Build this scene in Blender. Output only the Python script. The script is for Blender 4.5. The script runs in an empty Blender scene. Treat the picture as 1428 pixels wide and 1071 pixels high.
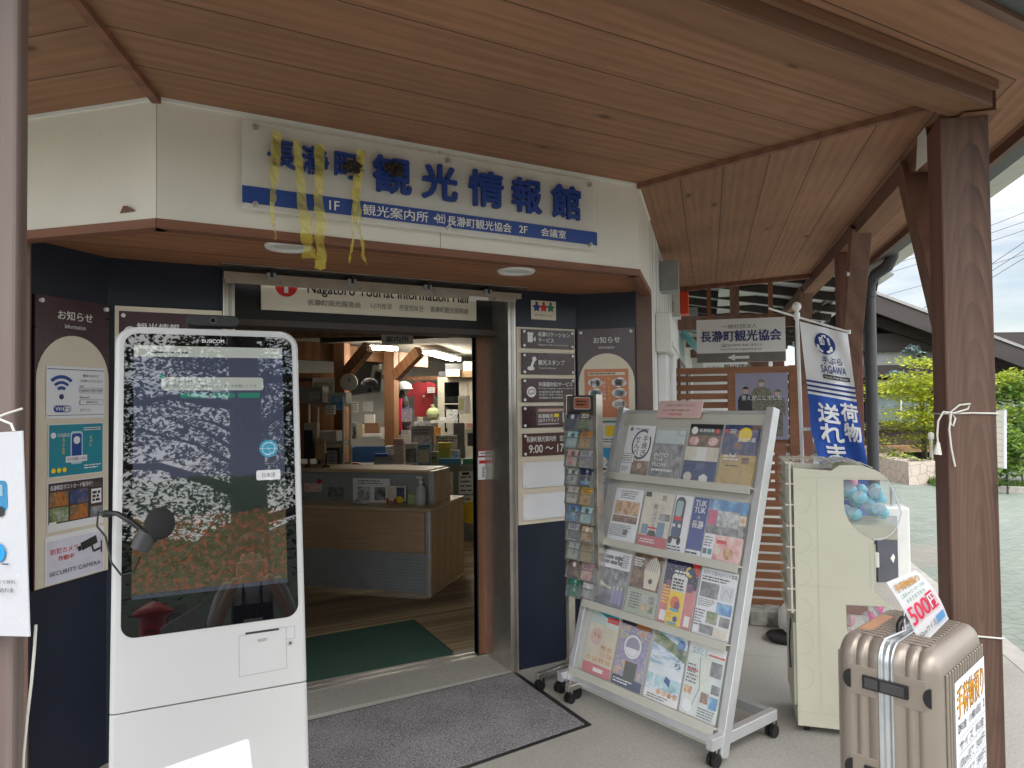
import bpy, math, random
from mathutils import Vector as V, Matrix as M
R = math.radians
rnd = random.Random(7)
scn = bpy.context.scene
col = scn.collection
# ---------------------------------------------------------------- camera
FPX, PITCH, ROLL, YAW, EYE = 988.24, 1.416, -.593, 29.488, 1.55
_y, _p, _r = R(YAW), R(PITCH), R(ROLL)
FW = V((math.sin(_y)*math.cos(_p), math.cos(_y)*math.cos(_p), math.sin(_p)))
_rt = V((math.cos(_y), -math.sin(_y), 0)); _up = _rt.cross(FW)
RT = _rt*math.cos(_r)+_up*math.sin(_r); UP = RT.cross(FW)
CAM = V((0, 0, EYE))
cd = bpy.data.cameras.new('camera'); cam = bpy.data.objects.new('camera', cd); col.objects.link(cam)
cam.matrix_world = M(((RT.x, UP.x, -FW.x, 0), (RT.y, UP.y, -FW.y, 0), (RT.z, UP.z, -FW.z, EYE), (0, 0, 0, 1)))
cd.sensor_fit = 'HORIZONTAL'; cd.sensor_width = 36; cd.lens = 36*FPX/1428; cd.clip_start = .02; cd.clip_end = 2000
scn.camera = cam
# ---------------------------------------------------------------- sky, sun, exposure
SUN_EL, SUN_AZ = 50, 196            # azimuth clockwise from +Y
w = bpy.data.worlds.new('World'); scn.world = w; w.use_nodes = True
nt = w.node_tree; nt.nodes.clear(); NN = nt.nodes.new; LK = nt.links.new
out = NN('ShaderNodeOutputWorld'); bg = NN('ShaderNodeBackground'); bg.inputs[1].default_value = .115
sky = NN('ShaderNodeTexSky'); sky.sky_type = 'NISHITA'; sky.sun_disc = False
sky.sun_elevation = R(SUN_EL); sky.sun_rotation = R(SUN_AZ); sky.air_density = 1.0; sky.dust_density = 1.2
tc = NN('ShaderNodeTexCoord'); mp = NN('ShaderNodeMapping'); mp.inputs['Scale'].default_value = (1.6, 1.6, 6.5)
mp.inputs['Rotation'].default_value = (0, 0, .6)
nz = NN('ShaderNodeTexNoise'); nz.inputs['Scale'].default_value = 1.7; nz.inputs['Detail'].default_value = 9; nz.inputs['Roughness'].default_value = .56
cr = NN('ShaderNodeValToRGB'); cr.color_ramp.elements[0].position = .34; cr.color_ramp.elements[1].position = .60; cr.color_ramp.elements[0].color = (.16, .16, .16, 1)
mx = NN('ShaderNodeMixRGB'); mx.inputs[2].default_value = (8.2, 8.1, 7.9, 1)
LK(tc.outputs['Generated'], mp.inputs[0]); LK(mp.outputs[0], nz.inputs[0]); LK(nz.outputs[0], cr.inputs[0])
LK(cr.outputs[0], mx.inputs[0]); LK(sky.outputs[0], mx.inputs[1])
# cloud gain is added overhead and towards the sun side, to light the entrance
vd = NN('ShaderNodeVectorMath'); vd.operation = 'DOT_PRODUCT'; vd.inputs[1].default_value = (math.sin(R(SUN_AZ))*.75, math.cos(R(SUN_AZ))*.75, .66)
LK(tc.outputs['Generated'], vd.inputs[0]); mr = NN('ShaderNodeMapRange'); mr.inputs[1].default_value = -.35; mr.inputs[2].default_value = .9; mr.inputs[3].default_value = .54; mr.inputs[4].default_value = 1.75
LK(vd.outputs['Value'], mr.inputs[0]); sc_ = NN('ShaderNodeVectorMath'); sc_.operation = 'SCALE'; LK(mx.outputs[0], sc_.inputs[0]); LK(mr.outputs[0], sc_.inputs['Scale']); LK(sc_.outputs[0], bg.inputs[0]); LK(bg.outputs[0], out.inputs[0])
sl = bpy.data.lights.new('sun', 'SUN'); sl.energy = .8; sl.angle = R(45); sl.color = (1, .96, .90)
sun = bpy.data.objects.new('sun', sl); col.objects.link(sun)
_d = V((math.sin(R(SUN_AZ))*math.cos(R(SUN_EL)), math.cos(R(SUN_AZ))*math.cos(R(SUN_EL)), math.sin(R(SUN_EL))))
sun.rotation_euler = _d.to_track_quat('Z', 'Y').to_euler()
vs = scn.view_settings; vs.view_transform = 'Standard'; vs.look = 'None'; vs.exposure = 1.25; vs.gamma = 1; vs.use_curve_mapping = False
scn.cycles.max_bounces = 10; scn.cycles.diffuse_bounces = 5; scn.cycles.glossy_bounces = 4; scn.cycles.transparent_max_bounces = 16
scn.cycles.sample_clamp_indirect = 6; scn.cycles.use_denoising = True
# ---------------------------------------------------------------- pixel -> place helpers (1428x1071 frame)
def ray(x, y): return RT*((x-714)/FPX)-UP*((y-535.5)/FPX)+FW
def at(x, y, dep): return CAM+ray(x, y)*dep
def onz(x, y, z=0):
    d = ray(x, y); return CAM+d*((z-EYE)/d.z)
def onpl(x, y, o, n):
    d = ray(x, y); return CAM+d*((V(o)-CAM).dot(V(n))/d.dot(V(n)))
# ---------------------------------------------------------------- materials
MATS = {}
def newmat(n):
    m = bpy.data.materials.new(n); m.use_nodes = True; return m, m.node_tree, m.node_tree.nodes['Principled BSDF']
def rgba(c): return (c[0], c[1], c[2], 1)
def coords(nt, scale=(1, 1, 1), per_obj=True):
    t = nt.nodes.new('ShaderNodeTexCoord'); m = nt.nodes.new('ShaderNodeMapping'); m.inputs['Scale'].default_value = scale
    if per_obj:
        oi = nt.nodes.new('ShaderNodeObjectInfo'); a = nt.nodes.new('ShaderNodeVectorMath'); a.operation = 'MULTIPLY_ADD'
        cmb = nt.nodes.new('ShaderNodeCombineXYZ')
        for i in range(3): nt.links.new(oi.outputs['Random'], cmb.inputs[i])
        a.inputs[1].default_value = (37, 53, 71)
        nt.links.new(cmb.outputs[0], a.inputs[0]); nt.links.new(t.outputs['Object'], a.inputs[2]); nt.links.new(a.outputs[0], m.inputs[0])
    else: nt.links.new(t.outputs['Object'], m.inputs[0])
    return m.outputs[0], t.outputs['Object']
def noise(nt, vec, sc, det=5, ro=.55, dist=0):
    n = nt.nodes.new('ShaderNodeTexNoise'); n.inputs['Scale'].default_value = sc; n.inputs['Detail'].default_value = det
    n.inputs['Roughness'].default_value = ro; n.inputs['Distortion'].default_value = dist
    nt.links.new(vec, n.inputs['Vector']); return n.outputs['Fac']
def ramp(nt, fac, stops):
    r = nt.nodes.new('ShaderNodeValToRGB'); e = r.color_ramp.elements
    e[0].position, e[0].color = stops[0][0], rgba(stops[0][1]); e[1].position, e[1].color = stops[-1][0], rgba(stops[-1][1])
    for p, c in stops[1:-1]:
        k = e.new(p); k.color = rgba(c)
    nt.links.new(fac, r.inputs[0]); return r.outputs[0]
def mixc(nt, fac, a, b, mode='MIX'):
    x = nt.nodes.new('ShaderNodeMixRGB'); x.blend_type = mode
    for i, v in ((0, fac), (1, a), (2, b)):
        if isinstance(v, (int, float)): x.inputs[i].default_value = v
        elif isinstance(v, tuple): x.inputs[i].default_value = rgba(v)
        else: nt.links.new(v, x.inputs[i])
    return x.outputs[0]
def mth(nt, op, a, b=None):
    x = nt.nodes.new('ShaderNodeMath'); x.operation = op
    for i, v in enumerate((a, b)):
        if v is None: continue
        if isinstance(v, (int, float)): x.inputs[i].default_value = v
        else: nt.links.new(v, x.inputs[i])
    return x.outputs[0]
def bump(nt, b, h, st=.3, dist=.01):
    n = nt.nodes.new('ShaderNodeBump'); n.inputs['Strength'].default_value = st; n.inputs['Distance'].default_value = dist
    nt.links.new(h, n.inputs['Height']); nt.links.new(n.outputs[0], b.inputs['Normal'])
def pm(n, c, rough=.5, metal=0, var=.08, sc=9, bmp=0, spec=None, coat=0, dirt=0):
    """painted / plain surface: base colour with mild uneven wear"""
    if n in MATS: return MATS[n]
    m, nt, b = newmat(n); vec, _ = coords(nt)
    f = noise(nt, vec, sc, 6)
    lo = tuple(x*(1-var*1.6) for x in c); hi = tuple(min(1, x*(1+var)) for x in c)
    cc = ramp(nt, f, [(.3, lo), (.7, hi)])
    if dirt:
        g = noise(nt, vec, sc*4, 8, .7); k = ramp(nt, g, [(.62, (0, 0, 0)), (.72, (1, 1, 1))])
        cc = mixc(nt, mth(nt, 'MULTIPLY', k, dirt), cc, tuple(x*.45 for x in c))
    nt.links.new(cc, b.inputs['Base Color'])
    rr = nt.nodes.new('ShaderNodeMapRange'); rr.inputs[3].default_value = max(0, rough-.07); rr.inputs[4].default_value = min(1, rough+.1)
    nt.links.new(f, rr.inputs[0]); nt.links.new(rr.outputs[0], b.inputs['Roughness'])
    b.inputs['Metallic'].default_value = metal
    if spec is not None: b.inputs['Specular IOR Level'].default_value = spec
    if coat: b.inputs['Coat Weight'].default_value = coat; b.inputs['Coat Roughness'].default_value = .05
    if bmp: bump(nt, b, noise(nt, vec, sc*8, 4), bmp, .004)
    MATS[n] = m; return m
def flat(n, c, rough=.6):
    if n in MATS: return MATS[n]
    m, nt, b = newmat(n); b.inputs['Base Color'].default_value = rgba(c); b.inputs['Roughness'].default_value = rough
    MATS[n] = m; return m
def emit(n, c, st):
    if n in MATS: return MATS[n]
    m, nt, b = newmat(n); b.inputs['Base Color'].default_value = (.8, .8, .8, 1)
    b.inputs['Emission Color'].default_value = rgba(c); b.inputs['Emission Strength'].default_value = st
    MATS[n] = m; return m
def wood(n, c, dark=None, board=0, along=0, across=1, grain=1.0, knots=1.0, rough=.62, vary=.22, wear=None, soft=False, blot=0, cath=0):
    """timber: grain along the object's local axis `along`; boards of width `board` across axis `across`"""
    if n in MATS: return MATS[n]
    dark = dark or tuple(x*.5 for x in c)
    m, nt, b = newmat(n); sc = [15, 15, 15]; sc[along] = .9
    vec, obj = coords(nt, tuple(sc), True)
    L = nt.links.new
    sep = nt.nodes.new('ShaderNodeSeparateXYZ'); L(obj, sep.inputs[0])
    tone = None
    if board:
        q = mth(nt, 'DIVIDE', sep.outputs[across], board); fl = mth(nt, 'FLOOR', q)
        wn = nt.nodes.new('ShaderNodeTexWhiteNoise'); wn.noise_dimensions = '1D'; L(fl, wn.inputs['W'])
        off = nt.nodes.new('ShaderNodeVectorMath'); off.operation = 'MULTIPLY_ADD'; off.inputs[1].default_value = (31, 47, 23)
        L(wn.outputs['Color'], off.inputs[0]); L(vec, off.inputs[2]); vec = off.outputs[0]
        tone = wn.outputs['Value']
        fr = mth(nt, 'FRACT', q); gl = mth(nt, 'LESS_THAN', mth(nt, 'ABSOLUTE', mth(nt, 'SUBTRACT', fr, .5)), .5-.0026/board)
    f1 = noise(nt, vec, .5*grain, 8, .6, 1.2)
    wv = nt.nodes.new('ShaderNodeTexWave'); wv.wave_type = 'BANDS'; wv.bands_direction = 'XYZ'[across]
    wv.inputs['Scale'].default_value = .22*grain; wv.inputs['Distortion'].default_value = 9; wv.inputs['Detail'].default_value = 2.5
    wv.inputs['Detail Scale'].default_value = .55; L(vec, wv.inputs['Vector'])
    f = mth(nt, 'ADD', mth(nt, 'MULTIPLY', f1, .6), mth(nt, 'MULTIPLY', wv.outputs['Fac'], .4))
    cc = ramp(nt, f, [(.15, tuple(.5*(x+y) for x, y in zip(dark, c))), (.42, tuple(x*.9 for x in c)), (.8, tuple(x*1.1 for x in c))]) if soft else ramp(nt, f, [(.22, dark), (.45, tuple(x*.86 for x in c)), (.75, tuple(x*1.12 for x in c))])
    fine = noise(nt, vec, 3.2, 3, .6); cc = mixc(nt, .35, cc, ramp(nt, fine, [(.35, tuple(x*.62 for x in c)), (.65, tuple(x*1.15 for x in c))]))
    if knots:
        ks = [5.5, 5.5, 5.5]; ks[along] = 2.3
        kv = nt.nodes.new('ShaderNodeMapping'); kv.inputs['Scale'].default_value = tuple(ks[i]/sc[i] for i in range(3)); L(vec, kv.inputs[0])
        vo = nt.nodes.new('ShaderNodeTexVoronoi'); vo.inputs['Scale'].default_value = 1.0; L(kv.outputs[0], vo.inputs['Vector'])
        k = ramp(nt, vo.outputs['Distance'], [(.05, (1, 1, 1)), (.085, (.35, .35, .35)), (.15, (0, 0, 0))]); sx_ = nt.nodes.new('ShaderNodeSeparateXYZ'); L(vo.outputs['Color'], sx_.inputs[0])
        k = mth(nt, 'MULTIPLY', k, mth(nt, 'GREATER_THAN', sx_.outputs[0], .3))
        cc = mixc(nt, mth(nt, 'MULTIPLY', k, min(1, .75*knots)), cc, tuple(x*.3 for x in c))
    if blot:
        bz = noise(nt, obj, 1.1, 6, .65); cc = mixc(nt, mth(nt, 'MULTIPLY', ramp(nt, bz, [(.5, (0, 0, 0)), (.75, (1, 1, 1))]), blot), cc, tuple(x*.55 for x in c)); cc = mixc(nt, mth(nt, 'MULTIPLY', ramp(nt, bz, [(.25, (1, 1, 1)), (.47, (0, 0, 0))]), blot), cc, (min(1, c[0]*1.45), c[1]*1.35, c[2]*1.15))
    if tone is not None:
        t2 = nt.nodes.new('ShaderNodeMapRange'); t2.inputs[3].default_value = 1-vary; t2.inputs[4].default_value = 1+vary*.7; L(tone, t2.inputs[0])
        cmb = nt.nodes.new('ShaderNodeCombineXYZ')
        for i in range(3): L(t2.outputs[0], cmb.inputs[i])
        cc = mixc(nt, 1.0, cc, cmb.outputs[0], 'MULTIPLY'); cc = mixc(nt, mth(nt, 'SUBTRACT', 1.0, gl), cc, tuple(x*.22 for x in c))
    if cath:
        cm = nt.nodes.new('ShaderNodeMapping'); cm.inputs['Scale'].default_value = (0, 16, 1.3); cm.inputs['Location'].default_value = (0, .25, -1.1); L(obj, cm.inputs[0])
        wr = nt.nodes.new('ShaderNodeTexWave'); wr.wave_type = 'RINGS'; wr.rings_direction = 'X'; wr.wave_profile = 'SAW'; wr.inputs['Scale'].default_value = 1.6; wr.inputs['Distortion'].default_value = 2.2; wr.inputs['Detail'].default_value = 2; wr.inputs['Detail Scale'].default_value = .8; L(cm.outputs[0], wr.inputs['Vector'])
        cc = mixc(nt, mth(nt, 'MULTIPLY', ramp(nt, wr.outputs['Fac'], [(.25, (0, 0, 0)), (.9, (1, 1, 1))]), cath), cc, tuple(x*.3 for x in c))
    if wear:
        wz = noise(nt, vec, .22, 6, .7); cc = mixc(nt, ramp(nt, wz, [(.42, (0, 0, 0)), (.68, (1, 1, 1))]), cc, wear)
    L(cc, b.inputs['Base Color']); b.inputs['Roughness'].default_value = rough
    bump(nt, b, f, .25, .004)
    MATS[n] = m; return m
def pic(n, stops, sc=20, stretch=(1, 1, 1), det=6):
    """a printed photograph, seen too small to read: soft patches of its colours"""
    if n in MATS: return MATS[n]
    m, nt, b = newmat(n); vec, _ = coords(nt, stretch); f = noise(nt, vec, sc, det, .62, .4)
    k = len(stops); L = [(.3+.4*i/(k-1), c) for i, c in enumerate(stops)]
    nt.links.new(ramp(nt, f, L), b.inputs['Base Color']); b.inputs['Roughness'].default_value = .45
    MATS[n] = m; return m
def clear(n, tint=(1, 1, 1), op=.12, rough=.05):
    if n in MATS: return MATS[n]
    m, nt, b = newmat(n); b.inputs['Base Color'].default_value = rgba(tint); b.inputs['Roughness'].default_value = rough
    tr = nt.nodes.new('ShaderNodeBsdfTransparent'); mxs = nt.nodes.new('ShaderNodeMixShader'); mxs.inputs[0].default_value = op
    tr.inputs[0].default_value = rgba(tuple(.75+.25*x for x in tint))
    nt.links.new(tr.outputs[0], mxs.inputs[1]); nt.links.new(b.outputs[0], mxs.inputs[2])
    nt.links.new(mxs.outputs[0], nt.nodes['Material Output'].inputs['Surface'])
    MATS[n] = m; return m
# ---------------------------------------------------------------- text outlines (built-in fonts)
_txt = {}
def text_geo(s, bold=0):
    k = (s, bold)
    if k in _txt: return _txt[k]
    c = bpy.data.curves.new('lettering', 'FONT'); c.body = s; c.offset = bold; c.resolution_u = 3
    o = bpy.data.objects.new('lettering', c); col.objects.link(o)
    me = bpy.data.meshes.new_from_object(o.evaluated_get(bpy.context.evaluated_depsgraph_get()))
    vs_ = [v.co.copy() for v in me.vertices]; fs = [tuple(p.vertices) for p in me.polygons]
    bpy.data.objects.remove(o); bpy.data.curves.remove(c); bpy.data.meshes.remove(me)
    x0 = min(v.x for v in vs_); x1 = max(v.x for v in vs_); y0 = min(v.y for v in vs_); y1 = max(v.y for v in vs_)
    g = ([((v.x-x0)/max(x1-x0, 1e-6), (v.y-y0)/max(y1-y0, 1e-6)) for v in vs_], fs, (x1-x0)/max(y1-y0, 1e-6))
    _txt[k] = g; return g
# ---------------------------------------------------------------- mesh builder
class MB:
    def __init__(s): s.v = []; s.f = []; s.mi = []; s.sm = []; s.mats = []
    def add(s, vs_, fs, mat, smooth=False):
        if mat not in s.mats: s.mats.append(mat)
        k = s.mats.index(mat); n = len(s.v); s.v += [V(a) for a in vs_]
        for f in fs: s.f.append(tuple(i+n for i in f)); s.mi.append(k); s.sm.append(smooth)
        return s
    def box(s, a, b, mat, T=None):
        x0, y0, z0 = a; x1, y1, z1 = b
        vs_ = [V((x, y, z)) for z in (z0, z1) for y in (y0, y1) for x in (x0, x1)]
        if T: vs_ = [T @ v for v in vs_]
        return s.add(vs_, [(0, 2, 3, 1), (4, 5, 7, 6), (0, 1, 5, 4), (2, 6, 7, 3), (0, 4, 6, 2), (1, 3, 7, 5)], mat)
    def prism(s, pts, ext, mat):
        n = len(pts); e = V(ext); p = [V(q) for q in pts]
        return s.add(p+[q+e for q in p], [tuple(range(n))[::-1], tuple(range(n, 2*n))]+[(i, (i+1) % n, n+(i+1) % n, n+i) for i in range(n)], mat)
    def bar(s, p0, p1, wd, ht, mat, up=(0, 0, 1)):
        p0, p1 = V(p0), V(p1); d = (p1-p0).normalized(); r = d.cross(V(up))
        if r.length < 1e-4: r = d.cross(V((0, 1, 0)))
        r.normalize(); u = r.cross(d)
        q = [r*a*wd/2+u*b*ht/2 for a, b in ((-1, -1), (1, -1), (1, 1), (-1, 1))]
        return s.prism([p0+k for k in q], p1-p0, mat)
    def cyl(s, p0, p1, r0, mat, r1=None, n=14, smooth=True):
        r1 = r0 if r1 is None else r1; p0, p1 = V(p0), V(p1); d = (p1-p0).normalized()
        a = d.orthogonal().normalized(); b = d.cross(a); vs_ = []
        for p, r in ((p0, r0), (p1, r1)):
            vs_ += [p+(a*math.cos(2*math.pi*i/n)+b*math.sin(2*math.pi*i/n))*r for i in range(n)]
        s.add(vs_, [(i, (i+1) % n, n+(i+1) % n, n+i) for i in range(n)], mat, smooth)
        return s.add(vs_, [tuple(range(n))[::-1], tuple(range(n, 2*n))], mat)
    def tube(s, pts, r, mat, n=8, rr=None):
        pts = [V(p) for p in pts]; vs_ = []; k = len(pts); prev = None
        for i, p in enumerate(pts):
            d = (pts[min(i+1, k-1)]-pts[max(i-1, 0)]).normalized()
            a = d.orthogonal().normalized() if prev is None else (prev-d*prev.dot(d)).normalized()
            prev = a; b = d.cross(a); q = rr[i] if rr else r
            vs_ += [p+(a*math.cos(2*math.pi*j/n)+b*math.sin(2*math.pi*j/n))*q for j in range(n)]
        fs = [(i*n+j, i*n+(j+1) % n, (i+1)*n+(j+1) % n, (i+1)*n+j) for i in range(k-1) for j in range(n)]
        s.add(vs_, fs, mat, True)
        return s.add([vs_[j] for j in range(n)]+[vs_[(k-1)*n+j] for j in range(n)], [tuple(range(n))[::-1], tuple(range(n, 2*n))], mat)
    def ball(s, c, r, mat, sx=1, sy=1, sz=1, n=14, k=9, smooth=True, half=0):
        c = V(c); vs_ = []; fs = []
        t0 = 0
        for i in range(k+1):
            th = math.pi*(i/k)*(1 if not half else .5)
            for j in range(n):
                ph = 2*math.pi*j/n; vs_.append(c+V((r*sx*math.sin(th)*math.cos(ph), r*sy*math.sin(th)*math.sin(ph), r*sz*math.cos(th)*(1 if half >= 0 else -1))))
        for i in range(k):
            for j in range(n): fs.append((i*n+j, (i+1)*n+j, (i+1)*n+(j+1) % n, i*n+(j+1) % n))
        return s.add(vs_, fs, mat, smooth)
    def lathe(s, o, prof, mat, n=20, smooth=True):
        o = V(o); vs_ = []; k = len(prof)
        for r, z in prof: vs_ += [o+V((r*math.cos(2*math.pi*j/n), r*math.sin(2*math.pi*j/n), z)) for j in range(n)]
        return s.add(vs_, [(i*n+j, i*n+(j+1) % n, (i+1)*n+(j+1) % n, (i+1)*n+j) for i in range(k-1) for j in range(n)], mat, smooth)
    def xf(s, T): s.v = [T @ v for v in s.v]; return s
    def mapv(s, fn): s.v = [V(fn(v)) for v in s.v]; return s
    def build(s, name, parent=None, T=None, bevel=0, seg=2):
        me = bpy.data.meshes.new(name); me.from_pydata([tuple(v) for v in s.v], [], s.f); me.update()
        for m in s.mats: me.materials.append(m)
        me.polygons.foreach_set('material_index', s.mi); me.polygons.foreach_set('use_smooth', s.sm)
        o = bpy.data.objects.new(name, me); col.objects.link(o)
        if T is not None: o.matrix_world = T
        if parent:
            o.parent = parent
            if T is not None: o.matrix_local = T
        if bevel:
            b = o.modifiers.new('bevel', 'BEVEL'); b.width = bevel; b.segments = seg; b.limit_method = 'ANGLE'; b.angle_limit = R(40)
        return o
def rrect(u0, v0, u1, v1, r, n=6):
    P = []
    for cx, cy, a in ((u1-r, v1-r, 0), (u0+r, v1-r, 90), (u0+r, v0+r, 180), (u1-r, v0+r, 270)):
        for i in range(n+1):
            t = R(a+90*i/n); P.append((cx+r*math.cos(t), cy+r*math.sin(t)))
    return P
class Sheet(MB):
    """a printed or lettered face: local x right, z up, facing -y; each layer sits proud of the last"""
    def __init__(s, step=.0007): super().__init__(); s.k = 0; s.st = step
    def y(s): return -s.k*s.st
    def board(s, u0, v0, u1, v1, mat, th=.004, r=0):
        if r: s.prism([(u, 0, v) for u, v in rrect(u0, v0, u1, v1, r)], (0, th, 0), mat)
        else: s.box((u0, 0, v0), (u1, th, v1), mat)
        s.k += 1; return s
    def poly(s, pts, mat, up=1):
        s.add([(u, s.y(), v) for u, v in pts], [tuple(range(len(pts)))], mat); s.k += up; return s
    def rect(s, u0, v0, u1, v1, mat, up=1): return s.poly([(u0, v0), (u1, v0), (u1, v1), (u0, v1)], mat, up)
    def rr(s, u0, v0, u1, v1, r, mat, up=1): return s.poly(rrect(u0, v0, u1, v1, r), mat, up)
    def disc(s, u, v, r, mat, n=24, ry=None, up=1):
        ry = ry or r; return s.poly([(u+r*math.cos(2*math.pi*i/n), v+ry*math.sin(2*math.pi*i/n)) for i in range(n)], mat, up)
    def ring(s, u, v, r0, r1, mat, a0=0, a1=360, n=24, k=1, up=1):
        A = [R(a0+(a1-a0)*i/n) for i in range(n+1)]; vs_ = [(u+r*math.cos(a), s.y(), v+r*k*math.sin(a)) for r in (r0, r1) for a in A]
        s.add(vs_, [(i, i+1, n+2+i, n+1+i) for i in range(n)], mat); s.k += up; return s
    def line(s, pts, wd, mat, up=1):
        for a, b in zip(pts, pts[1:]):
            a, b = V((a[0], a[1], 0)), V((b[0], b[1], 0)); d = (b-a); q = V((-d.y, d.x, 0)).normalized()*wd/2
            s.add([(p.x, s.y(), p.y) for p in (a+q, a-q, b-q, b+q)], [(0, 1, 2, 3)], mat)
        s.k += up; return s
    def tx(s, t, u0, v0, u1, v1, mat, bold=.012, up=1, slant=0):
        P, F, _ = text_geo(t); h = v1-v0; e = min(bold*.8, .03)*h
        offs = [(0, 0)] if bold < .009 else ([(-e, 0), (e, 0)] if h < .02 else [(-e, -e*.5), (e, -e*.5), (-e, e*.5), (e, e*.5)])
        for i, (dx, dz) in enumerate(offs):
            s.add([(u0+(u1-u0)*a+slant*b*h+dx, s.y()-i*.00007, v0+h*b+dz) for a, b in P], F, mat)
        s.k += up; return s
    def th(s, t, u, v, h, mat, bold=.012, al=0, wf=1, up=1):
        g = text_geo(t); wd = g[2]*h*wf; u -= wd*al
        return s.tx(t, u, v, u+wd, v+h, mat, bold, up)
    def tv(s, t, u, v, sz, pitch, mat, bold=.012):
        for i, ch in enumerate(t): s.tx(ch, u-sz/2, v-i*pitch-sz, u+sz/2, v-i*pitch, mat, bold, 0)
        s.k += 1; return s
    def lines(s, u0, v0, u1, v1, n, mat, fill=.45, seed=0, up=1):
        r = random.Random(seed+int(u0*977)+int(v0*1373)); h = (v1-v0)/n
        for i in range(n):
            u = u0; e = u0+(u1-u0)*r.uniform(.7, 1)
            while u < e-.001:
                l = min(r.uniform(.4, 2.2)*h, e-u); v = v1-(i+.5)*h
                s.add([(u, s.y(), v-h*fill/2), (u+l, s.y(), v-h*fill/2), (u+l, s.y(), v+h*fill/2), (u, s.y(), v+h*fill/2)], [(0, 1, 2, 3)], mat); u += l+h*.28
        s.k += up; return s
def frame(o, xd, zd=(0, 0, 1)):
    x = V(xd).normalized(); z = V(zd).normalized(); y = z.cross(x).normalized(); z = x.cross(y); o = V(o)
    return M(((x.x, y.x, z.x, o.x), (x.y, y.y, z.y, o.y), (x.z, y.z, z.z, o.z), (0, 0, 0, 1)))
class Pix:
    """pixel -> (u, v) on the plane of a frame"""
    def __init__(s, T): s.T = T; s.o = T.translation; s.n = T.to_3x3() @ V((0, 1, 0)); s.i = T.inverted()
    def __call__(s, x, y):
        p = s.i @ onpl(x, y, s.o, s.n); return p.x, p.z
# ---------------------------------------------------------------- objects and their tags
def tag(o, label=None, cat=None, group=None, kind=None):
    if label: o['label'] = label
    if cat: o['category'] = cat
    if group: o['group'] = group
    if kind: o['kind'] = kind
    return o
def thing(name, label, cat, T=None, group=None):
    o = bpy.data.objects.new(name, None); o.empty_display_size = .05; col.objects.link(o)
    if T is not None: o.matrix_world = T if isinstance(T, M) else M.Translation(V(T))
    return tag(o, label, cat, group)
def struct(o): o['kind'] = 'structure'; return o
def copy_tree(o, T=None, parent=None):
    c = o.copy(); col.objects.link(c)
    if parent: c.parent = parent; c.matrix_local = o.matrix_local.copy()
    if T is not None: c.matrix_world = T
    for ch in list(o.children): copy_tree(ch, None, c)
    return c
# ================================================================ materials used in many places
S2 = math.sqrt(.5)
sD = V((S2, S2, 0)); mD = V((S2, -S2, 0)); slD = V((-S2, S2, 0)); Zv = V((0, 0, 1)); Xv = V((1, 0, 0))
FR = V((2.30, 2.76, 0)); FL = V((.135, 2.76, 0)); FLL = FL+slD*.75
def ms(m, s, z=0): return FR+mD*m+sD*s+Zv*z
W_ceil = wood('ceiling boards', (.345, .17, .094), (.19, .086, .045), board=.205, grain=2.0, knots=1.3, vary=.15, rough=.8, soft=True, blot=.5)
W_ceil2 = wood('soffit boards', (.32, .14, .066), (.18, .07, .035), board=.3, grain=1.6, knots=.9, vary=.1, rough=.75, soft=True, blot=.4)
W_beam = wood('painted beam timber', (.17, .082, .052), (.10, .045, .03), knots=.5, rough=.55)
W_beamL = wood('lit underside and trim timber', (.25, .122, .064), (.16, .07, .035), knots=.9, rough=.8, soft=True)  # paler beam copy: ground-bounce light put into the undersides; also the real trim
W_post = wood('weathered brown post', (.14, .07, .046), (.034, .017, .011), along=2, across=1, grain=2.0, knots=1.3, wear=(.15, .088, .063), cath=.75)
W_postP = wood('painted brown post', (.15, .058, .038), (.10, .038, .026), along=2, across=0, knots=.5)
W_grey = wood('bleached grey post', (.17, .105, .082), (.065, .034, .026), along=2, across=0, grain=2.4, knots=1, wear=(.21, .165, .15))
W_red = wood('red brown trim', (.22, .09, .05), (.13, .05, .028), knots=.5)
W_door = wood('sliding door wood', (.24, .105, .06), (.15, .06, .033), along=2, across=0, knots=.2, rough=.4)
W_slat = wood('screen slat wood', (.25, .105, .048), (.17, .066, .03), knots=.6)
W_dark = wood('dark stained timber', (.034, .024, .022), (.02, .014, .013), knots=.4)
W_dside = wood('dark siding', (.046, .03, .026), (.025, .016, .015), board=.13, across=2, knots=.3)
W_int = wood('amber interior timber', (.27, .125, .055), (.17, .072, .03), along=2, across=0, knots=.6)
W_floor = wood('worn plank floor', (.52, .39, .22), (.12, .07, .035), board=.13, across=1, grain=1.6, knots=.9, vary=.4, wear=(.15, .095, .055))
P_cream = pm('cream wall paint', (.77, .725, .64), .55, var=.05, sc=2.2, dirt=.22)
P_navy = pm('navy wall paint', (.009, .0145, .031), .42, var=.12, sc=3, dirt=.0)
P_black = pm('black trim', (.014, .014, .016), .45)
P_white = pm('white enamel', (.78, .78, .76), .4, var=.03)
P_whiteW = pm('white wall siding', (.74, .73, .69), .5, var=.04, sc=3, dirt=.1)
P_paper = pm('white paper', (.80, .80, .82), .55, var=.015)
P_ivory = pm('ivory board', (.74, .66, .52), .45, var=.03)
P_maroon = pm('maroon sign plate', (.052, .017, .022), .28, var=.08, spec=.6)
P_steel = pm('brushed steel', (.62, .58, .52), .3, .9, var=.08, sc=14)
P_alu = pm('anodised aluminium', (.62, .62, .62), .36, .75, var=.05, sc=12)
P_grey = pm('grey metal', (.30, .31, .31), .5)
P_dgrey = pm('dark grey plastic', (.055, .055, .058), .45)
P_rub = pm('black plastic', (.012, .012, .013), .4)
P_blue = pm('sign blue', (.012, .055, .27), .35, var=.04)
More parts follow.
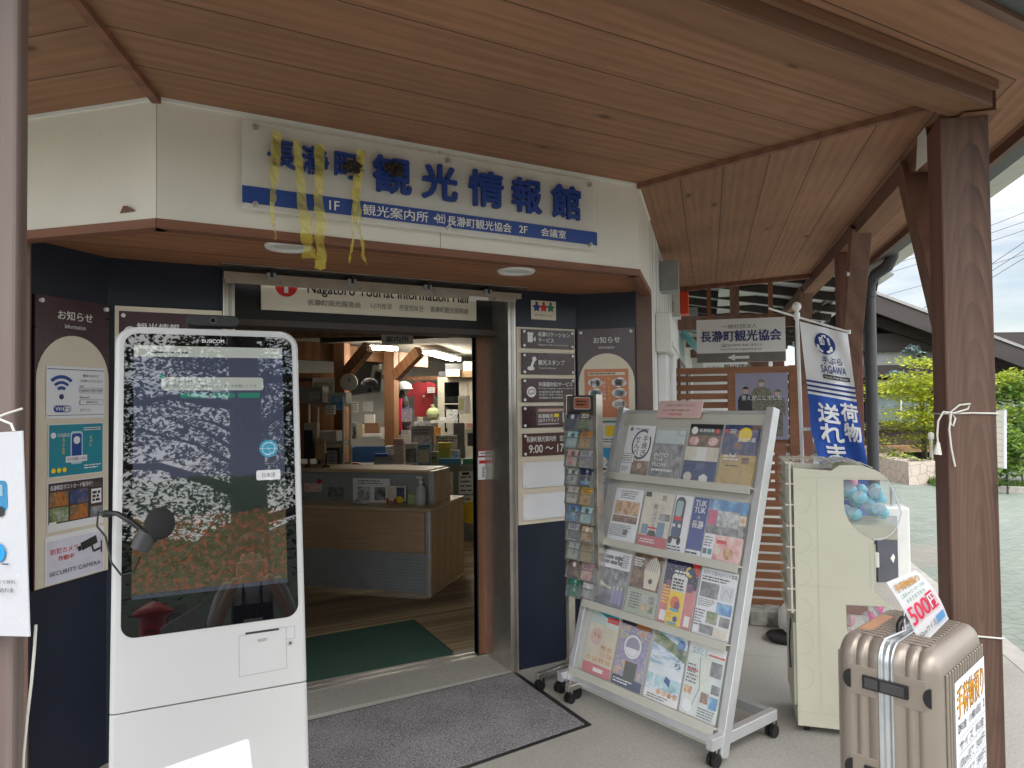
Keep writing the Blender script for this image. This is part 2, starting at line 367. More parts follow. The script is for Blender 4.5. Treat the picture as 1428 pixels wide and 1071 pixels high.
P_letter = pm('letter blue', (.012, .045, .24), .4, var=.05)
P_offw = pm('off white print', (.78, .77, .74), .5, var=.02)
P_red = pm('red print', (.62, .03, .025), .45)
P_orange = pm('orange print', (.80, .28, .03), .5)
P_ink = flat('black ink', (.02, .02, .022))
P_gink = flat('grey ink', (.14, .14, .15))
P_cable = pm('white cord', (.68, .66, .6), .7)
P_conc = None
def concrete():
    m, nt, b = newmat('concrete floor'); vec, _ = coords(nt, (1, 1, 1), False)
    a = noise(nt, vec, 1.6, 7, .62); c = noise(nt, vec, 75, 4, .7); d = noise(nt, vec, 260, 2, .5); e = noise(nt, vec, 7, 8, .7)
    cc = ramp(nt, a, [(.3, (.27, .255, .23)), (.55, (.35, .335, .30)), (.75, (.41, .39, .35))])
    cc = mixc(nt, .5, cc, ramp(nt, c, [(.3, (.25, .24, .21)), (.7, (.50, .48, .43))]))
    cc = mixc(nt, mth(nt, 'MULTIPLY', ramp(nt, d, [(.64, (0, 0, 0)), (.72, (1, 1, 1))]), .45), cc, (.2, .19, .17))
    cc = mixc(nt, mth(nt, 'MULTIPLY', ramp(nt, e, [(.58, (0, 0, 0)), (.7, (1, 1, 1))]), .3), cc, (.27, .255, .225))
    sp = nt.nodes.new('ShaderNodeSeparateXYZ'); nt.links.new(vec, sp.inputs[0]); wob = mth(nt, 'MULTIPLY', mth(nt, 'SUBTRACT', noise(nt, vec, 9, 5, .7), .5), .05)
    jn = mth(nt, 'ABSOLUTE', mth(nt, 'ADD', mth(nt, 'SUBTRACT', mth(nt, 'ADD', mth(nt, 'MULTIPLY', sp.outputs[0], .70), mth(nt, 'MULTIPLY', sp.outputs[1], .714)), 4.55), wob)); cc = mixc(nt, mth(nt, 'MULTIPLY', mth(nt, 'LESS_THAN', jn, .004), .55), cc, (.2, .19, .17))
    big = noise(nt, vec, .9, 4, .6, .8); cc = mixc(nt, mth(nt, 'MULTIPLY', ramp(nt, big, [(.5, (0, 0, 0)), (.66, (1, 1, 1))]), .28), cc, (.30, .28, .24))
    nt.links.new(cc, b.inputs['Base Color']); b.inputs['Roughness'].default_value = .75; bump(nt, b, c, .25, .003); return m
def paving():
    m, nt, b = newmat('interlocking paving'); vec, obj = coords(nt, (1, 1, 1), False)
    mp = nt.nodes.new('ShaderNodeMapping'); mp.inputs['Rotation'].default_value = (0, 0, R(33)); nt.links.new(obj, mp.inputs[0])
    wv = nt.nodes.new('ShaderNodeTexWave'); wv.inputs['Scale'].default_value = 1.5; wv.wave_profile = 'TRI'; nt.links.new(mp.outputs[0], wv.inputs[0])
    ad = nt.nodes.new('ShaderNodeVectorMath'); ad.operation = 'MULTIPLY_ADD'; ad.inputs[1].default_value = (0, .05, 0)
    nt.links.new(wv.outputs['Color'], ad.inputs[0]); nt.links.new(mp.outputs[0], ad.inputs[2])
    br = nt.nodes.new('ShaderNodeTexBrick'); br.inputs['Scale'].default_value = 1; br.inputs['Brick Width'].default_value = .225; br.inputs['Row Height'].default_value = .112
    br.inputs['Mortar Size'].default_value = .009; br.inputs['Color1'].default_value = (.18, .235, .19, 1); br.inputs['Color2'].default_value = (.24, .285, .235, 1); br.inputs['Mortar'].default_value = (.13, .14, .12, 1)
    nt.links.new(ad.outputs[0], br.inputs[0])
    n = noise(nt, obj, .16, 3, .5); k = ramp(nt, n, [(.55, (0, 0, 0)), (.57, (1, 1, 1))])
    cc = mixc(nt, mth(nt, 'MULTIPLY', k, .55), br.outputs['Color'], (.31, .235, .205))
    e = noise(nt, obj, 3, 8, .7); cc = mixc(nt, .35, cc, ramp(nt, e, [(.3, (.19, .21, .185)), (.7, (.38, .38, .345))]))
    nt.links.new(cc, b.inputs['Base Color']); b.inputs['Roughness'].default_value = .8; return m
P_conc = concrete(); P_pave = paving()
# ================================================================ ground
g = MB(); g.add([(-400, -400, -.05), (500, -400, -.05), (500, 500, -.05), (-400, 500, -.05)], [(0, 1, 2, 3)], P_pave); struct(g.build('ground'))
g = MB(); pts = [ms(2.0, -1.55), ms(2.0, 16), ms(0, 16), ms(0, .6), (2.3, 3.95, 0), (-.1, 3.95, 0), FLL+sD*.2, FLL+V((-1.2, -1.2, 0)), (-1.2, .55, 0), (1.5, .55, 0)]
pts = [V((p[0], p[1], -.06)) for p in pts]; g.prism(pts, (0, 0, .06), P_conc); struct(g.build('porch_floor'))
g = MB(); 
for a, b_ in ((ms(2.0, -1.55), ms(2.0, 16)),): g.bar(a+Zv*-.06+mD*.07, b_+Zv*-.06+mD*.07, .13, .12, pm('kerb concrete', (.45, .43, .39), .8, dirt=.3))
struct(g.build('porch_kerb'))
# ================================================================ entrance building
bld = thing('information_office', 'cream and navy tourist office with a deep timber porch and open sliding entrance', 'building', (1.2, 3.58, 0))
def part(mb, name, T=None, parent=None, bevel=0):
    o = mb.build(name, None, T, bevel); o.parent = parent or bld
    o.matrix_parent_inverse = (parent or bld).matrix_world.inverted() if parent is None or parent is bld else M.Identity(4)
    return o
bpy.context.view_layer.update()
zS, zT = 2.205, 2.635
# fascia, three facets
def fascia(a, b, name):
    d = (b-a); L = d.length; T = frame(a, d); q = MB()
    q.box((0.002, 0, zS), (L-.002, .05, zT+.03), P_cream)
    q.box((.002, -.006, zT-.012), (L-.002, 0, zT+.002), P_offw)
    for u in (L*.5,): 
        if L > 1.5: q.box((u-.0015, -.0012, zS), (u+.0015, .001, zT-.012), P_grey)
    part(q, name, T)
    t = MB(); t.box((-.0, -.004, zS-.032), (L, .06, zS), W_red); part(t, 'fascia_trim', T)
fascia(FL, FR, 'fascia'); fascia(FR, ms(0, .712), 'fascia'); fascia(FLL, FL, 'fascia')
# torn patch on the left facet where render has come away
# soffit
q = MB(); pts = [FLL+V((.03, .02, 0)), FL+V((.03, .055, 0)), FR+V((-.03, .055, 0)), ms(-.055, .71), V((2.75, 3.36, 0)), V((2.5, 3.62, 0)), V((-.03, 3.62, 0)), V((-.33, 3.33, 0))]
q.prism([V((p.x, p.y, zS-.002)) for p in pts], (0, 0, .03), W_ceil2); part(q, 'soffit')
# navy walls
JL0, JL1, JR0, JR1, yW = .455, .507, 1.985, 2.036, 3.58
for a, b in ((-.02, JL0-.001), (JR1+.001, 2.484)): q = MB(); q.box((a, yW, 0), (b, yW+.12, zS), P_navy); part(q, 'navy_wall')
TR_ = frame((2.48, yW, 0), mD); TL_ = frame(V((-.015, yW, 0))+V((-S2, -S2, 0))*.375, sD)
q = MB(); q.box((.002, 0, 0), (.364, .1, zS), P_navy); part(q, 'navy_wall', TR_)
q = MB(); q.box((.0, 0, 0), (.372, .1, zS), P_navy); part(q, 'navy_wall', TL_)
# brown end columns
q = MB(); q.prism([ms(0.004, .712), ms(.004, .735), ms(-.125, .735), ms(-.125, .712)], (0, 0, zS), pm('brown column paint', (.17, .105, .08), .5)); part(q, 'corner_column')
q = MB(); q.box((-.345, 3.26, 0), (-.272, 3.40, zS), MATS['brown column paint']); part(q, 'corner_column')
# door frame in steel
for a, b in ((JL0, JL1), (JR0, JR1)):
    q = MB(); q.box((a, yW-.03, 0), (b, yW+.33, zS-.004), P_steel); q.box((a+.018, yW-.034, 0), (b-.014, yW-.03, zS-.02), pm('steel edge', (.42, .39, .35), .3, .9)); part(q, 'door_jamb', bevel=.003)
q = MB(); q.box((JL1, yW+.16, 1.955), (JR0, yW+.26, zS-.004), P_black); q.box((JL1, yW+.1, 1.94), (JR0, yW+.30, 1.972), pm('dark lintel', (.05, .035, .03), .5)); part(q, 'door_lintel')
q = MB(); q.box((JL0-.005, yW-.10, 2.135), (JR1+.0, yW-.055, 2.165), P_steel); q.box((JL0, yW-.105, 2.112), (JR1-.04, yW-.097, 2.148), P_steel)
q.box((JL0-.01, yW-.06, 2.165), (JR1+.02, yW-.02, 2.2), P_black); q.box((JL0-.02, yW-.12, 2.195), (JR1+.03, yW-.02, 2.2005), P_steel)
for u in (.66, 1.05, 1.46, 1.82): q.box((u-.02, yW-.112, 2.14), (u+.02, yW-.05, 2.172), P_grey); q.box((u-.006, yW-.115, 2.15), (u+.006, yW-.05, 2.19), P_black)
for u in (.7, 1.09, 1.5, 1.86): q.cyl((u, yW-.108, 2.125), (u, yW-.103, 2.125), .008, P_grey, n=10)
q.box((1.7, yW-.1065, 2.11), (1.82, yW-.1055, 2.13), P_offw)
part(q, 'shutter_rail')
q = MB(); q.box((JL1, yW-.02, -.02), (JR0, yW+.42, .018), P_conc); q.box((JL1, yW+.27, .018), (JR0, yW+.285, .026), P_steel); q.box((JL1, yW+.33, .018), (JR0, yW+.345, .026), P_steel); part(q, 'door_sill')
# sliding door leaf, parked at the right
q = MB(); q.box((1.925, yW+.275, .03), (2.105, yW+.315, 1.95), W_door); q.box((1.925, yW+.27, .03), (1.932, yW+.32, 1.95), P_black); leaf = part(q, 'sliding_door')
q = MB(); q.tube([(2.045, yW+.275, 1.04), (2.045, yW+.235, 1.035), (2.045, yW+.235, .64), (2.045, yW+.275, .635)], .011, P_steel)
q.cyl((2.01, yW+.276, .97), (2.01, yW+.268, .97), .012, P_steel); q.cyl((2.01, yW+.276, .72), (2.01, yW+.268, .72), .012, P_steel)
o = q.build('handle'); o.parent = leaf; o.matrix_parent_inverse = leaf.matrix_world.inverted()
for a, b in ((2.108, 2.6), (-.2, JL0)): q = MB(); q.box((a, yW+.122, 0), (b, yW+.42, 2.198), P_black); part(q, 'pocket_wall')
# right hand outer wall along the covered walk
TW = frame(ms(0, 0), sD)
q = MB(); q.box((.737, 0, 0), (16, .12, 3.05), P_whiteW); q.box((.0, .052, zT), (.737, .12, 3.05), P_whiteW)
for i in range(30):
    u = .9+i*.303; q.box((u-.0015, -.0015, 0), (u+.0015, 0, zT), P_grey)
part(q, 'side_wall', TW)
def wpart(name, fn): q = MB(); fn(q); return part(q, name, TW)
for (a, b, z0, z1) in ((2.5, 3.3, .0, 2.05), (4.3, 6.2, .8, 2.0), (7.2, 9.2, .8, 2.0)):
    q = MB(); q.box((a, -.03, z0), (b, -.002, z1), pm('brown sash', (.12, .06, .045), .5)); q.box((a+.06, -.034, z0+.06), ((a+b)/2-.02, -.028, z1-.06), pm('window glass', (.10, .13, .15), .06, spec=.8)); q.box(((a+b)/2+.02, -.034, z0+.06), (b-.06, -.028, z1-.06), MATS['window glass']); part(q, 'window', TW)
q = MB(); q.box((1.05, -.10, 1.86), (2.1, -.002, 2.11), P_whiteW); q.box((1.2, -.06, .05), (1.95, -.002, 1.86), P_white); q.box((1.0, -.11, 1.28), (1.55, -.06, 1.42), P_white); q.box((1.1, -.112, 1.9), (2.05, -.10, 1.93), P_offw); part(q, 'utility_box', TW, bevel=.006)
q = MB(); q.cyl((1.35, -.09, 0), (1.35, -.09, 1.3), .045, P_white); q.cyl((1.62, -.075, 0), (1.62, -.075, 1.86), .028, P_white); part(q, 'wall_pipe', TW)
# interior shell
P_iw = pm('interior wall paper', (.42, .42, .40), .8, var=.04); P_ic = pm('interior ceiling', (.52, .50, .44), .85, var=.03)
q = MB(); q.add([(-6, 3.66, .012), (2.3, 3.66, .012), (12, 13.4, .012), (-6, 13.4, .012)], [(0, 1, 2, 3)], W_floor); of = part(q, 'interior_floor')
q = MB(); q.box((-4, 11, 0), (13, 11.12, 3), P_iw); q.box((-4.12, 3.6, 0), (-4, 11.1, 3), P_iw); q.box((-4, 3.7, 0), (-.2, 3.82, 3), P_iw); part(q, 'interior_wall')
q = MB(); q.prism([(-4.1, 3.86, 2.24), (2.4, 3.86, 2.24), (9.9, 11.4, 2.24), (-4.1, 11.4, 2.24)], (0, 0, .06), P_ic); part(q, 'interior_ceiling')
# roof deck that keeps the sky out
q = MB(); q.prism([V((-5, 3.1, 3.06)), FLL+V((0, .2, 3.06)), FL+V((0, .08, 3.06)), FR+V((0, .08, 3.06)), ms(-.08, 16, 3.06), V((-5, 15, 3.06))], (0, 0, .15), P_grey); part(q, 'roof')
# ================================================================ porch canopy
can = thing('porch_canopy', 'timber porch canopy with board ceiling, brown beams and posts round the entrance', 'canopy', ms(1.3, -.54))
bpy.context.view_layer.update()
def cpart(mb, name, T=None, parent=None, bevel=0):
    o = mb.build(name, None, T, bevel); p = parent or can; o.parent = p; o.matrix_parent_inverse = (can.matrix_world if p is can else p.matrix_world).inverted(); bpy.context.view_layer.update(); return o
K = .055; DE = 1.66          # rise per metre, depth to the eave
def zc(d): return zT+K*d
hR = V((.4142, -1, 0)); hL = V((-.4142, -1, 0))      # hips: per metre of depth
def ceilpanel(name, A, B, T, th=.025):
    """boards between wall line A (2 pts) and eave line B (2 pts); local x runs along the boards"""
    i = T.inverted(); q = MB(); P = [i @ p for p in (A[0], A[1], B[1], B[0])]
    q.add([p for p in P]+[p+V((0, 0, th)) for p in P], [(0, 1, 2, 3), (7, 6, 5, 4), (0, 4, 5, 1), (1, 5, 6, 2), (2, 6, 7, 3), (3, 7, 4, 0)], W_ceil); return cpart(q, name, T)
e = V((0, 0, zT)); eo = V((0, 0, zc(DE)))
ceilpanel('ceiling_panel', (FL+e, FR+e), (FL+hL*DE+eo, FR+hR*DE+eo), frame(FL+e, Xv, V((0, K, 1))))
rightfar = 3.47
ceilpanel('ceiling_panel', (FR+e, ms(0, rightfar)+e), (FR+hR*DE+eo, ms(DE, rightfar)+eo), frame(FR+e, sD, Zv-mD*K))
LL = FL+slD*3
ceilpanel('ceiling_panel', (LL+e, FL+e), (LL-sD*DE+eo, FL+hL*DE+eo), frame(FL+e, -slD, Zv+sD*K))
# batten strips over the hips and at the far end
for a, b, w_ in ((FR+e+V((0, 0, -.012)), FR+hR*1.24+V((0, 0, zc(1.24)-.012)), .03), (FL+e+V((0, 0, -.012)), FL+hL*1.24+V((0, 0, zc(1.24)-.012)), .03), (ms(0, rightfar, zT-.02), ms(1.25, rightfar, zc(1.25)-.02), .05)):
    q = MB(); q.bar(a, b, w_, w_*.8, W_red); cpart(q, 'ceiling_batten')
# beams
DB = 1.32
cR = FR+hR*DB; cL = FL+hL*DB; zb0, zb1 = 2.62, zc(DB)+.0
def beam(a, b, w, z0, z1, name='beam', mat=None, ext=0):
    a, b = V(a), V(b); d = (b-a).normalized(); T = frame(V((a.x, a.y, 0)), d); L = (b-a).length; q = MB(); q.box((-ext, -w/2, z0), (L+ext, w/2, z1), mat or W_beam); return cpart(q, name, T, bevel=.006)
beam(cL, cR+V((-.015, 0, 0)), .13, zb0, zb1); q = MB(); T = frame(cL, Xv); q.box((-.05, -.064, zb0-.002), ((cR-cL).length-.02, .064, zb0), W_beamL); cpart(q, 'beam_face', T)  # paler strip under the beam stands in for light bounced off the ground
beam(ms(DB, -.55), ms(DB, 14), .13, zb0-.01, zb1-.001); q = MB(); T = frame(ms(DB, -.6), sD); q.box((0, -.064, zb0-.013), (14, .064, zb0-.0105), W_beamL); cpart(q, 'beam_face', T)  # same here: bounced light painted on the underside as a paler strip
beam(LL-sD*DB, cL, .13, zb0-.005, zb1-.0005)
q = MB(); T = frame(V((cL.x, cL.y-.075, 0)), Xv); q.box((0, -.012, zb1-.03), ((cR-cL).length-.02, .008, zb1), W_beamL); cpart(q, 'beam_trim', T)
# posts
PR = at(1348, 700, 2.72); PR = V((PR.x, PR.y, 0))
TPR = frame(PR, sD)
q = MB(); q.box((-.08, -.08, 0), (.08, .08, zb0-.012), W_post); q.box((-.0815, -.079, .0), (-.08, .079, zb0-.012), W_post); pR = cpart(q, 'post', TPR, bevel=.006)
q = MB(); q.box((-.079, .0802, 0), (.079, .083, zb0-.013), W_postP); cpart(q, 'post_face', TPR)
PL = V((-.222, 1.5, 0)); q = MB(); q.box((-.085, -.085, 0), (.085, .085, zb0), W_grey); cpart(q, 'post', M.Translation(PL), bevel=.006)
for s_ in (2.07, 4.7, 7.5, 10.3):
    q = MB(); q.box((-.075, -.075, 0), (.075, .075, zb0-.013), W_postP); cpart(q, 'post', frame(ms(DB, s_), sD), bevel=.005)
def brace(a, b): q = MB(); q.bar(a, b, .105, .12, W_beam, up=mD); return cpart(q, 'brace', bevel=.004)
sp = (PR-FR).dot(sD)
brace(ms(1.29, .22, 2.66), ms(1.29, sp+.07, 1.68)); brace(ms(1.29, 1.42, 2.66), ms(1.29, 2.0, 1.62)); brace(ms(1.29, 4.1, 2.66), ms(1.29, 4.64, 1.75))
for z, s_ in ((2.38, 1.535), (1.96, 1.765)): q = MB(); q.cyl(ms(1.22, s_, z), ms(1.236, s_, z), .022, P_steel); cpart(q, 'brace_bolt')
q = MB(); o_ = ms(1.24, sp+.25, 2.55)
q.add([o_, o_+sD*.17+Zv*.01, o_+sD*.13+Zv*.16, o_+sD*.02+Zv*.17, o_-mD*.005+sD*-.02+Zv*.1], [(0, 1, 2, 3, 4)], P_offw); q.v = [v-mD*.006 for v in q.v]; cpart(q, 'peeling_tape')
# eave edges, gutter and downpipe
def eave(a, b, n, zz):
    d = (b-a).normalized(); L = (b-a).length; T = frame(V((a.x, a.y, 0)), d); q = MB()
    q.box((0, -.03, zz-.05), (L, .0, zz+.06), W_beam); cpart(q, 'eave_board', T)
    q = MB(); q.box((0, -.125, zz-.035), (L, -.031, zz+.06), P_dgrey); q.box((0, -.16, zz+.03), (L, -.125, zz+.10), pm('pale eave flashing', (.55, .56, .5), .5)); cpart(q, 'gutter', T)
    q = MB(); q.box((-.02, -.45, zz+.11), (L+.02, 1.2, zz+.14), pm('pale eave underside', (.62, .62, .55), .6)); cpart(q, 'roof_edge', T)
eave(FL+hL*DE, FR+hR*DE, None, zc(DE)); eave(FR+hR*DE, ms(DE, 14), None, zc(DE)+.002)
dp = ms(1.68, 3.15); q = MB(); q.cyl(dp+Zv*0, dp+Zv*2.45, .048, P_dgrey); q.cyl(dp+Zv*2.42, dp+Zv*2.47, .056, P_dgrey)
q.tube([dp+Zv*2.45, dp+Zv*2.53-sD*.02, dp+Zv*2.6-sD*.12+mD*.03, dp+Zv*2.63-sD*.3+mD*.08, dp+Zv*2.7-sD*.38+mD*.1, dp+Zv*2.78-sD*.38+mD*.1], .048, P_dgrey, 12)
q.box((-.02, -.02, 0), (.02, .02, .05), P_dgrey, M.Translation(dp+Zv*1.9)); cpart(q, 'downpipe')
# open roof beyond: white deck, dark rafters, tie beams
q = MB(); q.prism([ms(-.1, rightfar+.05, 3.02), ms(DE+.3, rightfar+.05, 2.66), ms(DE+.3, 14, 2.66), ms(-.1, 14, 3.02)], (0, 0, .02), P_white)
cpart(q, 'roof_deck')
for i in range(11):
    s_ = 3.95+i*.9; q = MB(); q.bar(ms(.0, s_, 2.95), ms(DE+.25, s_, 2.62), .06, .09, W_dark); cpart(q, 'rafter')
for s_ in (4.75, 7.5, 10.3):
    q = MB(); q.bar(ms(0, s_, 2.42), ms(DB, s_, 2.42), .11, .15, W_beam); cpart(q, 'tie_beam'); q = MB(); q.bar(ms(.62, s_, 2.49), ms(.62, s_, 2.9), .1, .1, W_beam, up=sD); cpart(q, 'king_post')
    brace(ms(.5, s_, 2.36), ms(1.0, s_, 1.75)) if s_ < 5 else None
# ================================================================ the big acrylic sign on the fascia
def pxy(T): return Pix(T)
P_acr = clear('clear acrylic', (.86, .84, .80), .42, .25)
T = frame((0, 2.728, 0), Xv); X = Pix(T)
sg = thing('acrylic_sign', 'long clear acrylic sign with big blue characters and a blue stripe on the cream fascia', 'sign', T @ M.Translation((1.217, 0, 2.43)))
TI = M.Translation((-1.217, 0, -2.43))
q = MB(); q.box((.415, 0, 2.266), (2.018, .005, 2.597), P_acr); q.build('panel', sg, TI)
s = Sheet(); s.k = 1; s.rect(.415, 2.290, 2.018, 2.354, P_blue); band = s.build('blue_stripe', sg, TI)
s = Sheet(); s.k = 3
s.th('1F', .735, 2.303, .036, P_offw, .02)
s.tx('観光案内所・', .868, 2.299, 1.185, 2.343, P_offw, .012); s.tx('㈳', 1.185, 2.301, 1.225, 2.344, P_offw, .012); s.tx('長瀞町観光協会', 1.235, 2.299, 1.545, 2.340, P_offw, .016); s.th('2F', 1.585, 2.305, .032, P_offw, .02); s.tx('会議室', 1.70, 2.302, 1.835, 2.340, P_offw, .02)
s.build('small_lettering', sg, TI)
for ch, x0, x1, a, b in (('長', 373, 412, 2.435, 2.535), ('瀞', 420, 457, 2.43, 2.533), ('町', 466, 501, 2.432, 2.53), ('観', 520, 571, 2.40, 2.545), ('光', 588, 635, 2.402, 2.545), ('情', 653, 699, 2.40, 2.55), ('報', 713, 752, 2.40, 2.548), ('館', 768, 806, 2.398, 2.548)):
    u0, _v = X(x0, 250); u1, _v = X(x1, 250); s = Sheet(); P, F, _a = text_geo(ch); n = len(P); e_ = .0032 if b-a > .12 else .0012; ed = {}
    for f in F:
        for i in range(len(f)): ed[(f[i], f[(i+1) % len(f)])] = 1
    for j_, (dx, dz) in enumerate(((-e_, -e_), (e_, -e_), (-e_, e_), (e_, e_), (e_*1.3, 0), (-e_*1.3, 0), (0, e_*1.3), (0, -e_*1.3))):
        q_ = [(u0+(u1-u0)*p[0]+dx, a+(b-a)*p[1]+dz) for p in P]; y0_ = -.018-j_*.0001
        s.add([(x, y0_, z) for x, z in q_], F, P_letter); s.add([(x, y_, z) for y_ in (y0_, -.004) for x, z in q_], [(i, j, n+j, n+i) for i, j in ed if (j, i) not in ed], P_letter)
    s.build('character', sg, TI)
for u in (.46, 1.24, 1.975):
    for v in (2.575, 2.287): q = MB(); q.cyl((u, .006, v), (u, -.012, v), .010, P_steel); q.cyl((u, -.012, v), (u, -.016, v), .006, P_grey); q.build('standoff_bolt', sg, TI)
# tape streamers and mud clumps
P_tape = pm('yellow tape', (.62, .56, .06), .3, var=.2, sc=40); P_tape2 = clear('yellow film', (.82, .70, .10), .42, .25); P_mud = pm('dry mud', (.05, .038, .03), .95, var=.5, sc=60, bmp=1)
def streamer(pts, wd, label, sd, twist=1.2):
    r = random.Random(sd); q = MB(); vs_ = []; n = 26; L = [X(*p) for p in pts]
    for i in range(n+1):
        t = i/n*(len(L)-1); k = min(int(t), len(L)-2); f = t-k; u = L[k][0]*(1-f)+L[k+1][0]*f; v = L[k][1]*(1-f)+L[k+1][1]*f
        w_ = wd[k]*(1-f)+wd[k+1]*f if isinstance(wd, list) else wd
        a = math.sin(i*.55+sd)*twist*(i/n); y = -.026-.03*(i/n)*(1+math.sin(i*.8+sd))*.6; cx, sy = math.cos(a)*w_/2, math.sin(a)*w_/2
        cx *= .86; jz = r.uniform(-.004, .004); vs_ += [T @ V((u-cx+r.uniform(-.003, .003), y-sy+r.uniform(-.004, .004), v+jz)), T @ V((u+r.uniform(-.003, .003), y+r.uniform(-.006, .006), v-jz)), T @ V((u+cx+r.uniform(-.003, .003), y+sy+r.uniform(-.004, .004), v+jz))]
    q.add(vs_, [(3*i+j, 3*i+j+1, 3*i+j+4, 3*i+j+3) for i in range(n) for j in (0, 1)], P_tape2, False)
    tag(q.build('tape_streamer'), label, 'tape', 'yellow tapes hanging from the acrylic sign')
streamer([(384, 186), (381, 240), (377, 290), (380, 338)], [.046, .04, .022, .008], 'yellow tape over the first sign character, tapering down to the left lamp', 1)
streamer([(412, 198), (416, 260), (424, 330), (428, 362)], [.03, .04, .05, .062], 'broad yellow tape hanging in front of the left ceiling lamp, left strip of its pair', 2, .6)
streamer([(443, 204), (442, 270), (443, 330), (444, 377)], [.042, .044, .044, .046], 'longest yellow tape, hanging over the second sign character down below the lamp', 3, .5)
streamer([(500, 212), (493, 260), (488, 320), (484, 369)], [.036, .034, .014, .012], 'yellow tape by the third sign character with its thin tail swinging left', 4)
streamer([(504, 214), (494, 275), (498, 330), (506, 372)], [.022, .03, .016, .016], 'yellow tape by the third sign character with its thin tail swinging right', 5)
def clump(px, py, r, label, sd):
    rr = random.Random(sd); u, v = X(px, py); q = MB()
    for i in range(60):
        a = rr.uniform(0, 6.28); d = r*math.sqrt(rr.random()); q.ball(T @ V((u+d*math.cos(a)*1.2, -.024-rr.uniform(0, .014), v+d*math.sin(a)*.8)), rr.uniform(.004, .010), P_mud, n=6, k=4, smooth=False)
    for i in range(14):
        a = rr.uniform(0, 6.28); p = T @ V((u+r*math.cos(a), -.03, v+r*math.sin(a)*.7)); q.tube([p, p+V((rr.uniform(-.02, .02), -.01, rr.uniform(-.02, .02)))], .0016, P_mud, 4)
    tag(q.build('mud_nest'), label, 'nest', 'mud clumps stuck on the sign')
clump(489, 236, .028, 'small dark mud clump stuck on the third character of the acrylic sign', 1); clump(546, 239, .032, 'larger dark mud clump stuck on the first big blue character', 2)
# recessed lamps in the soffit
for px, py, lb in ((402, 344, 'round white recessed soffit lamp behind the yellow tapes'), (720, 378, 'round white recessed soffit lamp near the right steel jamb, clear of any tape')):
    c = onz(px, py, zS-.004); t = thing('soffit_lamp', lb, 'lamp', c, 'recessed lamps in the entrance soffit')
    q = MB(); q.lathe((0, 0, 0), [(.062, .0), (.066, -.008), (.088, -.010), (.094, -.004), (.095, .002)], P_white, 28); q.build('trim_ring', t)
    q = MB(); q.lathe((0, 0, 0), [(.0, -.003), (.03, -.004), (.062, -.001)], pm('frosted lamp glass', (.7, .7, .66), .3), 24); q.build('diffuser', t)
# torn patch
q = MB(); TF = frame(FLL, FL-FLL); XF = Pix(TF); a = XF(168, 298); b = XF(184, 288)
q.add([(a[0], -.004, a[1]), (b[0]+.02, -.004, a[1]+.002), (b[0]-.01, -.012, b[1]), ((a[0]+b[0])/2-.01, -.004, b[1]+.004)], [(0, 1, 2, 3)], W_red); q.v = [TF @ v for v in q.v]
tag(q.build('wood_chip'), 'small triangular brown chip standing at the foot of the left fascia facet', 'chip')
# ================================================================ sign behind the shutter rail
T = frame((0, 3.715, .036), Xv)
t = thing('transom_sign', 'cream sign with a red information disc above the entrance, partly behind the steel rail', 'sign', T @ M.Translation((1.24, 0, 2.06))); TI = M.Translation((-1.24, 0, -2.06))
s = Sheet(); s.board(.655, 1.99, 1.865, 2.155, pm('bright ivory panel', (.86, .78, .64), .45, var=.02), .01); s.build('panel', t, TI)
s = Sheet(); s.k = 2
s.disc(.778, 2.118, .056, P_red, 32); s.th('i', .778, 2.083, .075, P_offw, .05, .5, 1.5)
s.tx('Nagatoro Tourist Information Hall', .885, 2.072, 1.81, 2.145, P_ink, .014)
s.tx('长瀞町观光服务处', .885, 2.025, 1.17, 2.057, P_gink, .004); s.tx('나가토로', 1.225, 2.025, 1.345, 2.057, P_gink, .004); s.tx('관광정보관', 1.385, 2.025, 1.53, 2.057, P_gink, .004); s.tx('長瀞町觀光服務處', 1.572, 2.025, 1.81, 2.057, P_gink, .004)
s.build('lettering', t, TI)
# ================================================================ notice boards
def bolt_part(par, u, v, TI=M.Identity(4)):
    q = MB(); q.cyl((u, 0, v), (u, -.012, v), .009, P_offw, n=12); q.build('screw_cap', par, TI)
def notice(T, w_, z0, z1, label):
    t = thing('notice_board', label, 'notice board', T @ M.Translation((w_/2, 0, z0))); TI = M.Translation((-w_/2, 0, -z0))
    s = Sheet(); s.board(0, z0, w_, z1, P_maroon, .012); s.build('back_panel', t, TI)
    s = Sheet(); s.k = 2; r = w_/2-.004; c = w_/2; top = z1-.15-r*1.06
    pts = [(c+r, z0+.004), (c+r, top)]+[(c+r*math.cos(R(a)), top+r*1.06*math.sin(R(a))) for a in range(10, 180, 10)]+[(c-r, top), (c-r, z0+.004)]
    s.poly(pts, P_ivory); s.build('arched_face', t, TI)
    s = Sheet(); s.k = 2
    s.tx('お知らせ', w_*.28, z1-.088, w_*.75, z1-.05, P_offw, .015); s.tx('Information', w_*.37, z1-.122, w_*.65, z1-.104, P_offw, .006); s.build('lettering', t, TI)
    for u in (.022, w_-.022): bolt_part(t, u, z1-.022, TI)
    return t
TLb = frame(V((-.015, yW, 0))+V((-S2, -S2, 0))*.362-V((S2, -S2, 0))*-.016, sD)
notice(TLb, .355, .835, 1.99, 'maroon and cream arched notice board on the navy wall left of the kiosk')
TRb = frame(V((2.48, yW, 0))+mD*.012+V((-S2, -S2, 0))*.016, mD)
notice(TRb, .345, .835, 1.985, 'maroon and cream arched notice board on the navy wall behind the slim leaflet rack')
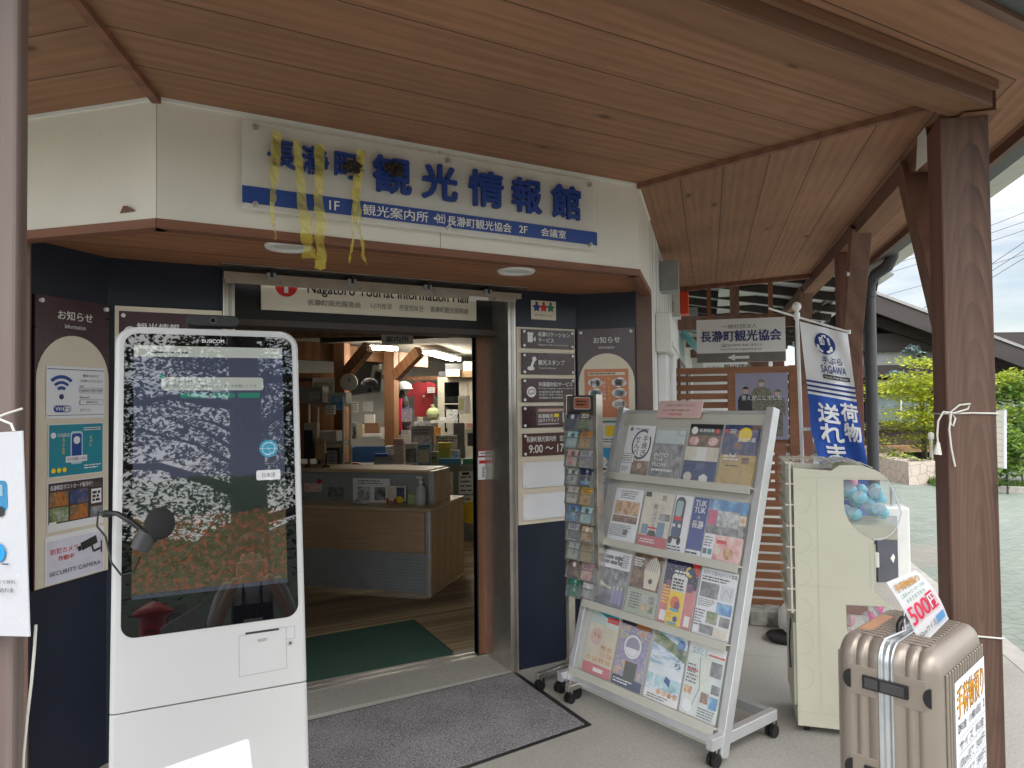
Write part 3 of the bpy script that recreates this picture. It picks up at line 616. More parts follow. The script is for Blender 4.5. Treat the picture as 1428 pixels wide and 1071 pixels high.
def poster(T, name, label, cat, fn, u0, v0, u1, v1, mat=None, off=.006, grp=None):
    o = T @ M.Translation((u0, -off, v0)); s = Sheet(.0005); s.board(0, 0, u1-u0, v1-v0, mat or P_paper, .0008); fn(s, u1-u0, v1-v0)
    return tag(s.build(name, None, o), label, cat, grp)
P_teal = pm('teal print', (.01, .25, .33), .4, var=.05); P_yel = pm('yellow print', (.85, .62, .02), .45); P_navyp = pm('navy print', (.012, .035, .11), .45); P_bprint = pm('brown print', (.05, .028, .024), .45)
PH = {'autumn': pic('autumn photo', [(.25, .06, .01), (.5, .16, .02), (.12, .1, .06), (.6, .3, .1)], 26), 'night': pic('night photo', [(.02, .03, .08), (.06, .08, .2), (.3, .16, .05)], 24), 'green': pic('green photo', [(.03, .07, .02), (.12, .2, .05), (.3, .32, .2), (.5, .55, .6)], 22),
 'grey': pic('grey photo', [(.04, .045, .05), (.2, .21, .22), (.45, .45, .44)], 20), 'river': pic('river photo', [(.12, .25, .38), (.35, .5, .62), (.75, .82, .88), (.2, .32, .3)], 12, (1, 1, 2.5)), 'food': pic('food photo', [(.25, .1, .04), (.5, .26, .12), (.7, .5, .3), (.2, .25, .08)], 30), 'pink': pic('pink photo', [(.6, .2, .22), (.75, .45, .42), (.8, .7, .62)], 24), 'brown': pic('brown photo', [(.06, .035, .025), (.2, .11, .07), (.4, .28, .2)], 24), 'flower': pic('flower photo', [(.25, .3, .12), (.5, .35, .55), (.2, .22, .4), (.6, .5, .3), (.6, .12, .15)], 28), 'blue': pic('blue photo', [(.03, .08, .25), (.1, .3, .55), (.5, .65, .75)], 16), 'pool': pic('pool photo', [(.15, .4, .45), (.45, .65, .7), (.8, .85, .85)], 16), 'mono': pic('mono print', [(.1, .1, .1), (.5, .5, .5), (.75, .75, .73)], 34), 'cream': pic('cream print', [(.55, .5, .4), (.68, .63, .52), (.74, .7, .6)], 18)}
def wifi(s, w_, h):
    s.rect(.004, h-.014, w_-.004, h-.011, P_navyp); s.rect(.004, .012, w_-.004, .014, P_navyp)
    c = w_*.24
    for r0, r1 in ((.062, .076), (.04, .052), (.018, .031)): s.ring(c, h*.47, r0, r1, P_blue, 48, 132, 14, up=0)
    s.disc(c, h*.415, .011, P_navyp); s.rr(w_*.11, h*.12, w_*.40, h*.25, .014, P_blue); s.rr(w_*.26, h*.135, w_*.39, h*.235, .01, P_paper); s.tx('Wi', w_*.135, h*.15, w_*.245, h*.225, P_paper, .02, 0); s.tx('Fi', w_*.28, h*.15, w_*.37, h*.225, P_navyp, .02)
    u = w_*.54; s.tx('無料 Wi-Fi が', u+.015, h*.80, w_*.88, h*.86, P_ink, 0, 0); s.tx('ご利用いただけます', u, h*.70, w_*.95, h*.755, P_ink, 0, 0); s.tx('SSID', u, h*.60, u+.02, h*.64, P_ink, 0, 0)
    for v in (.49, .26): s.rr(u, h*v, w_*.96, h*(v+.10), .004, P_ink, 1); s.rr(u+.0012, h*v+.0012, w_*.96-.0012, h*(v+.10)-.0012, .003, P_paper, 1)
    s.tx('NAGATORO-FREE', u+.006, h*.515, w_*.94, h*.565, P_ink, .01, 0); s.tx('Password', u, h*.385, u+.045, h*.43, P_ink, .01, 0); s.tx('04943311', u+.03, h*.287, w_*.86, h*.335, P_ink, .01, 0); s.tx('ながとろ', u, h*.13, u+.05, h*.19, P_ink, 0, 0)
XL = Pix(TLb)
def pbox(Xp, tl, br): a, b = Xp(*tl), Xp(*br); return min(a[0], b[0]), min(a[1], b[1]), max(a[0], b[0]), max(a[1], b[1])
poster(TLb, 'wifi_notice', 'white laminated notice with a blue wireless fan on the left notice board', 'notice', wifi, .045, 1.50, .325, 1.712)
def teal(s, w_, h):
    s.rect(.003, .003, w_-.003, h-.003, P_teal); s.disc(.022, h-.045, .012, P_paper); s.tx('CHARGE', .04, h-.052, .095, h-.038, P_paper, .01)
    P_ph = pm('pale blue print', (.5, .7, .8), .4); s.rr(w_*.38, h*.22, w_*.6, h*.85, .012, P_ph); s.rr(w_*.4, h*.26, w_*.58, h*.81, .01, P_blue); s.disc(w_*.49, h*.68, .016, P_paper)
    s.rect(w_*.29, h*.26, w_*.68, h*.38, P_paper); s.tx('スマホ充電レンタル', w_*.31, h*.285, w_*.66, h*.355, P_navyp, .01)
    for i in range(3): s.disc(.02+i*.025, h*.13, .010, P_yel, up=0)
    s.lines(w_*.62, h*.1, w_*.96, h*.2, 2, P_paper); s.lines(w_*.6, h*.85, w_*.96, h*.93, 2, P_paper); s.tv('スマホ充電', w_*.24, h*.75, .012, .014, P_yel, .01); s.tv('お得に', w_*.74, h*.75, .012, .016, P_yel, .01)
poster(TLb, 'phone_charger_poster', 'teal poster with a white phone on the left notice board', 'poster', teal, .055, 1.265, .318, 1.478)
def cards(s, w_, h):
    s.rect(.004, .03, w_-.004, h-.003, P_bprint); s.tx('長瀞限定ポストカード販売中！', .012, h-.032, w_*.78, h-.012, P_paper, .012)
    for i, (a, b, k) in enumerate(((.03, .5, 'autumn'), (.38, .5, 'night'), (.03, .18, 'green'), (.38, .18, 'autumn'))): s.rect(w_*a, h*b, w_*(a+.32), h*(b+.3), PH[k], 0)
    s.rect(w_*.76, h*.45, w_*.95, h*.76, P_paper); s.lines(w_*.78, h*.48, w_*.93, h*.72, 3, P_bprint, .7); s.rect(w_*.74, h*.16, w_*.97, h*.38, PH['grey']); s.lines(w_*.74, h*.8, w_*.97, h*.9, 2, P_gink); s.rect(w_*.02, .004, w_*.14, h*.2, P_offw)
poster(TLb, 'postcard_poster', 'dark brown poster of four autumn postcards on the left notice board', 'poster', cards, .052, 1.05, .322, 1.246)
def cctv(s, w_, h):
    s.rect(.006, .004, w_-.004, h-.02, pm('lilac paper', (.68, .66, .76), .5)); s.tx('防犯カメラ', w_*.08, h*.60, w_*.53, h*.72, P_red, .02); s.tx('作動中', w_*.2, h*.44, w_*.46, h*.55, P_red, .02); s.tx('SECURITY CAMERA', w_*.06, h*.16, w_*.93, h*.25, P_ink, .004)
    c = (w_*.74, h*.69); a = R(14)
    def rt(p): return (c[0]+p[0]*math.cos(a)-p[1]*math.sin(a), c[1]+p[0]*math.sin(a)+p[1]*math.cos(a))
    s.poly([rt(p) for p in ((-.045, -.016), (.035, -.016), (.035, .018), (-.045, .018))], P_ink, 0); s.poly([rt(p) for p in ((-.062, -.012), (-.046, -.012), (-.046, .008), (-.062, .008))], P_ink, 0)
    s.line([(w_*.77, h*.62), (w_*.80, h*.48), (w_*.93, h*.52)], .009, P_ink, 0); s.rect(w_*.93, h*.42, w_*.955, h*.68, P_ink)
poster(TLb, 'camera_notice', 'white notice with a black security camera drawing, lowest on the left notice board', 'notice', cctv, .045, .845, .325, 1.035, P_paper)
# board behind the kiosk
T = frame((.0, yW-.016, 0), Xv)
t = thing('kiosk_side_board', 'cream framed maroon board on the navy wall, mostly hidden behind the kiosk', 'notice board', T @ M.Translation((.22, 0, .84))); TI = M.Translation((-.22, 0, -.84))
s = Sheet(); s.board(.012, .84, .453, 1.99, P_ivory, .012); s.build('back_panel', t, TI)
s = Sheet(); s.k = 2; s.rect(.028, 1.2, .44, 1.968, P_maroon); s.tx('観光情報', .098, 1.878, .27, 1.918, P_offw, .015); s.disc(.072, 1.875, .026, P_offw); s.disc(.072, 1.885, .006, P_maroon); s.build('maroon_face', t, TI); bolt_part(t, .045, 1.948, TI)
# directory of plates right of the door
T = frame((0, yW-.016, 0), Xv); X = Pix(T)
t = thing('directory_board', 'cream board carrying a column of maroon and white plates right of the door', 'directory', T @ M.Translation((2.24, 0, .835))); TI = M.Translation((-2.24, 0, -.835))
s = Sheet(); s.board(2.048, .835, 2.458, 1.985, P_ivory, .012); s.build('back_panel', t, TI)
rows = [(1.862, 1.972), (1.708, 1.822+.012), (1.545, 1.672+.012), (1.395, 1.52+.002), (1.23, 1.362), (1.045, 1.195), (.86, 1.01)]
P_bplate = pm('brown sign plate', (.085, .03, .024), .35)
def plate(i, fn, mat=P_maroon, lb=None):
    v0, v1 = rows[i]; q = Sheet(); q.k = 0; q.box((2.075, -.014, v0), (2.445, -.006, v1), mat); q.k = 1; q.st = .0007
    b = Sheet(); b.k = 22; fn(b, v0, v1-v0); q.v += []; o = q.build('plate', t, TI, bevel=.002); 
    if lb: o['label'] = lb
    for u in (2.092, 2.43):
        for v in (v0+.014, v1-.014): w_ = MB(); w_.cyl((u, -.014, v), (u, -.019, v), .0085, P_offw, n=10); w_.build('screw_cap', o)
    if b.f: b.build('lettering', o)
def p0(b, v, h): b.rr(2.115, v+.034, 2.15, v+.075, .005, P_offw); b.disc(2.123, v+.083, .011, P_offw, 14, up=0); b.disc(2.143, v+.083, .011, P_offw, 14, up=0); b.poly([(2.152, v+.05), (2.168, v+.038), (2.168, v+.07)], P_offw); b.tx('長瀞ロケーション', 2.185, v+.07, 2.41, v+.097, P_offw, .02); b.tx('サービス', 2.185, v+.036, 2.295, v+.062, P_offw, .02); b.tx('Nagatoro Film Commission', 2.185, v+.014, 2.395, v+.026, P_offw, .004)
def p1(b, v, h): b.disc(2.135, v+.035, .025, P_offw, 20, .012); b.line([(2.135, v+.035), (2.155, v+.085)], .017, P_offw); b.disc(2.158, v+.09, .015, P_offw, 16); b.tx('観光スタンプ', 2.185, v+.055, 2.37, v+.086, P_offw, .02); b.tx('Tourist Stamp', 2.185, v+.03, 2.305, v+.043, P_offw, .004)
def p2_(b, v, h): b.disc(2.137, v+.06, .032, P_offw, 24); b.ring(2.13, v+.06, .012, .016, P_maroon, 40, 320); b.ring(2.147, v+.062, .01, .014, P_maroon, 200, 500); b.tx('外国語対応サービス', 2.185, v+.092, 2.425, v+.118, P_offw, .02); b.tx('Foreign language support service', 2.185, v+.074, 2.43, v+.085, P_offw, .006); b.tx('外国语言支持服务', 2.185, v+.054, 2.355, v+.066, P_offw, .012); b.tx('외국어 지원 서비스', 2.185, v+.037, 2.355, v+.049, P_offw, .012); b.tx('外國語言支持服務', 2.185, v+.019, 2.355, v+.031, P_offw, .012)
def p3_(b, v, h): b.rect(2.165, v+.012, 2.425, v+h-.008, pm('taupe print', (.12, .07, .06), .4)); b.rr(2.18, v+.094, 2.40, v+.110, .007, pm('salmon print', (.55, .36, .3), .5)); b.tx('長瀞観光', 2.18, v+.055, 2.285, v+.08, P_offw, .016); b.tx('QRガイドマップ', 2.18, v+.03, 2.325, v+.052, P_offw, .016); b.rect(2.29, v+.06, 2.325, v+.08, P_yel); b.lines(2.18, v+.016, 2.34, v+.025, 1, P_offw); b.rect(2.35, v+.03, 2.41, v+.088, P_offw)
def p4_(b, v, h): b.tx('長瀞町観光案内所', 2.10, v+.082, 2.305, v+.115, P_offw, .012); b.tx('営業時間', 2.33, v+.082, 2.435, v+.115, P_offw, .012); b.tx('9:00 ～ 17:00', 2.115, v+.018, 2.425, v+.065, P_offw, .02)
for i, (fn, m_, lb) in enumerate(((p0, P_maroon, 'maroon plate with a film camera mark'), (p1, P_maroon, 'maroon plate with a rubber stamp mark'), (p2_, P_maroon, 'maroon plate with lines in several languages'), (p3_, P_maroon, 'maroon plate with a guide map sticker'), (p4_, P_bplate, 'brown plate with opening hours'), (lambda *a: 0, P_paper, 'blank white plate'), (lambda *a: 0, P_paper, 'blank white plate at the foot of the column'))): plate(i, fn, m_, lb)
# three star emblem
def stars(s, w_, h):
    for i, m_ in enumerate((pm('emblem blue', (.02, .05, .25), .5), P_red, pm('emblem green', (.02, .25, .12), .5))):
        c = (w_*(.22+.28*i), h*.64); s.poly([(c[0]+(.031 if k % 2 == 0 else .017)*math.cos(R(90+36*k)), c[1]+(.031 if k % 2 == 0 else .017)*math.sin(R(90+36*k))) for k in range(10)], m_, 0); s.disc(c[0], c[1]+.026, .009, m_, 12, up=0)
    s.k += 1; s.tx('彩の国さいたま', w_*.14, h*.18, w_*.86, h*.30, P_gink, .004)
poster(frame((0, yW-.004, 0), Xv), 'emblem_plate', 'small cream plate with three coloured stars high on the navy wall right of the door', 'sign', stars, 2.155, 2.035, 2.33, 2.148, P_ivory, .003)
# posters on the right notice board
def orange(s, w_, h):
    O = pm('orange poster', (.62, .24, .12), .5); s.rect(0, 0, w_, h, O); s.rect(w_*.08, h*.87, w_*.92, h*.93, P_ivory); s.lines(w_*.1, h*.885, w_*.9, h*.92, 1, P_bprint, .7)
    for u in (.24, .78):
        for v in (.72, .5, .27):
            for du, dv, r in ((-.06, 0, .028), (.03, .01, .034), (.09, -.01, .026), (0, -.02, .03)): s.disc(w_*u+du*w_*.9, h*v+dv*h, r, P_offw, 14, r*.8, up=0)
            s.k += 1; s.lines(w_*(u-.08), h*(v-.04), w_*(u+.09), h*(v+.04), 3, P_teal if v == .5 else P_bprint, .4)
    s.tv('気になる所で', w_*.56, h*.82, .016, .024, P_yel, .02); s.tv('ながとろ旅', w_*.46, h*.75, .016, .024, P_offw, .02)
poster(TRb, 'orange_event_poster', 'orange poster with white clouds on the notice board behind the slim leaflet rack', 'poster', orange, .04, 1.45, .305, 1.74)
def info2(s, w_, h):
    s.rect(0, h*.82, w_, h, P_ivory); s.rect(w_*.0, h*.86, w_*.7, h*.93, P_teal); s.rect(w_*.45, h*.35, w_*.65, h*.75, P_yel); s.rect(w_*.7, h*.35, w_*.93, h*.75, pm('pale blue print', (.5, .7, .8), .4)); s.lines(0.01, h*.1, w_*.9, h*.28, 2, P_gink); s.lines(.01, h*.4, w_*.38, h*.75, 4, P_teal)
poster(TRb, 'service_leaflet', 'pale printed leaflet with teal heading below the orange event poster', 'leaflet', info2, .045, 1.28, .31, 1.44)
def ship(s, w_, h):
    s.rect(0, h*.4, w_, h, pm('sky print', (.05, .35, .62), .45)); s.disc(w_*.35, h*.55, .03, P_offw); s.disc(w_*.22, h*.65, .022, P_yel); s.tv('秩父', w_*.82, h*.92, .03, .034, P_ink, .02); s.lines(w_*.3, h*.25, w_*.8, h*.35, 1, P_ink, .7); s.lines(w_*.3, h*.06, w_*.9, h*.2, 2, P_gink)
poster(TRb, 'blue_sky_leaflet', 'sky blue and white leaflet between the service leaflet and the information sign', 'leaflet', ship, .06, 1.085, .295, 1.265)
def tinfo(s, w_, h):
    s.rect(0, 0, w_, h, pm('vivid blue', (.02, .06, .42), .4)); s.disc(w_*.5, h*.68, w_*.36, P_paper, 36); s.th('i', w_*.5, h*.54, h*.28, P_red, .04, .5, 1.6); s.tx('Tourist', w_*.1, h*.31, w_*.9, h*.40, P_paper, .02, 0); s.tx('Information', w_*.06, h*.19, w_*.94, h*.28, P_paper, .02, 0); s.tx('長瀞駅前', w_*.25, h*.07, w_*.75, h*.14, P_paper, .02)
poster(TRb, 'information_sign', 'blue sign with a red i in a white disc between the two leaflet racks', 'sign', tinfo, .045, .70, .30, 1.06)
# ================================================================ sign hung over the walk
sO = ms(0, 3.47); T = frame(sO, mD)
t = thing('hanging_sign', 'white and grey sign with blue characters and a left arrow hung from the porch ceiling', 'sign', T @ M.Translation((.622, 0, 1.9))); TI = M.Translation((-.622, 0, -1.9))
s = Sheet(); s.board(.221, 1.902, 1.024, 2.315, P_offw, .03); s.k = 1; s.rect(.221, 1.902, 1.024, 1.992, pm('taupe grey', (.17, .155, .14), .45)); s.poly([(.50, 1.947), (.57, 1.978), (.57, 1.96), (.70, 1.96), (.70, 1.934), (.57, 1.934), (.57, 1.916)], P_offw)
s.build('panel', t, TI)
s = Sheet(); s.k = 4; s.tx('一般社団法人', .46, 2.222, .775, 2.262, P_gink, .0); s.tx('長瀞町観光協会', .26, 2.10, .985, 2.205, pm('sign navy', (.012, .02, .16), .4), .03); s.tx('☎0494-66-3311', .44, 2.048, .81, 2.078, P_gink, .002); s.tx('http://www.nagatoro.gr.jp', .44, 2.012, .81, 2.036, P_gink, 0); s.build('lettering', t, TI)
for u in (.34, .90):
    q = MB(); q.box((u-.02, .002, 2.315), (u+.02, .035, 2.655+K*u), W_slat); q.build('hanger', t, TI); q = MB(); q.box((u-.05, -.03, 2.648+K*u), (u+.05, .05, 2.662+K*u), P_white); q.build('bracket', t, TI)
T = frame(ms(0, 7.0), mD)
t = thing('far_walk_sign', 'small white sign with dark characters hanging far along the walk under the near sign', 'sign', T @ M.Translation((.6, 0, 1.95))); TI = M.Translation((-.6, 0, -1.95))
s = Sheet(); s.board(.25, 1.93, 1.05, 2.16, P_offw, .03); s.k = 1; s.tx('長瀞町', .30, 1.985, .5, 2.03, P_gink, .004); s.tx('観光情報館', .54, 1.975, 1.02, 2.05, P_ink, .02); s.build('panel', t, TI)
# ================================================================ slat screen with poster
T = frame(ms(0, 1.75), mD); TS = T
t = thing('slat_screen', 'brown timber slat screen standing across the covered walk', 'screen', T @ M.Translation((.49, 0, 0))); TI = M.Translation((-.49, 0, 0))
for a in (.045, .455, .87): q = MB(); q.box((a, -.01, .03), (a+.055, .045, 1.785), W_slat); q.build('post', t, TI)
q = MB(); q.box((.045, -.014, 1.735), (.925, .045, 1.78), W_slat); q.build('rail', t, TI)
for a, b in ((.10, .455), (.51, .87)):
    for i in range(26): z = .09+i*.0635; q = MB(); q.box((a, .004, z), (b, .022, z+.044), W_slat); q.build('slat', t, TI)
P_camo = pic('camouflage print', [(.03, .03, .025), (.09, .085, .06), (.2, .18, .13), (.06, .07, .05)], 60); P_skin = pm('printed skin', (.5, .33, .25), .5, var=.1); P_lil = pm('lilac grey print', (.24, .23, .31), .45, var=.08, sc=3)
def recruits(s, w_, h):
    s.rect(.004, .004, w_-.004, h-.004, P_lil)
    for cx, sh, hh, m_, hair in ((.2, .155, .62, P_ink, P_ink), (.5, .19, .72, P_camo, P_camo), (.80, .15, .58, P_camo, P_camo)):
        u = w_*cx; a = w_*sh; top = h*(hh+.02)
        s.poly([(u-a*.62, h*.05), (u-a*.1, h*.05), (u, h*.32), (u+a*.1, h*.05), (u+a*.62, h*.05), (u+a*.6, h*.4), (u+a*.95, h*.33), (u+a, top-.045), (u+a*.75, top-.012), (u+a*.25, top), (u-a*.25, top), (u-a*.75, top-.012), (u-a, top-.045), (u-a*.95, h*.33), (u-a*.6, h*.4)], m_)
        s.disc(u, top+.028, .019, P_skin, 18, .026); s.poly([(u+.021*math.cos(R(x)), top+.036+.02*math.sin(R(x))) for x in range(0, 181, 20)], hair)
        if hair is P_camo: s.rect(u-.024, top+.034, u+.024, top+.04, hair)
    s.tx('答えがここでした', w_*.12, h*.555, w_*.88, h*.625, P_paper, .008)
poster(T, 'recruit_poster', 'lilac grey poster of three standing recruits on the slat screen', 'poster', recruits, .508, 1.262, .862, 1.765, P_lil, .012)
# ================================================================ things on the side wall
def walltag(name, label, cat, fn, grp=None): q = MB(); fn(q); return tag(q.build(name, None, TW, bevel=.003), label, cat, grp)
t = thing('alarm_lamp', 'orange red alarm lamp with a white base high on the white side wall', 'alarm', TW @ M.Translation((3.55, 0, 2.5)))
q = MB(); q.box((-.12, -.07, -.15), (.12, -.001, .13), P_white); q.build('base', t, bevel=.004); q = MB(); q.box((-.10, -.15, -.12), (.10, -.071, .1), pm('alarm red', (.8, .06, .01), .35)); q.build('lens', t, bevel=.01)
s = Sheet(); s.k = 1; s.tx('SECOM', -.0, -.03, .1, .0, P_ink, .01); o = s.build('lettering', t, M.Translation((-.121, -.01, 0)) @ M.Rotation(R(-90), 4, 'Z') @ M.Rotation(R(90), 4, 'Y'))
walltag('junction_box', 'grey junction box high on the white side wall just below the porch ceiling', 'box', lambda q: q.box((1.55, -.13, 2.33), (1.75, -.001, 2.54), P_grey), 'grey boxes on the side wall')
walltag('junction_box', 'grey junction box farther along the white side wall beyond the alarm lamp', 'box', lambda q: q.box((5.9, -.2, 2.45), (6.2, -.001, 2.75), P_grey), 'grey boxes on the side wall')
walltag('window_awning', 'small turquoise awning over a window far along the side wall', 'awning', lambda q: q.prism([(5.0, -.002, 2.45), (5.0, -.30, 2.12), (5.0, -.30, 2.08), (5.0, -.002, 2.40)], (1.8, 0, 0), pm('turquoise cloth', (.2, .55, .6), .6)))
# ================================================================ mats
def mat_mesh(name, label, pts, z, th, m, edge, ew):
    t = thing(name, label, 'mat', V((sum(p[0] for p in pts)/len(pts), sum(p[1] for p in pts)/len(pts), z)))
    L = [V((p[0], p[1], 0))-V((t.matrix_world.translation.x, t.matrix_world.translation.y, 0)) for p in pts]; q = MB()
    c = sum(L, V())/len(L); q.prism([c+(p-c)*(1-ew/(p-c).length) for p in L], (0, 0, th), m); q.build('pile', t)
    q = MB(); q.prism(L, (0, 0, th*.6), edge); q.build('rubber_edge', t); return t
def carpet(n, a, b, sc=220):
    m, nt, bs = newmat(n); vec, _ = coords(nt, (1, 1, 1), False); f = noise(nt, vec, sc, 3, .8); g_ = noise(nt, vec, 3, 4); cc = ramp(nt, f, [(.40, a), (.60, b)])
    cc = mixc(nt, .25, cc, ramp(nt, g_, [(.3, tuple(x*.6 for x in a)), (.7, b)])); nt.links.new(cc, bs.inputs['Base Color']); bs.inputs['Roughness'].default_value = .95; bump(nt, bs, f, .8, .004); return m
mat_mesh('entrance_mat', 'speckled dark grey mat on the concrete in front of the entrance', [(.30, 2.66), (2.0, 2.80), (2.02, 3.56), (.52, 3.53)], .001, .009, carpet('grey mat pile', (.055, .052, .055), (.42, .40, .41), 130), P_black, .035)
mat_mesh('indoor_mat', 'dark green mat on the plank floor just inside the entrance', [(.45, 3.99), (1.835, 3.95), (1.87, 4.75), (.45, 4.75)], .013, .006, carpet('green mat pile', (.03, .085, .06), (.055, .13, .095)), pm('green rubber', (.02, .06, .045), .8), .02)
# ================================================================ kiosk
ka, kt = R(4), R(8.5)
KX = V((math.cos(ka), -math.sin(ka), 0)); KN = V((-math.sin(ka)*math.cos(kt), -math.cos(ka)*math.cos(kt), math.sin(kt))); KZ = KN.cross(KX); KZ = KZ if KZ.z > 0 else -KZ
KO = at(290, 670, 2.1); TK = frame(KO, KX, KZ)
kb = TK @ V((.012, .1, -1.31)); TB = frame(V((kb.x, kb.y, 0)), KX); kio = thing('kiosk', 'tall white touch screen kiosk standing left of the entrance', 'kiosk', TB)
RELK = TB.inverted() @ TK
P_kw = pm('kiosk white', (.52, .52, .513), .32, var=.012, sc=3, coat=.3)
def slab(pts, y0, y1, mat, r=.02, n=6):
    """slab whose vertical front edges are rolled over; top and bottom edges only eased"""
    q = MB(); k = len(pts); cx = sum(p[0] for p in pts)/k; cz = (min(p[1] for p in pts)+max(p[1] for p in pts))/2; hw = max(abs(p[0]-cx) for p in pts); hh = max(abs(p[1]-cz) for p in pts)
    R_ = [(y1, 0.)]+[(y0+r*(1-math.sin(R(90*i/n))), r*(1-math.cos(R(90*i/n)))) for i in range(n+1)]; vs_ = []
    for y, ins in R_: vs_ += [((p[0]-cx)*(1-ins/hw)+cx, y, (p[1]-cz)*(1-ins*.12/hh)+cz) for p in pts]
    q.add(vs_, [(i*k+j, i*k+(j+1) % k, (i+1)*k+(j+1) % k, (i+1)*k+j) for i in range(len(R_)-1) for j in range(k)], mat, True); q.add(vs_[-k:], [tuple(range(k))], mat); q.add(vs_[:k], [tuple(range(k))[::-1]], mat); return q
def toprr(u0, v0, u1, v1, r, rb): A = rrect(u0, v0, u1, v1, r, 8); B = rrect(u0, v0, u1, v1, rb, 8); return A[:18]+B[18:]
q = slab(toprr(-.247, -.612, .270, .462, .052, .004), 0, .075, P_kw, .014); up_ = q.build('upper_body', kio, RELK)
q = slab(toprr(-.247, -1.24, .270, -.614, .004, .02), .0, .17, P_kw, .014); q.build('lower_body', kio, RELK)
q = MB(); q.box((-.23, .06, -1.24), (.25, .17, -.2), P_kw); q.build('rear_housing', kio, RELK, bevel=.02)
q = MB(); q.box((-.29, -.22, 0), (.29, .30, .035), P_kw); q.build('base_plate', kio, bevel=.01)
# screen
m, nt_, b = newmat('screen bezel glass'); b.inputs['Base Color'].default_value = (.004, .004, .005, 1); b.inputs['Roughness'].default_value = .015; b.inputs['Specular IOR Level'].default_value = .5; b.inputs['Coat Weight'].default_value = 1; b.inputs['Coat IOR'].default_value = 1.5; b.inputs['Coat Roughness'].default_value = .01; P_glass = m
def screen_mat(n, c, st=1.0):
    m, nt_, b = newmat(n); b.inputs['Base Color'].default_value = (.004, .004, .005, 1); b.inputs['Roughness'].default_value = .015; b.inputs['Specular IOR Level'].default_value = .5; b.inputs['Coat Weight'].default_value = 1; b.inputs['Coat IOR'].default_value = 1.5; b.inputs['Coat Roughness'].default_value = .01
    b.inputs['Emission Color'].default_value = rgba(c) if isinstance(c, tuple) else (1, 1, 1, 1); b.inputs['Emission Strength'].default_value = st; return m, nt_, b
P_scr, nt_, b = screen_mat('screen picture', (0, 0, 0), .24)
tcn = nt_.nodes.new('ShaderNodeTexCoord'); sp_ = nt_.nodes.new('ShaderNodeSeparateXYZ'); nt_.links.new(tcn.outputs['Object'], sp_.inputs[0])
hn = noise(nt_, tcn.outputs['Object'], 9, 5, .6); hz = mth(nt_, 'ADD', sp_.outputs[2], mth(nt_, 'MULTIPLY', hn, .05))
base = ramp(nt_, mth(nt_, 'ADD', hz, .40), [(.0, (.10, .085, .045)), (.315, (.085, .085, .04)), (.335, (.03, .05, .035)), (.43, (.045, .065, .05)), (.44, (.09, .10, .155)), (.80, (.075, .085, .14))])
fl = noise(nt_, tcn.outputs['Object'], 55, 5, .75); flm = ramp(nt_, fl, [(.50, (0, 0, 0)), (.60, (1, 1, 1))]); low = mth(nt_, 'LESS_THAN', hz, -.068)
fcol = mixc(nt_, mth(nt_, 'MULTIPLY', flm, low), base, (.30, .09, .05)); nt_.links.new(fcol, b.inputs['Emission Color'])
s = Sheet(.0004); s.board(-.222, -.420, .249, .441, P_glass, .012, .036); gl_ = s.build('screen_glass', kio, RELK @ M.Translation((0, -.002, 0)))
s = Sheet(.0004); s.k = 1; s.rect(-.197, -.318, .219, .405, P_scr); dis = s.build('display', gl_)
P_ui, *_ = screen_mat('screen ui pale', (.30, .32, .29), .45); P_uid, *_ = screen_mat('screen ui dark', (.03, .035, .05), .5); P_uig, *_ = screen_mat('screen ui green', (.02, .14, .10), .45); P_uiw, *_ = screen_mat('screen ui white', (.6, .6, .62), .45); P_uib, *_ = screen_mat('screen globe', (.04, .22, .32), .5)
s = Sheet(.0004); s.k = 3
s.rect(-.197, .372, .219, .405, P_ui, 0); s.k += 1; s.lines(-.15, .378, -.01, .392, 1, P_uid, .35); s.disc(-.14, .386, .005, P_uid)
s.rr(-.125, .27, .16, .31, .008, P_ui); s.tx('こんにちは！長瀞町へようこそ！', -.115, .294, .01, .303, P_uid, 0); s.tx('長瀞観光についてご案内いたします。お気軽にどうぞ', -.115, .279, .14, .288, P_uid, 0); s.disc(-.125, .312, .009, P_uig)
for a, b_ in ((-.075, .0), (.007, .078), (.085, .15)): s.rr(a, .246, b_, .262, .007, P_uig, 0)
s.k += 1; s.disc(.172, .088, .027, P_uib); s.ring(.172, .088, .018, .0195, P_uiw, n=20, up=0); s.rect(.145, .0875, .199, .0885, P_uiw); s.rr(.135, -.008, .205, .022, .006, P_uiw); s.tx('日本語', .152, .0, .19, .014, P_uid, 0)
s.rect(-.197, -.318, .219, -.306, P_uid)
s.build('screen_menu', dis)
s = Sheet(.0004); s.k = 1; s.tx('BUSICOM', -.014, .4175, .048, .4285, P_uiw, .014); s.build('maker_mark', gl_)
# printer door
P_seam = flat('panel seam', (.32, .32, .32)); s = Sheet(.0005); s.k = 1
s.line([(.08, -.455), (.212, -.447), (.212, -.565), (.08, -.568), (.08, -.455)], .0018, P_seam); s.line([(.213, -.45), (.237, -.448), (.237, -.483), (.213, -.484)], .0015, P_seam); s.rect(.098, -.4535, .192, -.4475, P_ink, 1); s.tx('RECEIPT', .132, -.479, .158, -.471, P_gink, 0); s.disc(.223, -.495, .0062, P_steel, up=1); s.disc(.223, -.495, .003, P_ink)
s.build('printer_door', up_)
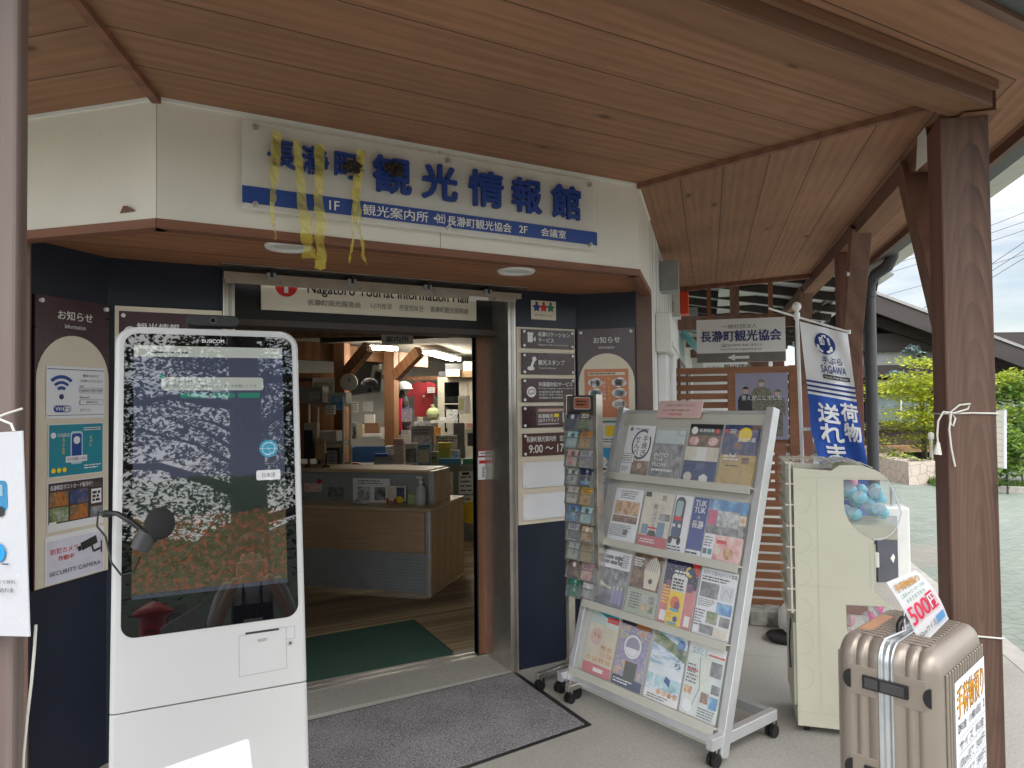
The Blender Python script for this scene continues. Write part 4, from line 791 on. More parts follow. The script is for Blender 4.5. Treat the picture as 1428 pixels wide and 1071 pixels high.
# webcam on top
t = thing('webcam', 'black webcam clipped on the top edge of the white kiosk', 'webcam', TK @ M.Translation((.017, .02, .463)))
q = MB(); q.prism([(x, -.02, z) for x, z in rrect(-.075, .004+.004, .075, .044, .017)], (0, .035, 0), P_rub); q.build('housing', t, bevel=.003); q = MB(); q.cyl((0, -.02, .025), (0, -.025, .025), .011, P_dgrey); q.cyl((0, -.025, .025), (0, -.027, .025), .006, P_glass); q.build('lens', t); q = MB(); q.box((-.025, -.005, -.001), (.025, .02, .009), P_rub); q.build('clip', t)
# microphone clamped on the left edge
t = thing('microphone', 'black gooseneck microphone with round foam head on the left edge of the kiosk', 'microphone', TK @ M.Translation((-.25, .0, -.08)))
q = MB(); q.tube([(.0, .03, .0), (-.018, .0, .0), (-.01, -.05, .005), (.02, -.075, .0), (.055, -.085, -.025), (.085, -.09, -.055)], .007, P_rub, 8); q.build('gooseneck', t)
q = MB(); q.cyl((.085, -.088, -.055), (.10, -.092, -.09), .024, P_rub, .021); q.build('grip', t)
q = MB(); q.cyl((.075, -.09, -.100), (.098, -.10, -.055), .024, P_dgrey, .026, 18); q.ball((.125, -.11, -.035), .042, pm('black foam', (.02, .02, .021), .95, bmp=.6, sc=60), .9, .9, 1.05, 20, 12); q.build('foam_head', t)
q = MB(); q.tube([(-.012, .0, .0), (-.03, -.01, .01), (-.032, -.01, -.03), (-.01, -.02, -.06), (.005, -.03, -.13), (.03, -.05, -.165), (.06, -.07, -.16), (.075, -.085, -.12)], .0028, P_rub, 6); q.build('cable', t)
# ================================================================ foreground papers
def ftag(o, l, c, g=None): return tag(o, l, c, g)
P_pap2 = pm('laminated paper', (.52, .53, .565), .25, var=.01)
a = at(-14, 602, 1.12); T = frame(at(-30, 886, 1.12), (at(56, 886, 1.09)-at(-30, 884, 1.12)))
t = thing('hanging_notice', 'white laminated notice with a blue van picture hanging on the bleached left post', 'notice', T)
s = Sheet(); s.board(0, 0, .101, .318, P_pap2, .002); s.build('sheet', t)
s = Sheet(); s.k = 1; s.disc(.028, .288, .012, P_red, up=0); s.disc(.036, .268, .010, P_red, up=0)
VB = pm('van blue', (.03, .22, .42), .4); s.rr(.0, .195, .068, .242, .008, VB); s.rect(.004, .218, .06, .236, pm('van glass print', (.25, .4, .5), .4)); s.disc(.02, .194, .008, P_ink); s.disc(.055, .194, .008, P_ink)
s.disc(.047, .130, .0155, pm('round badge blue', (.01, .3, .75), .4)); s.disc(.047, .130, .007, P_pap2, 5); s.rect(.058, .1115, .071, .1135, P_navyp); s.tx('4Daysまで無料', .026, .081, .083, .088, P_ink, 0); s.tx('後の超過料金', .024, .069, .081, .076, P_ink, 0); s.rect(.0, .113, .03, .1165, P_ink)
s.build('print', t)
q = MB(); k_ = T.inverted(); p0 = T @ V((.03, -.002, .318)); q.tube([p0, p0+V((.005, 0, .02)), p0+V((.025, .012, .03)), p0+V((.045, .03, .038))], .0022, P_cable, 6); q.tube([T @ V((.085, 0, .318)), T @ V((.075, .004, .33)), p0+V((.0, .02, .03))], .002, P_cable, 6); q.v = [k_ @ v for v in q.v]; q.build('cord', t)
q = MB(); q.tube([at(50, 872, 1.16), at(48, 905, 1.17), at(44, 950, 1.18), at(38, 1000, 1.19), at(33, 1050, 1.2), at(31, 1100, 1.2)], .0024, P_cable, 6); tag(q.build('loose_cord'), 'thin pale cord hanging below the van notice on the left post', 'cord')
o_ = at(196, 1082, 1.15); T = frame(o_, at(362, 1024, 1.10)-o_, V((.1, .35, .93)))
s = Sheet(); s.board(0, -.25, .215, .0, P_pap2, .002, .006); tag(s.build('stand_card', None, T), 'plain white card standing on a low stand in front of the kiosk', 'card')
q = MB(); c_ = T @ V((.107, .012, -.2)); q.cyl((c_.x, c_.y, 0), (c_.x, c_.y, c_.z), .014, P_alu); q.cyl((c_.x, c_.y, .001), (c_.x, c_.y, .018), .13, P_alu, n=24); tag(q.build('card_stand'), 'low metal stand holding the plain white card in front of the kiosk', 'stand')
# ================================================================ big leaflet rack
RA = V((2.250, 2.231, 0)); rw = V((.142, -.990, 0)).normalized(); rr_ = V((.990, .142, 0)).normalized()
lean = (rr_*.452+Zv*1.503).normalized(); TR = frame(RA-rw*.95, rw, lean); TRb0 = frame(RA-rw*.95, rw)
rack = thing('leaflet_rack', 'wide leaning grey rack on casters with four rows of leaflets', 'rack', TRb0); REL = TRb0.inverted() @ TR
P_pan = pm('rack panel beige', (.50, .49, .43), .5, var=.03); P_ra = pm('rack aluminium', (.66, .67, .68), .33, .55, var=.04)
for u in (0, .95): q = MB(); q.box((u-.020, -.018, .03), (u+.020, .035, 1.575), P_ra); q.box((u-.021, .03, .04), (u-.0, .05, 1.55), P_grey) if u else None; q.build('side_rail', rack, REL, bevel=.003)
q = MB(); q.box((.02, .012, .12), (.93, .018, 1.56), P_pan); q.box((.02, .0, 1.545), (.93, .02, 1.56), P_ra); q.build('back_panel', rack, REL)
TV_ = (.135, .485, .825, 1.182)
for v in TV_:
    q = MB(); q.box((.02, -.045, v-.004), (.93, .012, v+.004), P_pan); q.box((.02, -.049, v-.03), (.93, -.044, v+.008), P_pan); q.build('shelf', rack, REL)
q = MB(); q.box((.02, -.046, .075), (.93, -.04, .118), P_ra); q.box((.02, -.012, .055), (.93, .012, .074), P_pan); q.build('lower_rail', rack, REL)
P_clr = clear('clear leaflet cover', (.97, .98, 1), .07, .04)
for v, h in zip(TV_, (.30, .29, .30, .27)):
    q = MB(); q.box((.022, -.0475, v+.008), (.928, -.0455, v+h), P_clr); sh = q.build('clear_front', rack, REL)
for u in (0, .95):
    q = MB(); q.box((u-.018, -.06, .075), (u+.018, .42, .125), P_ra); q.build('foot', rack, None, bevel=.003)
q = MB(); q.box((.0, .38, .078), (.95, .42, .12), P_grey); q.build('cross_bar', rack)
def caster(par, x, y, T=M.Identity(4), r=.028):
    q = MB(); q.cyl((x-.02, y, r), (x-.006, y, r), r, P_rub, n=18); q.cyl((x+.006, y, r), (x+.02, y, r), r, P_rub, n=18); q.cyl((x-.02, y, r), (x+.02, y, r), .012, P_dgrey); q.box((x-.008, y-.012, r+.01), (x+.008, y+.03, r*2+.012), P_rub); q.cyl((x, y+.01, r*2), (x, y+.01, .08), .01, P_steel); q.build('caster', par, T)
for u in (-.03, .95): caster(rack, u, -.03); caster(rack, u, .4)
caster(rack, .07, -.01)
# leaflets
LC = [(.07, .27), (.285, .478), (.50, .70), (.712, .91)]
def leaf(row, c, fn, label, mat=P_paper, dv=0, h=.285, du=0, w_=None, off=0):
    u0, u1 = c if isinstance(c, tuple) else LC[c]; w_ = w_ or (u1-u0); T = TR @ M.Translation((u0+du, -.006-off, TV_[row]+.006+dv)) @ M.Rotation(R(-1.2), 4, 'X')
    s = Sheet(.0005); s.board(0, 0, w_, h, mat, .003); fn(s, w_, h); return tag(s.build('leaflet', None, T), label, 'leaflet', 'leaflets in the wide rack')
def L00(s, w, h): s.disc(w*.15, h*.92, .012, P_gink, up=0); s.lines(w*.3, h*.9, w*.95, h*.95, 1, P_gink); s.ring(w*.6, h*.62, .058, .068, P_ink, 60, 395, 28, 1.25); s.tv('手焼き', w*.72, h*.80, .036, .04, P_ink, .02); s.tv('せんべい', w*.46, h*.78, .034, .036, P_ink, .02); s.rect(w*.4, 0, w, h*.3, PH['brown'], 1); s.disc(w*.68, h*.2, .016, PH['food']); s.rect(w*.02, h*.24, w*.46, h*.43, P_ink); s.rect(w*.035, h*.25, w*.445, h*.42, P_offw); s.lines(w*.06, h*.27, w*.42, h*.4, 3, P_gink); s.lines(w*.05, h*.08, w*.35, h*.18, 3, P_gink)
def L01(s, w, h): s.rect(0, 0, w, h, PH['grey']); s.rect(w*.0, h*.72, w, h, pic('misty photo', [(.4, .46, .48), (.6, .65, .66), (.2, .3, .4)], 14)); s.tx('INTO', w*.06, h*.44, w*.55, h*.52, P_offw, .03); s.tx('THE', w*.06, h*.35, w*.4, h*.42, P_offw, .03); s.tx('FLOW', w*.06, h*.24, w*.55, h*.32, P_offw, .03); s.lines(w*.06, h*.14, w*.9, h*.2, 1, P_offw, .7)
def L02(s, w, h): s.rect(0, 0, w, h, P_ink); s.disc(w*.16, h*.885, .02, P_offw); s.tx('長瀞銘菓', w*.3, h*.86, w*.76, h*.92, P_offw, .02); s.disc(w*.86, h*.88, .012, P_red); s.rect(0, h*.58, w, h*.8, PH['brown']); s.disc(w*.2, h*.7, .03, PH['pink'], up=0, ry=.022); s.disc(w*.78, h*.7, .03, PH['pink'], ry=.022); s.rect(0, h*.34, w, h*.6, PH['cream']); s.rect(w*.35, h*.34, w*.65, h*.6, P_offw); s.rect(0, 0, w, h*.36, PH['night'] if False else pm('deep blue print', (.015, .045, .16), .45)); s.poly([(w*.55, 0), (w*.8, 0), (w*.8, h*.1), (w*.68, h*.15), (w*.55, h*.1)], P_offw); s.disc(w*.2, h*.08, .025, PH['cream']); s.lines(w*.4, h*.2, w*.7, h*.33, 7, P_offw, .12)
def L03(s, w, h): s.rect(0, h*.45, w, h, PH['night']); s.rect(0, 0, w, h*.5, pic('golden print', [(.35, .24, .08), (.5, .36, .12), (.3, .24, .2)], 12)); s.disc(w*.6, h*.84, .036, P_yel, 26); s.tx('星音の湯', w*.42, h*.72, w*.9, h*.79, P_offw, .02); s.rect(w*.04, h*.86, w*.14, h*.92, P_red); s.lines(w*.16, h*.85, w*.35, h*.93, 3, P_offw); s.ring(w*.35, h*.53, .014, .018, P_offw, 180, 360); s.lines(w*.1, h*.4, w*.55, h*.5, 2, P_offw); s.lines(w*.2, h*.3, w*.6, h*.34, 1, P_ink); s.rect(w*.62, h*.36, w*.82, h*.46, PH['brown'])
    
def L10(s, w, h): s.tx('寄居', w*.3, h*.86, w*.45, h*.91, P_ink, .01); s.lines(w*.2, h*.80, w*.85, h*.97, 4, P_gink); s.rect(w*.08, h*.5, w*.95, h*.76, PH['food']); s.rect(w*.365, h*.5, w*.375, h*.76, P_paper, 0); s.rect(w*.66, h*.5, w*.67, h*.76, P_paper); s.rect(w*.08, h*.35, w*.95, h*.48, PH['brown']); s.lines(w*.06, h*.08, w*.9, h*.31, 7, P_gink); s.rect(w*.55, h*.12, w*.7, h*.22, P_gink)
def L11(s, w, h): s.rect(0, 0, w, h, PH['cream']); s.rect(0, 0, w, h*.2, pm('rose print', (.55, .13, .15), .45)); s.tv('秩父の温泉', w*.45, h*.78, .028, .034, P_gink, .01); s.tv('旅', w*.68, h*.96, .03, .034, P_gink, .01); s.rect(w*.62, h*.5, w*.98, h*.62, PH['grey'], 0); s.rect(w*.02, h*.9, w*.22, h*.99, P_ink, 0); s.rect(w*.25, h*.33, w*.6, h*.36, P_red); s.rect(w*.08, h*.22, w*.3, h*.4, pm('robe blue', (.2, .3, .42), .5), 0); s.rect(w*.6, h*.2, w*.85, h*.46, pm('robe blue', (.2, .3, .42), .5)); s.poly([(w*.3, h*.2), (w*.62, h*.2), (w*.56, h*.3), (w*.36, h*.3)], P_dgrey); s.lines(w*.1, h*.06, w*.7, h*.15, 2, P_paper)
def L12(s, w, h):
    tb = pm('tuktuk blue', (.07, .12, .24), .4); s.rr(w*.05, h*.22, w*.62, h*.97, .03, P_dgrey); s.rr(w*.12, h*.62, w*.5, h*.9, .012, pm('windscreen print', (.35, .48, .48), .4)); s.rect(w*.1, h*.55, w*.56, h*.62, P_red); s.rr(w*.1, h*.25, w*.55, h*.55, .02, tb); s.disc(w*.16, h*.46, .009, P_offw, up=0); s.disc(w*.48, h*.46, .009, P_offw); s.disc(w*.1, h*.2, .012, P_ink, ry=.02, up=0); s.disc(w*.58, h*.2, .012, P_ink, ry=.02); s.lines(w*.04, h*.02, w*.9, h*.12, 2, P_ink)
def L12b(s, w, h): s.rect(0, h*.1, w, h, pm('tuk blue print', (.045, .07, .27), .4)); s.rect(0, h*.7, w, h, P_blue); s.tx('TUK', w*.12, h*.85, w*.88, h*.95, P_offw, .03); s.tx('TUK', w*.12, h*.73, w*.88, h*.83, P_offw, .03); s.tx('in', w*.42, h*.63, w*.58, h*.69, P_offw, .0); s.tx('長瀞', w*.12, h*.47, w*.88, h*.60, P_offw, .02); s.lines(w*.05, h*.02, w*.95, h*.08, 1, P_ink)
def L13(s, w, h): s.rect(0, h*.4, w, h, PH['grey']); s.rect(0, h*.8, w, h, PH['blue']); s.rect(w*.02, h*.58, w*.22, h*.82, pm('magenta print', (.6, .1, .22), .45)); s.rect(w*.25, h*.56, w*.8, h*.82, PH['mono']); s.rect(w*.82, h*.62, w*.99, h*.78, P_ivory, 0); s.disc(w*.9, h*.7, .012, P_orange, up=0); s.rect(0, 0, w*.3, h*.42, P_paper); s.rect(w*.28, 0, w, h*.42, PH['pink']); s.rect(w*.34, h*.28, w*.6, h*.34, P_red); s.disc(w*.68, h*.14, .027, PH['food'], 20); s.disc(w*.4, h*.16, .016, P_ivory, up=0); s.lines(w*.03, h*.2, w*.25, h*.38, 4, P_gink); s.rect(w*.03, h*.08, w*.13, h*.17, P_gink, 0); s.rect(w*.16, h*.08, w*.26, h*.17, P_teal)
def L20(s, w, h): s.rect(0, 0, w, h*.68, PH['grey']); s.rect(0, 0, w, h*.3, pic('dusk photo', [(.05, .05, .08), (.16, .16, .2), (.35, .34, .33)], 9)); s.lines(w*.1, h*.74, w*.9, h*.92, 2, P_gink, .7); s.rect(w*.55, h*.8, w*.6, h*.92, P_ink); s.lines(w*.68, h*.72, w*.97, h*.96, 6, P_gink); s.poly([(0, h*.36), (0, h*.46), (w*.28, h*.36), (w*.5, h*.34), (w*.5, h*.3)], PH['cream'])
P_bot = pm('bottle violet', (.30, .31, .5), .35)
def L20b(s, w, h):
    L20(s, w, h)
    for i in range(3): s.rr(w*(.55+.13*i), h*.06, w*(.66+.13*i), h*.32, .006, P_bot, 0); s.rect(w*(.585+.13*i), h*.31, w*(.625+.13*i), h*.38, P_offw, 0)
    s.k += 1; s.tv('氷柱', w*.6, h*.62, .016, .02, P_offw)
def L21(s, w, h): s.rect(0, h*.4, w, h, PH['brown']); s.rect(0, 0, w, h*.42, pm('pale sage print', (.44, .48, .38), .5)); s.poly([(w*.5, h*.45), (w*.9, h*.45), (w*.96, h*.72), (w*.44, h*.72)], P_ivory); s.poly([(w*.42, h*.72), (w*.97, h*.72), (w*.9, h*.9), (w*.75, h*.99), (w*.55, h*.92)], PH['cream']); 
def L21b(s, w, h):
    L21(s, w, h)
    for i in range(6): s.line([(w*(.5+.07*i), h*.74), (w*(.58+.06*i), h*.94)], .003, P_bprint, 0)
    s.k += 1; s.lines(w*.05, h*.78, w*.4, h*.94, 4, P_offw, .6); s.rect(w*.55, h*.23, w*.72, h*.35, PH['mono'], 0); s.rect(w*.76, h*.22, w*.94, h*.34, PH['grey'], 0); s.rect(w*.55, h*.1, w*.72, h*.2, PH['food'], 0); s.rect(w*.76, h*.08, w*.94, h*.19, PH['green']); s.lines(w*.12, h*.08, w*.5, h*.36, 6, P_gink); s.disc(w*.7, h*.58, .013, P_dgrey)
def L22(s, w, h):
    s.rect(0, 0, w, h, pm('coral print', (.62, .2, .19), .45)); s.rect(0, h*.6, w, h, pm('midnight print', (.012, .02, .07), .45)); s.rect(w*.1, h*.55, w*.9, h*.68, pic('dusk blend', [(.03, .04, .12), (.25, .1, .16), (.5, .2, .2)], 14)); s.poly([(w*.76, h), (w, h), (w, h*.78)], P_red); s.ring(w*.73, h*.86, .014, .024, P_yel, 90, 310, 18)
    r = random.Random(3)
    for i in range(46): s.disc(r.uniform(.03, .97)*w, r.uniform(.62, .98)*h, r.uniform(.001, .0025), P_yel if i % 3 else P_offw, 6, up=0)
    s.k += 1; s.lines(w*.3, h*.70, w*.75, h*.86, 3, P_offw, .6); s.rect(w*.06, h*.04, w*.25, h*.2, P_offw, 0); s.rect(w*.8, h*.04, w*.96, h*.2, P_offw, 0); s.lines(w*.04, h*.3, w*.26, h*.6, 6, P_yel)
def L22b(s, w, h): s.rect(0, h*.66, w, h, P_offw); s.rect(0, 0, w, h*.68, P_yel); s.disc(w*.45, h*.45, w*.34, pm('flame print', (.75, .16, .05), .45), 9, h*.14); s.disc(w*.62, h*.40, w*.2, pm('plum print', (.25, .06, .12), .45), 9, h*.1); s.disc(w*.5, h*.31, w*.36, pm('cyan print', (.1, .4, .6), .45), 20, h*.03); s.lines(w*.1, h*.7, w*.9, h*.95, 4, P_ink, .6); s.disc(w*.65, h*.14, w*.16, P_blue, 7); s.rect(w*.15, h*.03, w*.8, h*.07, pm('cyan print', (.1, .4, .6), .45), 0); s.lines(w*.1, h*.14, w*.42, h*.24, 2, P_orange)
def L23(s, w, h): s.tx('ながとろ宝の山ペット霊園', w*.04, h*.91, w*.97, h*.97, P_ink, .012); s.lines(w*.04, h*.81, w*.97, h*.89, 2, P_ink, .5); s.rect(w*.04, h*.56, w*.55, h*.79, PH['grey'], 0); s.rect(w*.6, h*.56, w*.96, h*.79, pm('plan print', (.62, .64, .66), .5)); s.line([(w*.65, h*.6), (w*.75, h*.74), (w*.88, h*.63), (w*.9, h*.76)], .002, P_gink); s.lines(w*.04, h*.42, w*.5, h*.54, 4, P_gink); s.rect(w*.56, h*.36, w*.97, h*.53, PH['blue']); s.lines(w*.02, h*.12, w*.28, h*.38, 6, P_ink, .4); s.rect(w*.34, h*.19, w*.64, h*.37, PH['green'], 0); s.rect(w*.7, h*.19, w*.97, h*.33, PH['grey'], 0); s.rect(w*.2, h*.03, w*.58, h*.16, PH['grey'], 0); s.rect(w*.6, h*.03, w*.97, h*.15, PH['cream'])
def L30(s, w, h):
    s.rect(0, 0, w, h, pm('pale cream print', (.66, .60, .45), .5)); s.rect(0, h*.78, w, h, pm('mint print', (.5, .6, .55), .5)); s.poly([(w*.1, h*.98), (w*.95, h*.84), (w*.95, h*.98)], P_teal); s.rect(w*.58, h*.84, w*.98, h*.93, P_red); s.tx('宅配弁当', w*.55, h*.77, w*.97, h*.84, P_offw, .03); s.rect(0, 0, w, h*.16, pm('rose print', (.55, .13, .15), .45)); s.rect(w*.4, h*.05, w*.75, h*.11, P_offw)
    s.disc(w*.3, h*.58, w*.22, pm('pale rose print', (.66, .44, .38), .5), 9)
    for i in range(4):
        for j in range(3): s.rect(w*(.08+.23*i), h*(.2+.1*j)if i > 1 or j == 0 else h*.2, w*(.25+.23*i), h*(.27+.1*j) if i > 1 or j == 0 else h*.27, PH['food'], 0); s.k += .01
    for i in range(2): s.disc(w*(.22+.18*i), h*.6, .014, PH['food'], 16, up=0)
    s.k += 1
def L31(s, w, h): s.rect(0, 0, w, h, PH['flower']); s.rect(0, 0, w, h*.14, P_navyp); s.rect(w*.35, h*.1, w*.75, h*.38, pm('dark leaf print', (.05, .06, .045), .5)); s.ring(w*.5, h*.60, .046, .056, P_paper, n=28, up=0); s.disc(w*.5, h*.6, .044, pm('mauve print', (.28, .28, .36), .5), 26); s.poly([(w*.5+.044*math.cos(R(a)), h*.6+.044*math.sin(R(a))) for a in range(190, 351, 20)], P_paper); s.rect(0, h*.9, w*.5, h, P_ink, 0); s.rect(w*.5, h*.88, w, h, PH['autumn']); s.lines(w*.05, h*.03, w*.7, h*.11, 2, P_paper)
def L32(s, w, h): s.rect(0, 0, w, h, PH['river']); s.poly([(0, h*.98), (w, h*.8), (w, h*.62), (w*.6, h*.72), (0, h*.8)], PH['green']); s.rect(0, h*.36, w, h*.5, pm('foam print', (.72, .77, .8), .4)); s.rect(0, h*.2, w, h*.36, PH['pool']); s.rect(0, 0, w, h*.13, P_offw); s.disc(w*.84, h*.86, .022, PH['blue']); s.tv('舟下り', w*.84, h*.82, .03, .034, P_navyp, .02); s.rect(w*.2, h*.14, w*.24, h*.36, P_paper, 0); s.poly([(w*.52, h*.3), (w*.7, h*.24), (w*.7, h*.34), (w*.56, h*.38)], P_blue)
def L32b(s, w, h):
    L32(s, w, h)
    for i in range(4): s.disc(w*(.42+.16*i), h*.14, .013, PH['food'], 16, up=0)
    s.k += 1; s.lines(w*.1, h*.02, w*.8, h*.09, 2, P_gink)
def L33(s, w, h): s.rect(0, 0, w, h, pic('map print', [(.5, .56, .48), (.68, .72, .66), (.56, .66, .7)], 10)); s.rect(0, h*.86, w, h, P_offw); s.tx('ながとろ', w*.1, h*.84, w*.52, h*.93, pm('cyan print', (.1, .4, .6), .45), .02); s.rect(w*.55, h*.86, w*.98, h*.885, P_red); s.line([(w*.45, h*.05), (w*.5, h*.3), (w*.4, h*.5), (w*.6, h*.7), (w*.5, h*.82)], .006, pm('pale road', (.7, .68, .55), .5)); s.line([(w*.3, h*.1), (w*.45, h*.4), (w*.35, h*.8)], .003, P_gink); s.rect(w*.05, h*.28, w*.26, h*.38, PH['food'], 0); s.rect(w*.52, h*.22, w*.72, h*.36, PH['brown'], 0); s.rect(w*.75, h*.18, w*.97, h*.34, PH['blue'], 0); s.rect(w*.76, h*.38, w*.98, h*.5, PH['grey'], 0); s.rect(w*.66, h*.6, w*.96, h*.8, PH['grey'], 0); s.rect(w*.05, h*.6, w*.35, h*.62, P_red); s.lines(w*.05, h*.42, w*.36, h*.7, 6, P_gink); s.disc(w*.2, h*.12, w*.13, P_paper, 20); s.lines(w*.5, h*.02, w*.95, h*.16, 4, P_gink)
leaf(3, 0, L00, 'white leaflet with an ink circle and brush characters in the wide rack')
leaf(3, 1, L01, 'grey river photo leaflet with white English capitals in the wide rack', h=.262)
leaf(3, 2, L02, 'black leaflet with two pale figures above a blue scene in the wide rack', h=.30)
leaf(3, 3, L03, 'night sky leaflet with a big yellow moon and golden lower half in the wide rack', h=.30)
leaf(2, 0, L10, 'white menu leaflet with a row of dark food photos in the wide rack')
leaf(2, 1, L11, 'cream hot spring leaflet with two robed figures and a rose foot in the wide rack')
leaf(2, (.487, .595), L12, 'white leaflet with the front of a blue three wheeled taxi in the wide rack')
leaf(2, (.602, .69), L12b, 'narrow blue leaflet with bold white TUK TUK lettering in the wide rack')
leaf(2, (.697, .91), L13, 'leaflet with a house under blue sky above pink cake pictures in the wide rack')
leaf(1, 0, L20b, 'grey leaflet with three violet bottles at its foot in the wide rack')
leaf(1, 1, L21b, 'brown and sage leaflet with a paper cup of chips in the wide rack', h=.30)
leaf(1, 2, L22, 'coral and midnight blue leaflet with a crescent moon in the wide rack', h=.305)
leaf(1, (.555, .642), L22b, 'narrow yellow leaflet with a red bonfire picture lying over the crescent moon leaflet', h=.235, off=.006)
leaf(1, 3, L23, 'white pet cemetery leaflet with many small photos in the wide rack', h=.30)
leaf(0, 0, L30, 'cream and rose menu leaflet with red lunch heading in the wide rack', h=.32)
leaf(0, 1, L31, 'flower photo leaflet with a round white emblem in the bottom row of the wide rack', h=.325)
leaf(0, 2, L32b, 'pale blue river boat leaflet in the bottom row of the wide rack', h=.32)
leaf(0, 3, L33, 'pale green map leaflet in the bottom right slot of the wide rack', h=.315)
# take-free plate
s = Sheet(); P_pk = pm('pale pink acrylic', (.68, .47, .44), .35, var=.03); s.board(0, 0, .29, .095, P_pk, .004, .012); s.tx('ご自由にお持ちください', .045, .062, .24, .078, P_gink, 0); s.tx('おひとり１部ずつでお願いします', .04, .036, .215, .048, P_ink, .0); s.tx('TAKE FREE', .075, .014, .17, .026, P_red, .0, 1, .2)
tag(s.build('take_free_plate', None, TR @ M.Translation((.27, -.012, 1.515))), 'pale pink plate with take free wording on top of the wide rack', 'plate')
# ================================================================ slim rack
SD = V((.20, -.98, 0)).normalized(); SO = V((2.245, 3.335, 0)); TSl = frame(SO, SD, Zv)
slim = thing('slim_rack', 'slim tall steel rack with two columns of small leaflets beside the wide rack', 'rack', TSl)
WS = .225
for u in (0, WS): q = MB(); q.box((u-.012, -.02, .06), (u+.012, .03, 1.585), P_steel); q.build('upright', slim, None, bevel=.002)
q = MB(); q.box((.012, .0, 1.49), (WS-.012, .012, 1.58), P_dgrey); q.box((.012, .012, .5), (WS-.012, .016, 1.5), P_grey); q.build('back_panel', slim)
s = Sheet(); s.k = 1; s.rr(.05, 1.503, WS-.05, 1.57, .012, P_offw); s.rr(.053, 1.506, WS-.053, 1.567, .011, pm('terracotta label', (.45, .15, .09), .5)); s.lines(.07, 1.52, WS-.07, 1.555, 2, P_bprint, .5); s.build('label_plate', slim)
for y in (.0,): q = MB(); q.box((-.012, -.03, .075), (WS+.012, .03, .11), P_steel); q.build('cross_bar', slim)
for u in (0, WS): q = MB(); q.box((u-.014, -.26, .06), (u+.014, .2, .09), P_steel); q.build('foot', slim, None, bevel=.003)
for u in (0, WS): caster(slim, u, -.24, r=.024); caster(slim, u, .18, r=.024)
P_pock = clear('smoked pocket plastic', (.7, .72, .7), .10, .08); P_pockd = clear('pocket edge plastic', (.30, .31, .29), .7, .15)
TIL = R(-15)
names = [('black leaflet with a white crest', (.015, .015, .017), 'night', 0), ('olive leaflet with two yellow dots', (.10, .08, .03), 'green', 1), ('pale sky leaflet with a dark bird', (.35, .52, .58), 'pool', 0), ('orange and green leaflet', (.7, .3, .06), 'food', 1), ('white and wine red leaflet', (.6, .55, .52), 'pink', 0), ('pale leaflet with pink and blue dots', (.55, .55, .55), 'flower', 1), ('grey leaflet with white curve', (.35, .35, .34), 'mono', 0), ('navy leaflet with white characters', (.015, .03, .09), 'blue', 2), ('beige leaflet with a thin drawing', (.55, .5, .45), 'cream', 2), ('yellow leaflet with white lettering', (.8, .42, .03), 'food', 1), ('blue and violet leaflet', (.2, .25, .5), 'blue', 0), ('pale green leaflet with small scenes', (.4, .5, .42), 'pool', 0), ('white leaflet with a dark landscape', (.55, .55, .58), 'grey', 1), ('brown leaflet with food', (.2, .1, .05), 'food', 0), ('pale grey green leaflet with a tiny mark', (.5, .52, .48), None, 2), ('tan leaflet with fine print', (.5, .38, .22), None, 1), ('black leaflet with a plant drawing', (.02, .018, .016), 'brown', 0), ('rose pink leaflet', (.65, .35, .4), 'pink', 1), ('green leaflet with white blossom', (.02, .22, .13), None, 2), ('dark leaflet with red edge', (.1, .04, .04), 'mono', 0)]
for i in range(10):
    v = 1.385-i*.102
    for j in (0, 1):
        u = .013+j*.1; k = i*2+j; lb, c, ph, md = names[k]
        TP = M.Translation((u, -.035, v)) @ M.Rotation(TIL, 4, 'X')
        q = MB(); q.box((.004, -.018, 0), (.094, -.016, .062), P_pock); q.box((0, -.018, 0), (.098, .012, .004), P_pockd); q.box((0, -.018, 0), (.0045, .016, .088), P_pockd); q.box((.0935, -.018, 0), (.098, .016, .088), P_pockd); q.box((.004, -.0195, .058), (.094, -.0155, .064), P_pockd); q.build('pocket', slim, TP)
        s = Sheet(.0004); w_, h = .087, .098; s.board(0, 0, w_, h, pm('leaflet tone %d' % k, c, .45), .004)
        if ph: s.rect(w_*.06, h*.08, w_*.94, h*(.55 if md == 1 else .9 if md == 0 else .3), PH[ph])
        inkc = P_offw if sum(c) < .8 else P_gink
        if md == 2: s.tv('秩父路', w_*.55, h*.9, .018, .022, inkc, .02)
        elif md == 1: s.lines(w_*.12, h*.65, w_*.88, h*.92, 3, inkc, .6, k)
        else: s.disc(w_*.5, h*.72, .014, inkc, 14)
        tag(s.build('small_leaflet', None, TSl @ TP @ M.Translation((.0055, -.008, .006))), lb+' in the slim rack, '+('left' if j == 0 else 'right')+' column', 'leaflet', 'small leaflets in the slim rack')
